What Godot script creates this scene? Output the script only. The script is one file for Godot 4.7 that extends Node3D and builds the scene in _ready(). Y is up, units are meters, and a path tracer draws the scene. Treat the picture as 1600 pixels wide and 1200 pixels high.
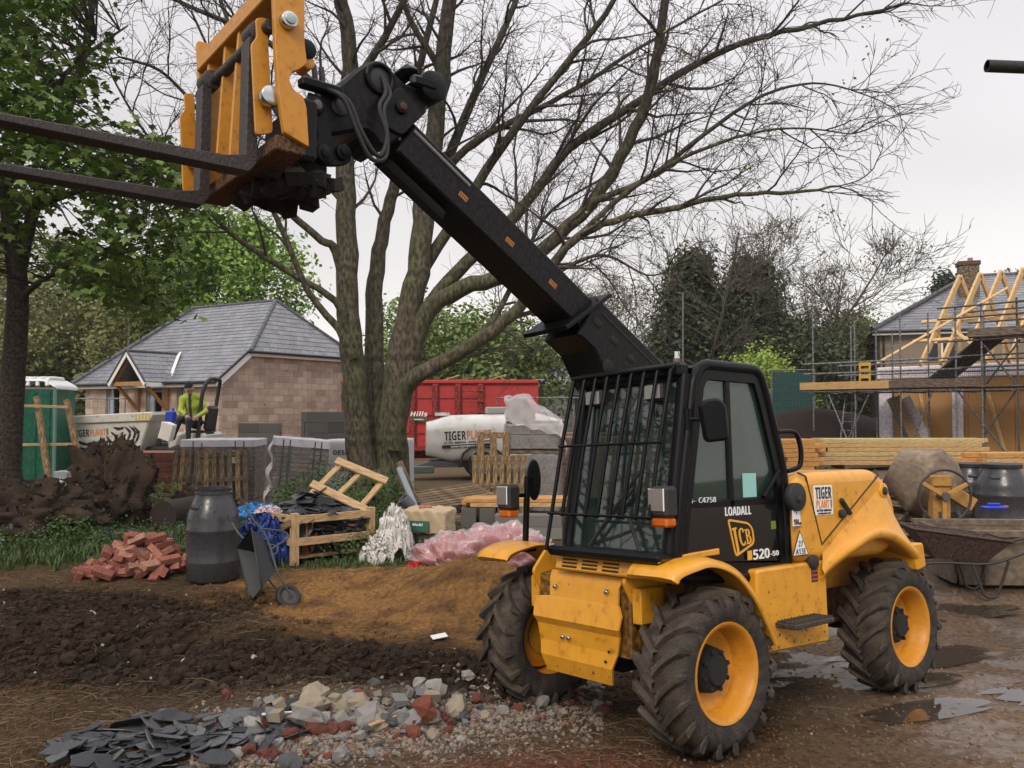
extends Node3D

const FPX := 1340.0
const PITCH := 1.7
const EYE := Vector3(0, 1.65, 0)

# ---------------------------------------------------------------- mesh builder
class MB:
	var v := PackedVector3Array()
	var n := PackedVector3Array()
	var c := PackedColorArray()
	var ix := PackedInt32Array()
	var col := Color.WHITE
	var xf := Transform3D.IDENTITY

	func tri(a: Vector3, b: Vector3, d: Vector3) -> void:
		a = xf * a; b = xf * b; d = xf * d
		var m := (b - a).cross(d - a).normalized()
		var i := v.size()
		v.append(a); v.append(d); v.append(b)
		for k in 3:
			n.append(m); c.append(col); ix.append(i + k)

	func quad(a: Vector3, b: Vector3, d: Vector3, e: Vector3) -> void:
		a = xf * a; b = xf * b; d = xf * d; e = xf * e
		var m := (d - a).cross(e - b).normalized()
		var i := v.size()
		v.append(a); v.append(b); v.append(d); v.append(e)
		for k in 4:
			n.append(m); c.append(col)
		ix.append_array(PackedInt32Array([i, i + 2, i + 1, i, i + 3, i + 2]))

	func quado(a: Vector3, b: Vector3, d: Vector3, e: Vector3, out: Vector3) -> void:
		if (d - a).cross(e - b).dot(out) < 0:
			quad(e, d, b, a)
		else:
			quad(a, b, d, e)

	func trio(a: Vector3, b: Vector3, d: Vector3, out: Vector3) -> void:
		if (b - a).cross(d - a).dot(out) < 0:
			tri(d, b, a)
		else:
			tri(a, b, d)

	func box(ctr: Vector3, size: Vector3, bev := 0.0) -> void:
		var h := size / 2
		for ax in 3:
			var u := (ax + 1) % 3
			var w := (ax + 2) % 3
			for s in [-1, 1]:
				var q := []
				for k in [[-1, -1], [1, -1], [1, 1], [-1, 1]]:
					var pt := Vector3.ZERO
					pt[ax] = s * h[ax]; pt[u] = k[0] * (h[u] - bev); pt[w] = k[1] * (h[w] - bev)
					q.append(ctr + pt)
				if s > 0:
					quad(q[0], q[1], q[2], q[3])
				else:
					quad(q[3], q[2], q[1], q[0])
			if bev > 0:
				for su in [-1, 1]:
					for sw in [-1, 1]:
						var a := Vector3.ZERO
						a[ax] = -(h[ax] - bev); a[u] = su * h[u]; a[w] = sw * (h[w] - bev)
						var b := a
						b[u] = su * (h[u] - bev); b[w] = sw * h[w]
						var d := b
						d[ax] = -b[ax]
						var e := a
						e[ax] = -a[ax]
						var out := Vector3.ZERO
						out[u] = su; out[w] = sw
						quado(ctr + a, ctr + b, ctr + d, ctr + e, out)
		if bev > 0:
			for sx in [-1, 1]:
				for sy in [-1, 1]:
					for sz in [-1, 1]:
						var s := Vector3(sx, sy, sz)
						var k := (h - Vector3.ONE * bev) * s
						trio(ctr + k + Vector3(sx * bev, 0, 0), ctr + k + Vector3(0, sy * bev, 0), ctr + k + Vector3(0, 0, sz * bev), s)

	# an uneven lump with eight corners
	func chunk(ctr: Vector3, size: Vector3, b: Basis, rng: RandomNumberGenerator, jit := 0.25) -> void:
		var q := []
		for i in 8:
			var s := Vector3((i & 1) * 2 - 1, ((i >> 1) & 1) * 2 - 1, ((i >> 2) & 1) * 2 - 1) * size / 2
			s *= Vector3(1 - rng.randf() * jit, 1 - rng.randf() * jit, 1 - rng.randf() * jit)
			q.append(ctr + b * s)
		for f in [[0, 2, 3, 1], [4, 5, 7, 6], [0, 1, 5, 4], [2, 6, 7, 3], [0, 4, 6, 2], [1, 3, 7, 5]]:
			var mid: Vector3 = (q[f[0]] + q[f[1]] + q[f[2]] + q[f[3]]) / 4 - ctr
			quado(q[f[0]], q[f[1]], q[f[2]], q[f[3]], mid)

	# rows of points joined smoothly; wrap joins the last column to the first
	func grid(rows: Array, wrap := false, flip := false) -> void:
		var nr := rows.size()
		var nc: int = rows[0].size()
		var i0 := v.size()
		for r in nr:
			var up: PackedVector3Array = rows[mini(r + 1, nr - 1)]
			var dn: PackedVector3Array = rows[maxi(r - 1, 0)]
			var me: PackedVector3Array = rows[r]
			for k in nc:
				var kr := k + 1
				var kl := k - 1
				if wrap:
					kr = (k + 1) % nc; kl = (k + nc - 1) % nc
				else:
					kr = mini(kr, nc - 1); kl = maxi(kl, 0)
				var m := (me[kr] - me[kl]).cross(up[k] - dn[k])
				if m.length_squared() < 1e-16:
					m = (me[kr] - me[kl]).cross(me[k] - dn[k] + (up[k] - me[k]) * 0.5 + Vector3(1e-5, 2e-5, 1e-5))
				m = m.normalized() * (-1.0 if flip else 1.0)
				v.append(xf * me[k])
				n.append((xf.basis * m).normalized())
				c.append(col)
		var last := nc if wrap else nc - 1
		for r in nr - 1:
			for k in last:
				var a := i0 + r * nc + k
				var b := i0 + r * nc + (k + 1) % nc
				var d := b + nc
				var e := a + nc
				if flip:
					ix.append_array(PackedInt32Array([a, b, d, a, d, e]))
				else:
					ix.append_array(PackedInt32Array([a, d, b, a, e, d]))

	func tube(pts: Array, rad: Array, sides := 6, caps := true) -> void:
		var rows := []
		var t0: Vector3 = (pts[1] - pts[0]).normalized()
		var x := t0.cross(Vector3.UP if absf(t0.y) < 0.9 else Vector3.RIGHT).normalized()
		var m := pts.size()
		for i in m:
			var a: Vector3 = pts[maxi(i - 1, 0)]
			var b: Vector3 = pts[mini(i + 1, m - 1)]
			var t := (b - a).normalized()
			x = (x - t * x.dot(t)).normalized()
			var y := t.cross(x)
			var ring := PackedVector3Array()
			var r: float = rad[mini(i, rad.size() - 1)]
			for k in sides:
				var an := TAU * k / sides
				ring.append(pts[i] + (x * cos(an) + y * sin(an)) * r)
			rows.append(ring)
		grid(rows, true, false)
		if caps:
			for e in [0, m - 1]:
				var ring: PackedVector3Array = rows[e]
				var out: Vector3 = (pts[0] - pts[1]) if e == 0 else (pts[m - 1] - pts[m - 2])
				for k in range(1, sides - 1):
					trio(ring[0], ring[k], ring[k + 1], out)

	# profile of (radius, height) turned round the y axis
	func lathe(prof: Array, seg := 24, a0 := 0.0, a1 := TAU) -> void:
		var m := prof.size()
		var ns := []
		for i in m - 1:
			var d: Vector2 = prof[i + 1] - prof[i]
			ns.append(Vector2(d.y, -d.x).normalized())
		for i in m - 1:
			var na: Vector2 = ns[i]
			var nb: Vector2 = ns[i]
			if i > 0 and ns[i].dot(ns[i - 1]) > 0.6:
				na = (ns[i] + ns[i - 1]).normalized()
			if i < m - 2 and ns[i].dot(ns[i + 1]) > 0.6:
				nb = (ns[i] + ns[i + 1]).normalized()
			var i0 := v.size()
			for k in seg + 1:
				var an := a0 + (a1 - a0) * k / seg
				var dx := cos(an)
				var dz := sin(an)
				for e in 2:
					var q: Vector2 = prof[i + e]
					var nn := nb if e else na
					v.append(xf * Vector3(q.x * dx, q.y, q.x * dz))
					n.append((xf.basis * Vector3(nn.x * dx, nn.y, nn.x * dz)).normalized())
					c.append(col)
			for k in seg:
				var a := i0 + k * 2
				ix.append_array(PackedInt32Array([a, a + 3, a + 1, a, a + 2, a + 3]))

	func inset(poly: PackedVector2Array, d: float) -> PackedVector2Array:
		var o := PackedVector2Array()
		var m := poly.size()
		for i in m:
			var e0 := (poly[i] - poly[(i + m - 1) % m]).normalized()
			var e1 := (poly[(i + 1) % m] - poly[i]).normalized()
			var n0 := Vector2(-e0.y, e0.x)
			var n1 := Vector2(-e1.y, e1.x)
			var s := (n0 + n1).normalized()
			o.append(poly[i] + s * d / maxf(0.4, s.dot(n0)))
		return o

	func ccw(poly: PackedVector2Array) -> PackedVector2Array:
		if Geometry2D.is_polygon_clockwise(poly):
			var q := poly.duplicate()
			q.reverse()
			return q
		return poly

	# outline in x, y pulled along z
	func prism(poly_: PackedVector2Array, z0: float, z1: float, bev := 0.0) -> void:
		var poly := poly_.duplicate()
		var area := 0.0
		for i in poly.size():
			var a := poly[i]
			var b := poly[(i + 1) % poly.size()]
			area += a.x * b.y - a.y * b.x
		if area < 0:
			poly.reverse()
		var inn := inset(poly, bev) if bev > 0 else poly
		var t := Geometry2D.triangulate_polygon(inn)
		for e in [[z0, -1], [z1, 1]]:
			for i in t.size() / 3:
				var a := inn[t[i * 3]]
				var b := inn[t[i * 3 + 1]]
				var d := inn[t[i * 3 + 2]]
				trio(Vector3(a.x, a.y, e[0]), Vector3(b.x, b.y, e[0]), Vector3(d.x, d.y, e[0]), Vector3(0, 0, e[1]))
		var m := poly.size()
		for i in m:
			var a := poly[i]
			var b := poly[(i + 1) % m]
			quad(Vector3(a.x, a.y, z0 + bev), Vector3(b.x, b.y, z0 + bev), Vector3(b.x, b.y, z1 - bev), Vector3(a.x, a.y, z1 - bev))
			if bev > 0:
				var ai := inn[i]
				var bi := inn[(i + 1) % m]
				quad(Vector3(a.x, a.y, z1 - bev), Vector3(b.x, b.y, z1 - bev), Vector3(bi.x, bi.y, z1), Vector3(ai.x, ai.y, z1))
				quad(Vector3(ai.x, ai.y, z0), Vector3(bi.x, bi.y, z0), Vector3(b.x, b.y, z0 + bev), Vector3(a.x, a.y, z0 + bev))

	# like prism, with edges rounded to radius r
	func pillow(poly_: PackedVector2Array, z0: float, z1: float, r: float, steps := 5) -> void:
		var poly := ccw(poly_)
		var rows := []
		for s in 2:
			for k in steps + 1:
				var a := PI / 2 * (k if s == 0 else steps - k) / steps
				var row := PackedVector3Array()
				for p in inset(poly, r * (1 - sin(a))): row.append(Vector3(p.x, p.y, z0 + r * (1 - cos(a)) if s == 0 else z1 - r * (1 - cos(a))))
				rows.append(row)
		grid(rows, true, false)
		var t := Geometry2D.triangulate_polygon(inset(poly, r))
		var q := inset(poly, r)
		for e in [[z0, -1], [z1, 1]]:
			for i in t.size() / 3:
				trio(Vector3(q[t[i * 3]].x, q[t[i * 3]].y, e[0]), Vector3(q[t[i * 3 + 1]].x, q[t[i * 3 + 1]].y, e[0]), Vector3(q[t[i * 3 + 2]].x, q[t[i * 3 + 2]].y, e[0]), Vector3(0, 0, e[1]))

	# a frame of the given width round an outline
	func ring(poly: PackedVector2Array, width: float, z0: float, z1: float) -> void:
		var p := ccw(poly)
		var q := inset(p, width)
		var m := p.size()
		for i in m:
			var j := (i + 1) % m
			quad(Vector3(p[i].x, p[i].y, z1), Vector3(p[j].x, p[j].y, z1), Vector3(q[j].x, q[j].y, z1), Vector3(q[i].x, q[i].y, z1))
			quad(Vector3(q[i].x, q[i].y, z0), Vector3(q[j].x, q[j].y, z0), Vector3(p[j].x, p[j].y, z0), Vector3(p[i].x, p[i].y, z0))
			quad(Vector3(p[i].x, p[i].y, z0), Vector3(p[j].x, p[j].y, z0), Vector3(p[j].x, p[j].y, z1), Vector3(p[i].x, p[i].y, z1))
			quad(Vector3(q[j].x, q[j].y, z0), Vector3(q[i].x, q[i].y, z0), Vector3(q[i].x, q[i].y, z1), Vector3(q[j].x, q[j].y, z1))

	func mesh() -> ArrayMesh:
		var a := []
		a.resize(Mesh.ARRAY_MAX)
		a[Mesh.ARRAY_VERTEX] = v
		a[Mesh.ARRAY_NORMAL] = n
		a[Mesh.ARRAY_COLOR] = c
		a[Mesh.ARRAY_INDEX] = ix
		var m := ArrayMesh.new()
		if v.size() > 2:
			m.add_surface_from_arrays(Mesh.PRIMITIVE_TRIANGLES, a)
		return m

# ---------------------------------------------------------------- helpers
func lin(r: float, g: float, b: float) -> Color:
	return Color(r, g, b)

func rg(s: int) -> RandomNumberGenerator:
	var r := RandomNumberGenerator.new()
	r.seed = s
	return r

func rounded(pts: Array, r: float, seg := 4) -> PackedVector2Array:
	var o := PackedVector2Array()
	var m := pts.size()
	for i in m:
		var a: Vector2 = pts[(i + m - 1) % m]
		var p: Vector2 = pts[i]
		var b: Vector2 = pts[(i + 1) % m]
		var k := minf(r, minf(p.distance_to(a), p.distance_to(b)) * 0.45)
		var s := p + (a - p).normalized() * k
		var e := p + (b - p).normalized() * k
		for j in seg + 1:
			var t := float(j) / seg
			o.append(s.lerp(p, t).lerp(p.lerp(e, t), t))
	return o

func smooth_path(pts: Array, sub := 4) -> Array:
	var o := []
	var m := pts.size()
	for i in m - 1:
		var p0 = pts[maxi(i - 1, 0)]
		var p1 = pts[i]
		var p2 = pts[i + 1]
		var p3 = pts[mini(i + 2, m - 1)]
		for k in sub:
			o.append(p1.cubic_interpolate(p2, p0, p3, float(k) / sub))
	o.append(pts[m - 1])
	return o

var texs := {}
func tex(kind: String) -> NoiseTexture2D:
	if texs.has(kind):
		return texs[kind]
	var t := NoiseTexture2D.new()
	t.width = 512; t.height = 512; t.seamless = true; t.seamless_blend_skirt = 0.3
	var f := FastNoiseLite.new()
	f.noise_type = FastNoiseLite.TYPE_SIMPLEX_SMOOTH
	f.fractal_octaves = 5
	f.seed = kind.hash() % 1000
	var g := Gradient.new()
	var lo := 0.6
	match kind:
		"mottle":
			f.frequency = 0.012
			g.offsets = [0.15, 0.85]; g.colors = [Color(.72, .72, .72), Color.WHITE]
		"strong":
			f.frequency = 0.016
			g.offsets = [0.2, 0.8]; g.colors = [Color(.42, .41, .4), Color.WHITE]
		"grime":
			f.frequency = 0.01
			g.offsets = [0.0, 0.16, 0.30, 1.0]; g.colors = [Color(.66, .60, .55), Color(.86, .83, .80), Color(.95, .94, .93), Color.WHITE]
		"soft":
			f.frequency = 0.008
			f.fractal_octaves = 2
			g.offsets = [0.1, 0.9]; g.colors = [Color(.84, .83, .82), Color.WHITE]
		"fine":
			f.frequency = 0.06
			g.offsets = [0.15, 0.85]; g.colors = [Color(.6, .6, .6), Color.WHITE]
		"soil":
			f.frequency = 0.035
			f.fractal_octaves = 6
			f.fractal_gain = 0.65
			g.offsets = [0.15, 0.5, 0.9]; g.colors = [Color(.58, .57, .56), Color(.80, .79, .78), Color.WHITE]
		"cell":
			f.noise_type = FastNoiseLite.TYPE_CELLULAR
			f.frequency = 0.03
			g.offsets = [0.0, 1.0]; g.colors = [Color(.5, .5, .5), Color.WHITE]
		"rough":
			f.frequency = 0.02
			g.offsets = [0.25, 0.75]; g.colors = [Color(.3, .3, .3), Color.WHITE]
		"wetmud":
			f.frequency = 0.008
			g.offsets = [0.38, 0.58]; g.colors = [Color(.28, .28, .28), Color.WHITE]
		"bump":
			f.frequency = 0.03
			g.offsets = [0.0, 1.0]; g.colors = [Color.BLACK, Color.WHITE]
	t.noise = f
	t.color_ramp = g
	texs[kind] = t
	return t

var mats := {}
# a base colour in linear values; o: tex, s (triplanar scale), bump (cm), bs, metal, coat, vc, alpha, back, rim
func mat(key: String, col := Color.WHITE, rough := 0.8, o := {}) -> StandardMaterial3D:
	if mats.has(key):
		return mats[key]
	var m := StandardMaterial3D.new()
	m.resource_name = key
	m.albedo_color = Color(col.r, col.g, col.b).linear_to_srgb()
	m.roughness = rough
	m.metallic = o.get("metal", 0.0)
	m.vertex_color_use_as_albedo = o.get("vc", false)
	if o.has("tex"):
		m.albedo_texture = tex(o.tex)
	if o.has("rtex"):
		m.roughness_texture = tex(o.rtex)
	if o.has("bump"):
		m.heightmap_enabled = true
		m.heightmap_texture = tex(o.get("btex", "bump"))
		m.heightmap_scale = o.bump
	if o.has("tex") or o.has("bump") or o.has("rtex"):
		m.uv1_triplanar = true
		m.uv1_world_triplanar = o.get("world", false)
		var s = o.get("s", 1.0)
		m.uv1_scale = s if s is Vector3 else Vector3(s, s, s)
	if o.has("coat"):
		m.clearcoat_enabled = true
		m.clearcoat = o.coat
		m.clearcoat_roughness = 0.15
	if o.has("back"):
		m.backlight_enabled = true
		m.backlight = o.back.linear_to_srgb()
	if o.has("rim"):
		m.rim_enabled = true
		m.rim = o.rim
	if o.has("alpha"):
		m.transparency = BaseMaterial3D.TRANSPARENCY_ALPHA
		m.albedo_color.a = o.alpha
	if o.has("spec"):
		m.metallic_specular = o.spec
	mats[key] = m
	return m

func put(mesh: Mesh, called: String, m: Material, parent: Node = self, at := Transform3D.IDENTITY) -> MeshInstance3D:
	var o := MeshInstance3D.new()
	o.name = called
	o.mesh = mesh
	o.material_override = m
	parent.add_child(o, true)
	o.transform = at
	return o

func thing(called: String, label: String, category: String, at := Transform3D.IDENTITY, group := "") -> Node3D:
	var o := Node3D.new()
	o.name = called
	add_child(o, true)
	o.transform = at
	return tag(o, label, category, group)

func tag(o: Node3D, label: String, category: String, group := "", kind := "") -> Node3D:
	if label: o.set_meta("label", label)
	if category: o.set_meta("category", category)
	if group: o.set_meta("group", group)
	if kind: o.set_meta("kind", kind)
	return o

func copy(o: Node3D, label: String, at: Transform3D) -> Node3D:
	var r: Node3D = o.duplicate()
	r.name = String(o.name).rstrip("0123456789_")
	add_child(r, true)
	r.transform = at
	if label: r.set_meta("label", label)
	return r

func stuff(o: Node3D) -> Node3D:
	o.set_meta("kind", "stuff")
	return o

# a pixel of the 1600-wide photograph and a distance give a place in the world (used to survey the site)
func at(px: float, py: float, d: float) -> Vector3:
	var p := deg_to_rad(PITCH)
	var y := (600.0 - py) / FPX * d
	return EYE + Vector3((px - 800.0) / FPX * d, y * cos(p) + d * sin(p), y * sin(p) - d * cos(p))

func on_ground(px: float, d: float) -> Vector3:
	var q := at(px, 640, d)
	return Vector3(q.x, gh(q.x, q.z), q.z)

func yaw(pos: Vector3, deg: float) -> Transform3D:
	return Transform3D(Basis(Vector3.UP, deg_to_rad(deg)), pos)

func aim(y: Vector3) -> Basis:
	y = y.normalized()
	var x := y.cross(Vector3.BACK if absf(y.z) < .9 else Vector3.UP).normalized()
	return Basis(x, y, x.cross(y))

var boxes := {}
func box_mesh(s: Vector3, bev := 0.004) -> ArrayMesh:
	var k := "%.3f %.3f %.3f %.3f" % [s.x, s.y, s.z, bev]
	if not boxes.has(k):
		var b := MB.new()
		b.box(Vector3.ZERO, s, bev)
		boxes[k] = b.mesh()
	return boxes[k]

# a straight board from a to b: its length runs along its own x; w across (side), t thick (towards up)
func board(parent: Node, called: String, a: Vector3, b: Vector3, w: float, t: float, m: Material, up := Vector3.UP) -> MeshInstance3D:
	var x := (b - a).normalized()
	var z := x.cross(up).normalized()
	var y := z.cross(x)
	return put(box_mesh(Vector3(a.distance_to(b), t, w)), called, m, parent, Transform3D(Basis(x, y, z), (a + b) / 2))

var rods := {}
func pole(parent: Node, called: String, a: Vector3, b: Vector3, r: float, m: Material, sides := 8) -> MeshInstance3D:
	var l := a.distance_to(b)
	var k := "%.3f %.4f %d" % [l, r, sides]
	if not rods.has(k):
		var q := MB.new()
		q.tube([Vector3(-l / 2, 0, 0), Vector3(l / 2, 0, 0)], [r], sides)
		rods[k] = q.mesh()
	var x := (b - a).normalized()
	var z := x.cross(Vector3.UP if absf(x.y) < 0.95 else Vector3.RIGHT).normalized()
	return put(rods[k], called, m, parent, Transform3D(Basis(x, z.cross(x), z), (a + b) / 2))

# raised or printed lettering, its middle at the transform, facing +z, h = height of capitals
func letters(parent: Node, called: String, s: String, h: float, m: Material, t: Transform3D, width := 0.0, bold := true, shear := 0.0, serif := false, depth := 0.003) -> MeshInstance3D:
	var tm := TextMesh.new()
	var f := SystemFont.new()
	f.font_names = PackedStringArray(["Droid Serif" if serif else "Droid Sans"])
	f.font_weight = 700 if bold else 400
	tm.font = f
	tm.text = s
	tm.font_size = 64
	tm.pixel_size = 0.01
	tm.depth = depth / (h / 0.46)
	var box := tm.get_aabb()
	var k := h / 0.46
	var kx := k if width <= 0 else width / maxf(box.size.x, 0.01)
	var b := Basis(Vector3(kx, 0, 0), Vector3(shear * k, k, 0), Vector3(0, 0, k))
	return put(tm, called, m, parent, t * Transform3D(b, Vector3.ZERO))

# ---------------------------------------------------------------- the lie of the land
var nz1 := FastNoiseLite.new()
var nz2 := FastNoiseLite.new()

func gauss(x: float, d: float, cx: float, cd: float, rx: float, rd: float) -> float:
	var a := (x - cx) / rx
	var b := (d - cd) / rd
	return exp(-(a * a + b * b))

func gbase(x: float, z: float) -> float:
	var d := -z
	var near := -0.27 - 0.03 * clampf(x - 0.7, -3.0, 4.0)
	var far := 0.05 + 0.3 * smoothstep(3.0, 12.0, x) * smoothstep(14.0, 26.0, d)
	var y := lerpf(near, far, smoothstep(6.5, 15.0, d))
	var pl := -0.345 + 0.0137 * (x - 1.45) + 0.0697 * (z + 6.03) * (1.0 if z > -8.0 else 0.5)
	return lerpf(y, pl, exp(-pow(Vector2((x - 1.3) / 2.0, (d - 5.8) / 1.9).length(), 4.0)))

func gh(x: float, z: float) -> float:
	var d := -z
	var y := gbase(x, z)
	if d < 1.0 or d > 60.0 or absf(x) > 40.0:
		return y
	# heap of sand beside the machine, a shallow scrape in front of it
	y += 0.46 * gauss(x, d, -0.30, 8.2, 0.6, 0.65) + 0.16 * gauss(x, d, -1.2, 8.9, 0.9, 0.5) - 0.08 * gauss(x, d, -1.6, 7.9, 0.8, 0.5)
	# dug dark earth at the left
	var dug := dark_earth(x, d)
	y += 0.13 * gauss(x, d, -3.6, 6.6, 1.0, 0.5) + 0.12 * gauss(x, d, -2.2, 7.0, 0.6, 0.4) + 0.07 * gauss(x, d, -0.9, 6.5, 0.7, 0.2)
	# tipped rubble lies on a low ridge
	y += 0.13 * gauss(x, d, -.75, 5.45, .75, .30) + 0.05 * gauss(x, d, -1.5, 4.95, .9, .3)
	# spoil heap at the back right
	y += 1.25 * gauss(x, d, 9.2, 27.5, 2.6, 2.2) + 0.9 * gauss(x, d, 11.8, 29.5, 2.6, 2.0)
	var near := clampf((14.0 - d) / 8.0, 0.0, 1.0)
	var rough := 0.03 + 0.05 * dug + 0.03 * smoothstep(2.0, 3.5, x)
	var n := nz1.get_noise_2d(x * 100, z * 100)
	y += rough * n * (0.15 + 0.85 * near)
	if d < 16.0:
		y += (0.012 + 0.035 * dug + 0.03 * sandy(x, d)) * nz2.get_noise_2d(x * 100, z * 100) * near
		# tyre ruts on the wet ground at the right
		var rut := smoothstep(2.6, 4.0, x) * (1.0 - smoothstep(9.0, 11.0, d))
		y += rut * 0.035 * sin((d + 0.35 * x) * 6.0 + 2.0 * n) * (0.5 + 0.5 * n)
	return y

func dark_earth(x: float, d: float) -> float:
	var e := nz1.get_noise_2d(x * 60 + 500, d * 60) * 0.5
	var a := smoothstep(1.25, 0.75, Vector2((x + 4.0) / 2.3, (d - 7.0) / 1.5).length() + e)
	var b := smoothstep(1.25, 0.7, Vector2((x + 1.4) / 1.9, (d - 6.3) / 0.75).length() + e)
	return maxf(a, b)

func sandy(x: float, d: float) -> float:
	var e := nz1.get_noise_2d(x * 70 - 300, d * 70) * 0.45
	return smoothstep(1.2, 0.75, Vector2((x + 1.25) / 1.75, (d - 8.3) / 1.35).length() + e)

func grassy(x: float, d: float) -> float:
	var e := nz1.get_noise_2d(x * 50, d * 50 + 900) * 0.6
	var a := smoothstep(1.2, 0.8, Vector2((x + 4.3) / 3.4, (d - 11.6) / 2.0).length() + e)
	var b := smoothstep(1.2, 0.8, Vector2((x + 1.5) / 1.3, (d - 9.9) / 0.55).length() + e)
	var f := smoothstep(34.0, 40.0, d) 
	return maxf(maxf(a, b), f)

func gcol(x: float, z: float) -> Color:
	var d := -z
	var n := nz1.get_noise_2d(x * 30 + 77, z * 30)
	var base := lin(.075, .046, .026).lerp(lin(.125, .078, .042), clampf(0.5 + n, 0, 1))
	var mud := lin(.25, .18, .125).lerp(lin(.15, .10, .066), clampf(0.5 + 1.4 * n, 0, 1))
	var c := base.lerp(mud, smoothstep(1.2, 3.0, x + 0.4 * n) * (1.0 - 0.5 * smoothstep(12.0, 30.0, d)))
	c = c.lerp(lin(.22, .16, .09), 0.75 * smoothstep(12.5, 16.0, d) * (1.0 - smoothstep(30.0, 38.0, d)))
	c = c.lerp(lin(.31, .165, .058).lerp(lin(.16, .085, .035), smoothstep(-.1, .5, nz1.get_noise_2d(x * 160, d * 260 + 40))), sandy(x, d))
	c = c.lerp(lin(.027, .019, .013), 0.94 * dark_earth(x, d))
	c = c.lerp(lin(.05, .075, .02), 0.8 * grassy(x, d))
	# brick dust and grit where the rubble was tipped
	c = c.lerp(lin(.19, .052, .03), 0.95 * gauss(x, d, 0.15, 4.45, 0.7, 0.45))
	c = c.lerp(lin(.21, .19, .165), 0.7 * gauss(x, d, -0.75, 5.1, 0.9, 0.5))
	c = c.lerp(lin(.034, .023, .016), minf(1.0, 1.8 * (gauss(x, d, 9.2, 26.6, 3.2, 3.6) + gauss(x, d, 11.8, 29.0, 3.0, 3.0))))
	return c

func build_ground() -> void:
	var xs := PackedFloat32Array()
	var zs := PackedFloat32Array()
	var x := 0.0
	var st := 0.04
	while x < 420.0:
		xs.append(x)
		if x > 6.5: st *= 1.08
		x += st
	var full := PackedFloat32Array()
	for i in range(xs.size() - 1, 0, -1): full.append(-xs[i])
	full.append_array(xs)
	var d := 2.6
	st = 0.03
	var back := -30.0
	while back < 2.5:
		zs.append(back)
		back += maxf(0.12, (2.6 - back) * 0.28)
	while d < 700.0:
		zs.append(d)
		if d > 7.0: st *= 1.012
		if d > 17.0: st *= 1.05
		d += st
	var nx := full.size()
	var nzr := zs.size()
	var v := PackedVector3Array()
	var n := PackedVector3Array()
	var c := PackedColorArray()
	v.resize(nx * nzr); n.resize(nx * nzr); c.resize(nx * nzr)
	for j in nzr:
		for i in nx:
			v[j * nx + i] = Vector3(full[i], gh(full[i], -zs[j]), -zs[j])
			c[j * nx + i] = gcol(full[i], -zs[j])
	for j in nzr:
		for i in nx:
			var a := v[j * nx + mini(i + 1, nx - 1)] - v[j * nx + maxi(i - 1, 0)]
			var b := v[mini(j + 1, nzr - 1) * nx + i] - v[maxi(j - 1, 0) * nx + i]
			n[j * nx + i] = a.cross(b).normalized()
	var ix := PackedInt32Array()
	var wet := PackedInt32Array()
	for j in nzr - 1:
		for i in nx - 1:
			var a := j * nx + i
			var q := PackedInt32Array([a, a + nx, a + nx + 1, a, a + nx + 1, a + 1])
			if full[i] > 1.4 and zs[j] < 11.0 and zs[j] > 3.0 and full[i] < 9.0 and nz1.get_noise_2d(full[i] * 90, zs[j] * 190) + nz2.get_noise_2d(full[i] * 60, zs[j] * 60) * .25 > .10 - .10 * (full[i] - 1.4):
				wet.append_array(q)
			else:
				ix.append_array(q)
	var arr := []
	arr.resize(Mesh.ARRAY_MAX)
	arr[Mesh.ARRAY_VERTEX] = v; arr[Mesh.ARRAY_NORMAL] = n; arr[Mesh.ARRAY_COLOR] = c; arr[Mesh.ARRAY_INDEX] = ix
	var m := ArrayMesh.new()
	m.add_surface_from_arrays(Mesh.PRIMITIVE_TRIANGLES, arr)
	arr[Mesh.ARRAY_INDEX] = wet
	m.add_surface_from_arrays(Mesh.PRIMITIVE_TRIANGLES, arr)
	m.surface_set_material(1, mat("wet_earth", lin(.85, .83, .82), .34, {"tex": "soil", "s": .9, "vc": true, "bump": .5, "spec": .5, "world": true}))
	m.surface_set_material(0, mat("earth", Color.WHITE, 1.0, {"tex": "soil", "s": .9, "vc": true, "bump": .8, "btex": "soil", "spec": .3, "world": true}))
	var g := put(m, "ground", null)
	g.set_meta("kind", "structure")

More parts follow.
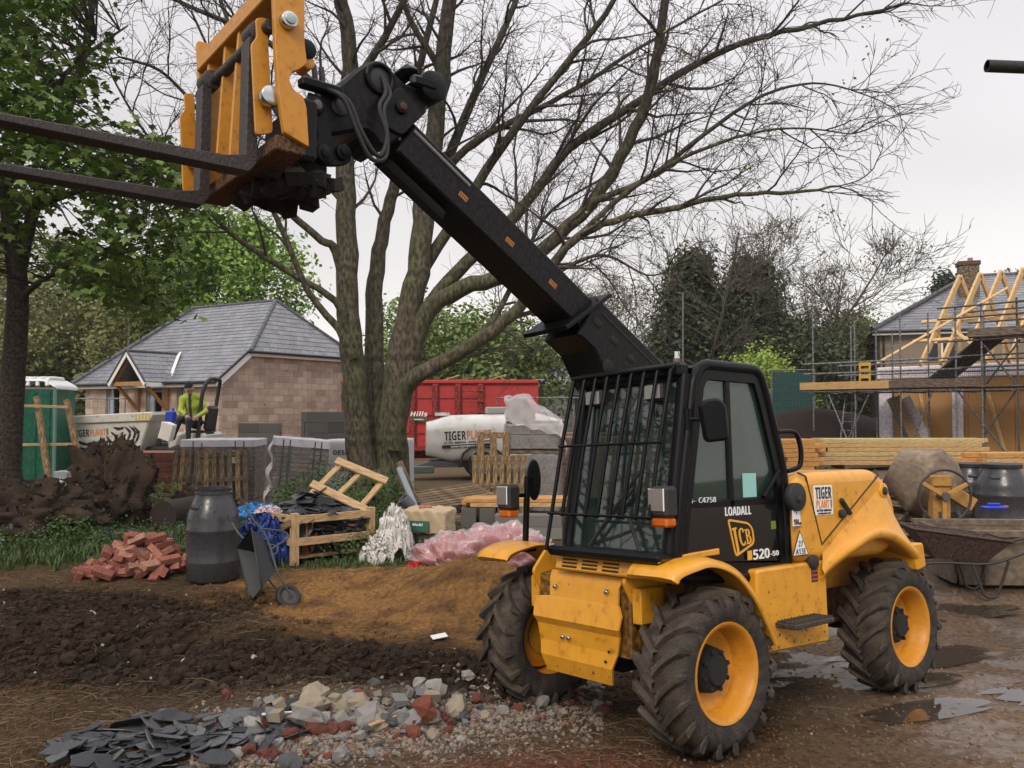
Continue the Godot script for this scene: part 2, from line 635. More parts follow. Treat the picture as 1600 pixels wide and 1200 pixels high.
func build_camera_and_sky() -> void:
	var cam := Camera3D.new()
	cam.name = "camera"
	cam.fov = rad_to_deg(2.0 * atan(600.0 / FPX))
	cam.far = 1500.0
	cam.near = 0.05
	add_child(cam)
	cam.position = EYE
	cam.rotation_degrees = Vector3(PITCH, 0, 0)
	cam.current = true
	var we := WorldEnvironment.new()
	we.name = "world_environment"
	var env := Environment.new()
	env.background_mode = Environment.BG_SKY
	env.tonemap_mode = Environment.TONE_MAPPER_LINEAR
	env.tonemap_exposure = 1.16
	env.sdfgi_enabled = true
	env.ssao_enabled = true
	env.ssil_enabled = true
	var w := 512
	var h := 256
	var im := Image.create(w, h, false, Image.FORMAT_RGBF)
	var f := FastNoiseLite.new()
	f.seed = 11; f.frequency = 1.1; f.fractal_octaves = 4
	for j in h:
		var el := PI / 2 - PI * (j + 0.5) / h
		for i in w:
			var az := TAU * (i + 0.5) / w
			var dir := Vector3(sin(az) * cos(el), sin(el), -cos(az) * cos(el))  # az 0 straight ahead (-z)
			dir = Vector3(-dir.x, dir.y, -dir.z)
			var up := clampf(sin(el), 0.0, 1.0)
			var cl := f.get_noise_3d(dir.x, dir.y * 2.2, dir.z)
			var c := Color(.645, .622, .64).lerp(Color(.705, .69, .715), clampf(up * 1.3, 0, 1))
			c = c.lerp(Color(.98, .955, .90), 0.9 * exp(-pow(up / 0.17, 2.0)))
			var b := 1.0 + 0.20 * cl + 0.18 * up + 0.9 * smoothstep(.45, 1.0, up)
			im.set_pixel(i, j, Color(c.r * b, c.g * b, c.b * b))
	var pm := PanoramaSkyMaterial.new()
	pm.panorama = ImageTexture.create_from_image(im)
	var sky := Sky.new()
	sky.sky_material = pm
	env.sky = sky
	env.fog_enabled = true
	env.fog_density = 0.0004
	env.fog_light_color = Color(.86, .86, .86)
	we.environment = env
	add_child(we)
	var sun := DirectionalLight3D.new()
	sun.name = "sun"
	sun.light_energy = 0.5
	sun.light_color = Color(1.0, .95, .88)
	sun.light_angular_distance = 20.0
	sun.shadow_enabled = true
	add_child(sun)
	sun.look_at_from_position(Vector3(-5, 12, 8), Vector3(0, 0, -6))

# ---------------------------------------------------------------- the telehandler: x forward, y up, -z its left side
func v3(f: float, h: float, l: float) -> Vector3:
	return Vector3(f, h, -l)

func side_text(f: float, h: float, l: float) -> Transform3D:
	return Transform3D(Basis(Vector3.UP, PI), v3(f, h, l))

func front_face(f: float, h: float, l: float) -> Transform3D:
	return Transform3D(Basis(Vector3(0, 0, -1), Vector3(0, 1, 0), Vector3(1, 0, 0)), v3(f, h, l))

func pv(a: Array) -> PackedVector2Array:
	var o := PackedVector2Array()
	for i in range(0, a.size(), 2):
		o.append(Vector2(a[i], a[i + 1]))
	return o

func pva(a: Array) -> Array:
	var o := []
	for i in range(0, a.size(), 2):
		o.append(Vector2(a[i], a[i + 1]))
	return o

# an outline (f, h) between two sideways stations
func slab(parent: Node, called: String, outline: PackedVector2Array, l0: float, l1: float, m: Material, bev := 0.0) -> MeshInstance3D:
	var b := MB.new()
	b.prism(outline, -l1, -l0, bev)
	return put(b.mesh(), called, m, parent)

func vbox(parent: Node, called: String, f: float, h: float, l: float, sf: float, sh: float, sl: float, m: Material, bev := 0.006) -> MeshInstance3D:
	return put(box_mesh(Vector3(sf, sh, sl), bev), called, m, parent, Transform3D(Basis(), v3(f, h, l)))

func disc(parent: Node, called: String, f: float, h: float, l: float, r: float, w: float, m: Material) -> MeshInstance3D:
	var b := MB.new()
	b.xf = Transform3D(Basis(Vector3.RIGHT, -PI / 2), Vector3.ZERO)
	b.lathe([Vector2(0, -w / 2), Vector2(r * .93, -w / 2), Vector2(r, -w / 2 + r * .07), Vector2(r, w / 2 - r * .07), Vector2(r * .93, w / 2), Vector2(0, w / 2)], 24)
	return put(b.mesh(), called, m, parent, Transform3D(Basis(), v3(f, h, l)))

func thick_line(pts: Array, t: float) -> PackedVector2Array:
	var up := PackedVector2Array()
	var dn := PackedVector2Array()
	for i in pts.size():
		var d: Vector2 = (pts[mini(i + 1, pts.size() - 1)] - pts[maxi(i - 1, 0)]).normalized()
		var nn := Vector2(-d.y, d.x) * t / 2
		up.append(pts[i] + nn)
		dn.append(pts[i] - nn)
	dn.reverse()
	up.append_array(dn)
	return up

func tyre_mesh(R: float, half: float, rin: float, lugs: int) -> ArrayMesh:
	var b := MB.new()
	var rng := rg(5)
	var f := FastNoiseLite.new()
	f.frequency = 6.0
	var rc := R - 0.036
	var prof := [Vector2(rin - .02, half * .82), Vector2(rin, half * .95), Vector2(rin + .03, half * 1.06), Vector2(rin + .085, half * 1.1), Vector2(rc - .04, half * 1.02), Vector2(rc - .008, half * .8), Vector2(rc, half * .4), Vector2(rc + .002, 0)]
	var all := []
	for q in prof: all.append(q)
	for i in range(prof.size() - 2, -1, -1): all.append(Vector2(prof[i].x, -prof[i].y))
	all.reverse()
	b.lathe(all, 64)
	for side in [-1.0, 1.0]:
		for k in lugs:
			var a0: float = TAU * (k + (0.25 if side > 0 else 0.75)) / lugs
			var path := [[-.02, -.01, R, .032], [.055, .30, R, .028], [.125, .68, R - .003, .027], [.185, 1.03, R - .012, .026], [.20, 1.12, rc - .055, .014]]
			var up := []
			for s in path:
				var row := []
				for e in [[-1.0, 0.0], [-.62, 1.0], [.62, 1.0], [1.0, 0.0]]:
					var an: float = a0 + s[0] * 1.55 + e[0] * s[3] / R * 1.2
					var rr: float = lerpf(rc - .012 if s[1] < 1.1 else rc - .08, s[2] + rng.randf_range(-.004, .003), e[1])
					row.append(Vector3(cos(an) * rr, side * s[1] * half * (1.0 if e[1] > .5 else .97), sin(an) * rr))
				up.append(row)
			for i in 4:
				for j in 3:
					var mid: Vector3 = (up[i][j] + up[i + 1][j + 1]) / 2
					var out := Vector3(mid.x, mid.y * .3, mid.z)
					if j != 1:
						out = (mid - (up[i][1] + up[i + 1][2]) / 2) * 2 + out * .1
					b.quado(up[i][j], up[i + 1][j], up[i + 1][j + 1], up[i][j + 1], out)
	for i in b.v.size():
		var p := b.v[i]
		var rr := Vector2(p.x, p.z).length()
		var k := clampf(0.38 + 0.85 * f.get_noise_3dv(p * 10) + 2.6 * (rr - R * .93), 0.0, 1.0)
		b.c[i] = lin(.035, .031, .028).lerp(lin(.19, .145, .10), k)
	return b.mesh()

func build_telehandler() -> void:
	var F := Vector3(-.77991, .03286, .62503)
	var U := Vector3(-.01368, .99749, -.06950)
	var tr := Transform3D(Basis(F, U, F.cross(U)), Vector3(1.45287, -.34484, -6.03302))
	var T := thing("telehandler", "yellow and black telehandler with raised black boom, barred cab and muddy tyres", "telehandler", tr)
	var Y := mat("yellow_paint", lin(.74, .345, .022), .36, {"tex": "grime", "s": 1.6, "coat": .25})
	var YD := mat("worn_yellow_paint", lin(.60, .27, .03), .5, {"tex": "grime", "s": 4.0})
	var K := mat("black_paint", lin(.005, .005, .006), .38, {"tex": "mottle", "s": 2.0, "spec": .30})
	var KB := mat("boom_black", lin(.013, .012, .012), .45, {"tex": "strong", "s": 3.0, "spec": .32})
	var RB := mat("black_rubber", lin(.02, .02, .02), .7)
	var ST := mat("dark_steel", lin(.07, .055, .05), .6, {"tex": "strong", "s": 5.0, "bump": .3})
	var BR := mat("bright_steel", lin(.5, .5, .5), .25, {"metal": 1.0})
	var GL := mat("cab_glass", lin(.03, .06, .045), .03, {"alpha": .52, "spec": .6})
	var GD := mat("door_glass", lin(.03, .04, .035), .04, {"alpha": .72})
	var WH := mat("white_print", lin(.78, .78, .78), .5)
	var YP := mat("yellow_print", lin(.75, .38, .03), .5)
	var BP := mat("black_print", lin(.012, .012, .012), .5)
	var OR := mat("orange_print", lin(.72, .24, .03), .5)
	var DK := mat("dark_inside", lin(.012, .012, .012), .9)

	# chassis
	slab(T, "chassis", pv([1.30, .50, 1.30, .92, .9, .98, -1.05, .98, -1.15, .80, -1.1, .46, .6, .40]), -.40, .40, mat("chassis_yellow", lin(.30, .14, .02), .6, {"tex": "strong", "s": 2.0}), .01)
	slab(T, "side_tank", rounded(pva([.64, .49, .64, .98, -.10, .985, -.10, .47]), .03), .38, .80, Y, .015)
	vbox(T, "belly_plate", .2, .44, 0, 1.5, .06, .9, DK)
	for s in [1.0, -1.0]:
		var o: Array = [1.36, .94, 1.24, 1.075, .82, 1.065, .82, .60, 1.12, .58, 1.20, .66]
		slab(T, "front_plate", rounded(pva(o), .03), s * .40 - .012, s * .40 + .012, Y, .004)
		vbox(T, "front_bracket", 1.20, .80, s * .45, .20, .20, .07, Y)
		for q in [[1.28, .88], [1.15, .70], [.98, .9]]:
			disc(T, "bolt", q[0], q[1], s * .415, .016, .02, ST)
	pole(T, "front_axle", v3(1.026, .46, -.6), v3(1.026, .46, .6), .085, DK, 12)
	pole(T, "rear_axle", v3(-1.026, .46, -.6), v3(-1.026, .46, .6), .085, DK, 12)
	vbox(T, "gearbox", 1.0, .52, 0, .3, .34, .36, DK, .05)
	# folded guard plate at the nose
	var nose := MB.new()
	var st := [[.955, 1.31, -.26, .36], [.91, 1.325, -.265, .35], [.89, 1.33, -.26, .34], [.80, 1.345, -.245, .345], [.785, 1.35, -.385, .36], [.74, 1.36, -.385, .385], [.665, 1.375, -.375, .375], [.62, 1.345, -.37, .355], [.52, 1.335, -.355, .325], [.43, 1.345, -.34, .285], [.33, 1.315, -.315, .255]]
	for i in st.size() - 1:
		var a = st[i]
		var b = st[i + 1]
		nose.quado(v3(a[1], a[0], a[2]), v3(a[1], a[0], a[3]), v3(b[1], b[0], b[3]), v3(b[1], b[0], b[2]), Vector3.RIGHT)
		nose.quado(v3(a[1] - .014, a[0], a[2]), v3(a[1] - .014, a[0], a[3]), v3(b[1] - .014, b[0], b[3]), v3(b[1] - .014, b[0], b[2]), Vector3.LEFT)
		for e in [2, 3]:
			nose.quado(v3(a[1], a[0], a[e]), v3(b[1], b[0], b[e]), v3(b[1] - .014, b[0], b[e]), v3(a[1] - .014, a[0], a[e]), v3(0, 0, -1 if e == 2 else 1))
	var lb = st[st.size() - 1]
	nose.quado(v3(lb[1], lb[0], lb[2]), v3(lb[1], lb[0], lb[3]), v3(lb[1] - .014, lb[0], lb[3]), v3(lb[1] - .014, lb[0], lb[2]), Vector3.DOWN)
	var ng := put(nose.mesh(), "nose_guard", Y, T)
	for q in [[.56, -.13], [.56, -.075], [.86, -.19], [.87, .26]]:
		disc_f(ng, "bolt", 1.352, q[0], q[1], .014, .02, BR)
	for q in [[.64, .12], [.64, .32], [.53, .27], [.47, .24]]:
		disc_f(ng, "bolt_hole", 1.352, q[0], q[1], .009, .008, BP)
	# grille under the windscreen
	var gt := front_face(1.36, 1.03, .18)
	var gr := put(box_mesh(Vector3(.70, .13, .05), .008), "grille", Y, T, gt * Transform3D(Basis(Vector3.RIGHT, -.25), Vector3(0, 0, -.03)))
	for cx in [-.22, -.045, .13]:
		for k in 5:
			put(box_mesh(Vector3(.135, .011, .012), .002), "vent_slot", DK, gr, Transform3D(Basis(), Vector3(cx, -.045 + k * .0225, .0205)))
			put(box_mesh(Vector3(.14, .008, .014), .003), "slat", Y, gr, Transform3D(Basis(), Vector3(cx, -.034 + k * .0225, .027)))
	vbox(T, "cowl", 1.30, 1.09, .28, .26, .06, .92, K, .02)
	slab(T, "cab_apron", pv([1.42, 1.075, 1.40, 1.10, .9, 1.12, .9, 1.085]), -.16, .74, Y, .005)
	# wing plates over the front wheels
	for s in [1.0, -1.0]:
		var arc := smooth_path(pva([1.46, 1.0, 1.40, 1.05, 1.18, 1.085, .96, 1.02, .79, .88, .67, .72, .585, .575]), 4)
		var fo := MB.new()
		var rows := []
		for i in arc.size():
			var d: Vector2 = (arc[mini(i + 1, arc.size() - 1)] - arc[maxi(i - 1, 0)]).normalized()
			var nn := Vector2(d.y, -d.x)
			var row := PackedVector3Array()
			var fade := 1.0 - .55 * clampf((arc[i].x - 1.30) / .16, 0, 1)
			for q in [[.50, -.012], [.52, .012], [.80, .018], [.885, .005], [.905, -.035], [.885, -.04], [.86, -.022], [.60, -.02]]:
				var l: float = .70 + (q[0] - .70) * (fade * .25 + .75)
				var pt: Vector2 = arc[i] + nn * q[1]
				row.append(v3(pt.x, pt.y, l * s))
			rows.append(row)
		fo.grid(rows, true, s < 0)
		for e in [0, rows.size() - 1]:
			for k in range(1, 7):
				fo.trio(rows[e][0], rows[e][k], rows[e][k + 1], Vector3.RIGHT if e == 0 else Vector3.DOWN)
		put(fo.mesh(), "front_wing", Y, T)
	# bonnet on the left behind the cab
	var hood := rounded(pva([.20, .97, .20, 1.54, -.84, 1.56, -1.04, 1.36, -1.08, 1.08, -.9, .96]), .13, 5)
	var hm := MB.new()
	hm.pillow(hood, -.80, .05, .075, 6)
	put(hm.mesh(), "bonnet", Y, T)
	var seam := mat("seam", lin(.05, .03, .015), .8)
	for q in [[.085, 1.52, -.06, 1.085], [-.06, 1.085, -.81, 1.515]]:
		pole(T, "seam", v3(q[0], q[1], .7985), v3(q[2], q[3], .7985), .007, seam, 6)
	pole(T, "seam", v3(.085, 1.52, .7985), v3(.12, 1.545, .765), .007, seam, 6)
	pole(T, "seam", v3(-.81, 1.515, .7985), v3(-.83, 1.553, .765), .007, seam, 6)
	var fd := MB.new()
	var rows := []
	var n := 22
	for i in n + 1:
		var t := float(i) / n
		var ia := v3(lerpf(-.075, -.84, minf(t / .86, 1.0)) - .2 * maxf(0, t - .86) / .14, lerpf(1.055, 1.46, minf(t / .86, 1.0)) - .30 * maxf(0, t - .86) / .14, .795)
		var oa := v3(0, 0, lerpf(.82, .905, smoothstep(0.0, .35, t)))
		oa.x = lerpf(-.02, -1.09, t)
		oa.y = .88 + .29 * sin(PI * clampf(.06 + t * .80, 0, 1)) - .02 * t
		var row := PackedVector3Array()
		for q in [0.0, .25, .5, .75, .92, 1.0]:
			var p := ia.lerp(oa, q)
			p.y -= .10 * sin(q * PI) * sin(t * PI) * (1 - .3 * t)
			row.append(p)
		row.append(oa + v3(0, -.025, .012))
		row.append(oa + v3(0, -.06, .006))
		row.append(oa + v3(.01, -.065, -.03))
		row.append(v3(lerpf(-.1, -1.2, t), row[9 - 1].y - .01, .60))
		rows.append(row)
	fd.grid(rows, false, true)
	put(fd.mesh(), "rear_wing", Y, T)
	slab(T, "rear_panel", rounded(pva([-1.20, 1.03, -1.225, .86, -1.10, .84, -1.05, 1.03]), .02), .45, .90, Y, .01)
	slab(T, "wheel_arch", pv([-.12, .95, -.5, 1.12, -1.05, 1.12, -1.2, .9, -1.0, .72, -.3, .72]), .36, .46, YD)
	disc(T, "air_intake", .215, 1.395, .803, .088, .05, RB)
	disc(T, "intake_hub", .215, 1.38, .83, .02, .01, BP)
	put(box_mesh(Vector3(.16, .035, .03), .012), "bonnet_handle", RB, T, Transform3D(Basis(Vector3(0, 0, 1), .75), v3(-.345, 1.315, .815)))
	disc(T, "handle_lock", -.295, 1.27, .818, .028, .03, RB)
	disc(T, "lift_eye_plate", -.85, 1.405, .803, .055, .03, Y)
	disc(T, "lift_eye", -.85, 1.405, .822, .028, .012, BP)
	for q in [[-.93, 1.27], [-.955, 1.25], [-.98, 1.23]]:
		disc(T, "vent_hole", q[0], q[1], .801, .014, .012, seam)
	# the cap and the flag sticker under it
	disc(T, "filler_cap", .06, .985, .80, .045, .05, RB)
	vbox(T, "flag_sticker", .04, .90, .801, .07, .085, .004, mat("sticker_dark", lin(.05, .03, .04), .5), .001)
	for q in [.925, .90, .875]:
		vbox(T, "flag_stripe", .04, q, .8035, .06, .010, .004, mat("sticker_red", lin(.45, .06, .05), .5), .001)
	# step grating
	var sp := vbox(T, "step", .27, .645, .865, .42, .03, .15, ST, .006)
	for k in 12:
		vbox(sp, "step_tooth", -.19 + k * .034, .018, 0, .012, .014, .14, ST, .003)
	# stickers on the bonnet
	var sk := vbox(T, "hire_sticker", -.10, 1.365, .8015, .215, .19, .004, WH, .001)
	letters(sk, "lettering", "TIGER", .075, BP, Transform3D(Basis(Vector3.UP, PI), Vector3(0, .045, -.004)), .185, true, 0, false, .002)
	letters(sk, "lettering", "PLANT", .05, OR, Transform3D(Basis(Vector3.UP, PI), Vector3(.015, -.025, -.004)), .15, true, 0, false, .002)
	letters(sk, "lettering", "HIRE", .014, BP, Transform3D(Basis(Vector3.UP, PI) * Basis(Vector3(0, 0, 1), PI / 2), Vector3(-.085, -.025, -.004)), .05, true, 0, false, .002)
	letters(sk, "lettering", "01793 686444", .014, BP, Transform3D(Basis(Vector3.UP, PI), Vector3(0, -.065, -.004)), .17, true, 0, false, .002)
	letters(sk, "lettering", "www.tigerplant.co.uk", .011, BP, Transform3D(Basis(Vector3.UP, PI), Vector3(0, -.083, -.004)), .15, true, 0, false, .002)
	var s2 := vbox(T, "noise_label", .212, 1.265, .8015, .085, .10, .004, WH, .001)
	letters(s2, "lettering", "104", .036, BP, Transform3D(Basis(Vector3.UP, PI), Vector3(.008, -.025, -.004)), .055, true, 0, false, .002)
	letters(s2, "lettering", "L", .016, BP, Transform3D(Basis(Vector3.UP, PI), Vector3(0, .03, -.004)), 0, false, 0, false, .002)
	letters(s2, "lettering", "dB", .014, BP, Transform3D(Basis(Vector3.UP, PI), Vector3(-.034, -.035, -.004)), 0, true, 0, false, .002)
	var tg := slab(T, "triangle_label", pv([.275, 1.03, .095, 1.03, .185, 1.19]), .80, .803, BP)
	slab(tg, "label_face", pv([.262, 1.037, .108, 1.037, .185, 1.174]), .803, .805, WH)
	letters(tg, "lettering", "27", .034, BP, side_text(.185, 1.105, .8065), 0, false, 0, false, .002)
	letters(tg, "lettering", "A13E", .034, BP, side_text(.185, 1.058, .8065), .11, false, 0, false, .002)

	# cab
	var C := T
	var outer := [1.265, .985, 1.255, 1.20, 1.06, 2.10, .98, 2.185, .44, 2.185, .375, 2.04, .22, 1.56, .215, .90]
	var ol := rounded(pva(outer), .10, 5)
	for l in [.70, -.14]:
		var fr := MB.new()
		fr.ring(ol, .085, -l - .035, -l + .035)
		fr.xf = Transform3D.IDENTITY
		var fo2 := put(fr.mesh(), "cab_side_frame", K, C)
		var q := MB.new()
		var path := []
		for p in ol: path.append(v3(p.x, p.y, l + (.02 if l > 0 else -.02)))
		path.append(path[0])
		q.tube(path, [.036], 8, false)
		put(q.mesh(), "cab_side_tube", K, fo2)
		vbox(C, "door_post", .745, 1.75, l, .05, .82, .05, K, .01)
		vbox(C, "door_rail", .73, 1.375, l, 1.0, .05, .05, K, .01)
		slab(C, "side_window", rounded(pva([1.16, 1.39, 1.01, 2.10, .47, 2.12, .29, 1.56, .29, 1.39]), .08), l + .004, l + .010, GL)
		slab(C, "door_lower_panel", rounded(pva([1.22, 1.06, 1.19, 1.36, .27, 1.36, .265, 1.0]), .03), l - .002, l + (.022 if l > 0 else .012), mat("door_black", lin(.010, .010, .011), .12, {"coat": .5}), .004)
	pole(C, "window_brace", v3(.45, 1.40, .735), v3(.28, 1.56, .735), .016, K)
	var rf := slab(C, "roof", rounded(pva([1.17, 2.11, 1.14, 2.18, .42, 2.205, .33, 2.19, .30, 2.09, .40, 2.12]), .03), -.17, .70, K, .02)
	vbox(rf, "roof_lip", 1.12, 2.15, .28, .10, .09, .86, K, .02)
	vbox(C, "rear_wall", .235, 1.27, .28, .03, .62, .80, K, .01)
	for q in [[.30, 1.9, -.10], [.30, 1.9, .66]]:
		pole(C, "rear_post", v3(.23, 1.58, q[2]), v3(.38, 2.12, q[2]), .03, K)
	var rw := MB.new()
	rw.quad(v3(.235, 1.58, -.08), v3(.235, 1.58, .64), v3(.375, 2.1, .64), v3(.375, 2.1, -.08))
	put(rw.mesh(), "rear_window", GL, C)
	for l in [-.13, .69]:
		pole(C, "front_post", v3(1.285, 1.10, l), v3(1.10, 2.12, l), .042, K, 10)
	var ws := MB.new()
	ws.quad(v3(1.29, 1.12, .67), v3(1.29, 1.12, -.11), v3(1.105, 2.1, -.11), v3(1.105, 2.1, .67))
	ws.quad(v3(1.284, 1.12, -.11), v3(1.284, 1.12, .67), v3(1.099, 2.1, .67), v3(1.099, 2.1, -.11))
	put(ws.mesh(), "windscreen", mat("windscreen_glass", lin(.03, .06, .05), .02, {"alpha": .26, "spec": .7}), C)
	vbox(C, "cab_floor", .75, 1.03, .28, 1.0, .04, .82, DK)
	# inside: seat, wheel, dash
	var seat := vbox(C, "seat", .52, 1.32, .30, .44, .12, .46, mat("seat_cloth", lin(.03, .03, .032), .9), .04)
	vbox(seat, "seat_back", -.20, .32, 0, .11, .56, .44, mat("seat_cloth"), .04)
	vbox(C, "dashboard", 1.10, 1.22, .28, .22, .26, .70, mat("dash", lin(.02, .02, .02), .8), .04)
	var wm := MB.new()
	var cir := []
	for k in 25:
		cir.append(Vector3(cos(TAU * k / 24) * .17, 0, sin(TAU * k / 24) * .17))
	wm.tube(cir, [.013], 6, false)
	wm.tube([Vector3(-.17, 0, 0), Vector3(.17, 0, 0)], [.012], 5)
	wm.tube([Vector3(0, 0, 0), Vector3(0, -.35, 0)], [.02], 6)
	put(wm.mesh(), "steering_wheel", RB, C, Transform3D(Basis(Vector3(0, 0, 1), -.55), v3(.93, 1.50, .30)))
	# bars over the windscreen
	var gd := Node3D.new()
	gd.name = "screen_guard"
	T.add_child(gd, true)
	for k in 9:
		var l := -.15 + .102 * k
		var bot := Vector2(1.40, 1.30)
		if k == 0: bot = Vector2(1.445, 1.09)
		var q := MB.new()
		q.tube([v3(1.10, 2.185, l + .015), v3(1.17, 2.175, l + .01), v3(1.205, 2.14, l + .01), v3(1.31, 1.72, l), v3(bot.x, bot.y, l - .01)], [.0125], 6)
		put(q.mesh(), "guard_bar", K, gd)
	for h in [1.73, 1.315]:
		pole(gd, "cross_bar", v3(1.205 + (2.14 - h) * .238 + .012, h, -.17), v3(1.205 + (2.14 - h) * .238 + .012, h, .69), .009, K, 6)
	pole(gd, "top_bar", v3(1.195, 2.165, -.15), v3(1.195, 2.165, .69), .016, K, 6)
	pole(C, "wiper_arm", v3(1.31, 1.16, .12), v3(1.26, 1.47, .42), .009, RB, 5)
	pole(C, "wiper_blade", v3(1.318, 1.13, .10), v3(1.255, 1.56, .46), .012, RB, 5)
	pole(C, "wiper_arm", v3(1.325, 1.10, .52), v3(1.29, 1.3, .40), .012, RB, 5)
	for l in [.02, .52]:
		var wl := vbox(C, "work_lamp", 1.155, 2.03, l, .07, .10, .14, RB, .015)
		vbox(wl, "lens", .038, 0, 0, .006, .08, .12, mat("lamp_lens", lin(.25, .25, .24), .1), .002)
	# door lettering
	letters(T, "lettering", "LOADALL", .05, WH, side_text(.695, 1.325, .7245), .25)
	var badge := pva([.80, 1.285, .60, 1.255, .555, 1.215, .545, 1.125, .735, 1.055])
	var lr := MB.new()
	lr.ring(rounded(badge, .03, 3), .012, -.7265, -.7225)
	var lg := put(lr.mesh(), "emblem_border", YP, T)
	for q in [["J", .725, 1.165, .125, .052], ["C", .668, 1.168, .108, .052], ["B", .607, 1.170, .092, .052]]:
		letters(lg, "lettering", q[0], q[3], YP, side_text(q[1], q[2], .7245) * Transform3D(Basis(Vector3(0, 0, 1), .12)), q[4], true, -.12, true)
	vbox(T, "small_emblem", .615, 1.06, .7375, .045, .055, .003, YP, .001)
	letters(T, "lettering", "520", .058, WH, side_text(.50, 1.06, .7385), .165)
	letters(T, "lettering", "-50", .03, WH, side_text(.365, 1.055, .7385), .085)
	vbox(T, "green_label", .345, 1.225, .7245, .05, .05, .003, mat("label_green", lin(.16, .24, .03), .5), .001)
	vbox(T, "paper_notice", .555, 1.475, .712, .135, .145, .002, mat("notice_paper", lin(.30, .56, .52), .7), .0005)
	letters(T, "lettering", "(ll-  C4758", .03, WH, side_text(1.03, 1.40, .729), .25, false)
	# lamps on the wings
	for s in [1.0, -1.0]:
		var f := 1.33 if s > 0 else 1.26
		var l: float = .70 if s > 0 else -.76
		var hl := vbox(T, "headlight", f, 1.40, l, .11, .175, .14, RB, .02)
		put(box_mesh(Vector3(.115, .125, .012), .004), "lens", mat("lamp_glass", lin(.8, .8, .8), .08, {"metal": .85}), hl, Transform3D(Basis(Vector3(0, 0, -1), Vector3(0, 1, 0), Vector3(1, 0, 0)), Vector3(.056, .012, 0)))
		vbox(hl, "indicator", 0, -.112, 0, .09, .05, .12, mat("amber_lens", lin(.55, .12, .01), .15), .012)
		if s > 0:
			pole(T, "lamp_stalk", v3(f - .04, 1.30, l), v3(f - .08, 1.09, l), .02, K)
		else:
			pole(T, "mirror_post", v3(1.13, 1.02, -.745), v3(1.10, 1.54, -.745), .022, K)
			pole(T, "lamp_arm", v3(1.11, 1.41, -.745), v3(f, 1.41, l), .015, K)
			vbox(T, "post_foot", 1.13, 1.035, -.745, .12, .02, .12, K)
			var mr := MB.new()
			var ell := PackedVector2Array()
			for k in 24: ell.append(Vector2(cos(TAU * k / 24) * .05 * (1 - .0 * k), sin(TAU * k / 24) * .145))
			mr.prism(ell, -.02, .02, .012)
			put(mr.mesh(), "far_mirror", K, T, Transform3D(Basis(Vector3.UP, -.5), v3(1.02, 1.515, -.77)))
			pole(T, "mirror_arm", v3(1.10, 1.52, -.745), v3(1.03, 1.52, -.765), .01, K)
	var mir := MB.new()
	mir.prism(rounded([Vector2(-.09, -.15), Vector2(.09, -.15), Vector2(.10, .12), Vector2(.04, .155), Vector2(-.05, .155), Vector2(-.10, .10)], .045, 4), -.03, .03, .018)
	put(mir.mesh(), "door_mirror", K, T, Transform3D(Basis(Vector3.UP, -.62) * Basis(Vector3(0, 0, 1), -.10) * Basis.from_scale(Vector3.ONE * .80), v3(1.05, 1.85, .85)))
	pole(T, "mirror_bracket", v3(1.14, 1.86, .73), v3(1.02, 1.86, .85), .012, K)
	pole(T, "mirror_bracket", v3(1.14, 1.80, .73), v3(1.14, 1.92, .73), .02, K)
	var gh_ := MB.new()
	gh_.tube(smooth_path([v3(.28, 1.80, .74), v3(.13, 1.80, .76), v3(.085, 1.72, .77), v3(.085, 1.62, .77), v3(.11, 1.575, .76), v3(.20, 1.555, .74)], 4), [.016], 8)
	put(gh_.mesh(), "grab_handle", K, T)

	# wheels
	var wheel := Node3D.new()
	wheel.name = "wheel"
	T.add_child(wheel, true)
	put(tyre_mesh(.46, .148, .27, 18), "tyre", mat("muddy_rubber", Color.WHITE, .85, {"tex": "soil", "s": 3.0, "vc": true, "bump": 1.0, "btex": "soil"}), wheel)
	var rim := MB.new()
	rim.lathe([Vector2(0, -.02), Vector2(.17, -.02), Vector2(.19, .0), Vector2(.222, .01), Vector2(.228, .06), Vector2(.24, .085), Vector2(.243, .13), Vector2(.262, .148), Vector2(.274, .15), Vector2(.276, .143), Vector2(.266, .13), Vector2(.25, .1), Vector2(.25, -.1), Vector2(.272, -.14)], 48)
	for i in rim.ix.size() / 3:
		var t := rim.ix[i * 3 + 1]
		rim.ix[i * 3 + 1] = rim.ix[i * 3 + 2]
		rim.ix[i * 3 + 2] = t
	for i in rim.n.size(): rim.n[i] = -rim.n[i]
	put(rim.mesh(), "rim", mat("rim_yellow", lin(.64, .27, .02), .45, {"tex": "grime", "s": 4.0}), wheel)
	var hub := MB.new()
	hub.lathe([Vector2(.135, -.03), Vector2(.125, .04), Vector2(.11, .06), Vector2(.085, .065), Vector2(.075, .09), Vector2(0, .095)], 24)
	for k in 8:
		hub.box(Vector3(cos(TAU * k / 8) * .105, .068, sin(TAU * k / 8) * .105), Vector3(.024, .024, .024), .005)
	put(hub.mesh(), "hub", DK, wheel)
	var places := [[1.026, .715, 0.3], [1.026, -.715, 1.1], [-1.026, .715, 2.0], [-1.026, -.715, 2.9]]
	for i in 4:
		var w: Node3D = wheel if i == 0 else wheel.duplicate()
		if i > 0:
			w.name = "wheel"
			T.add_child(w, true)
		var s := 1.0 if places[i][1] > 0 else -1.0
		w.transform = Transform3D(Basis(Vector3.RIGHT, -PI / 2 * s) * Basis(Vector3.UP, places[i][2]), v3(places[i][0], .46, places[i][1]))

	mud_on(T, 4, 120, func(r): return [v3(r.randf_range(-.06, .60), .51 + .42 * pow(r.randf(), 3.2), .8005), Vector3(0, 0, -1)])
	mud_on(T, 5, 50, func(r): return [v3(1.333, .36 + .55 * pow(r.randf(), 2.0), r.randf_range(-.30, .27)), Vector3.RIGHT])
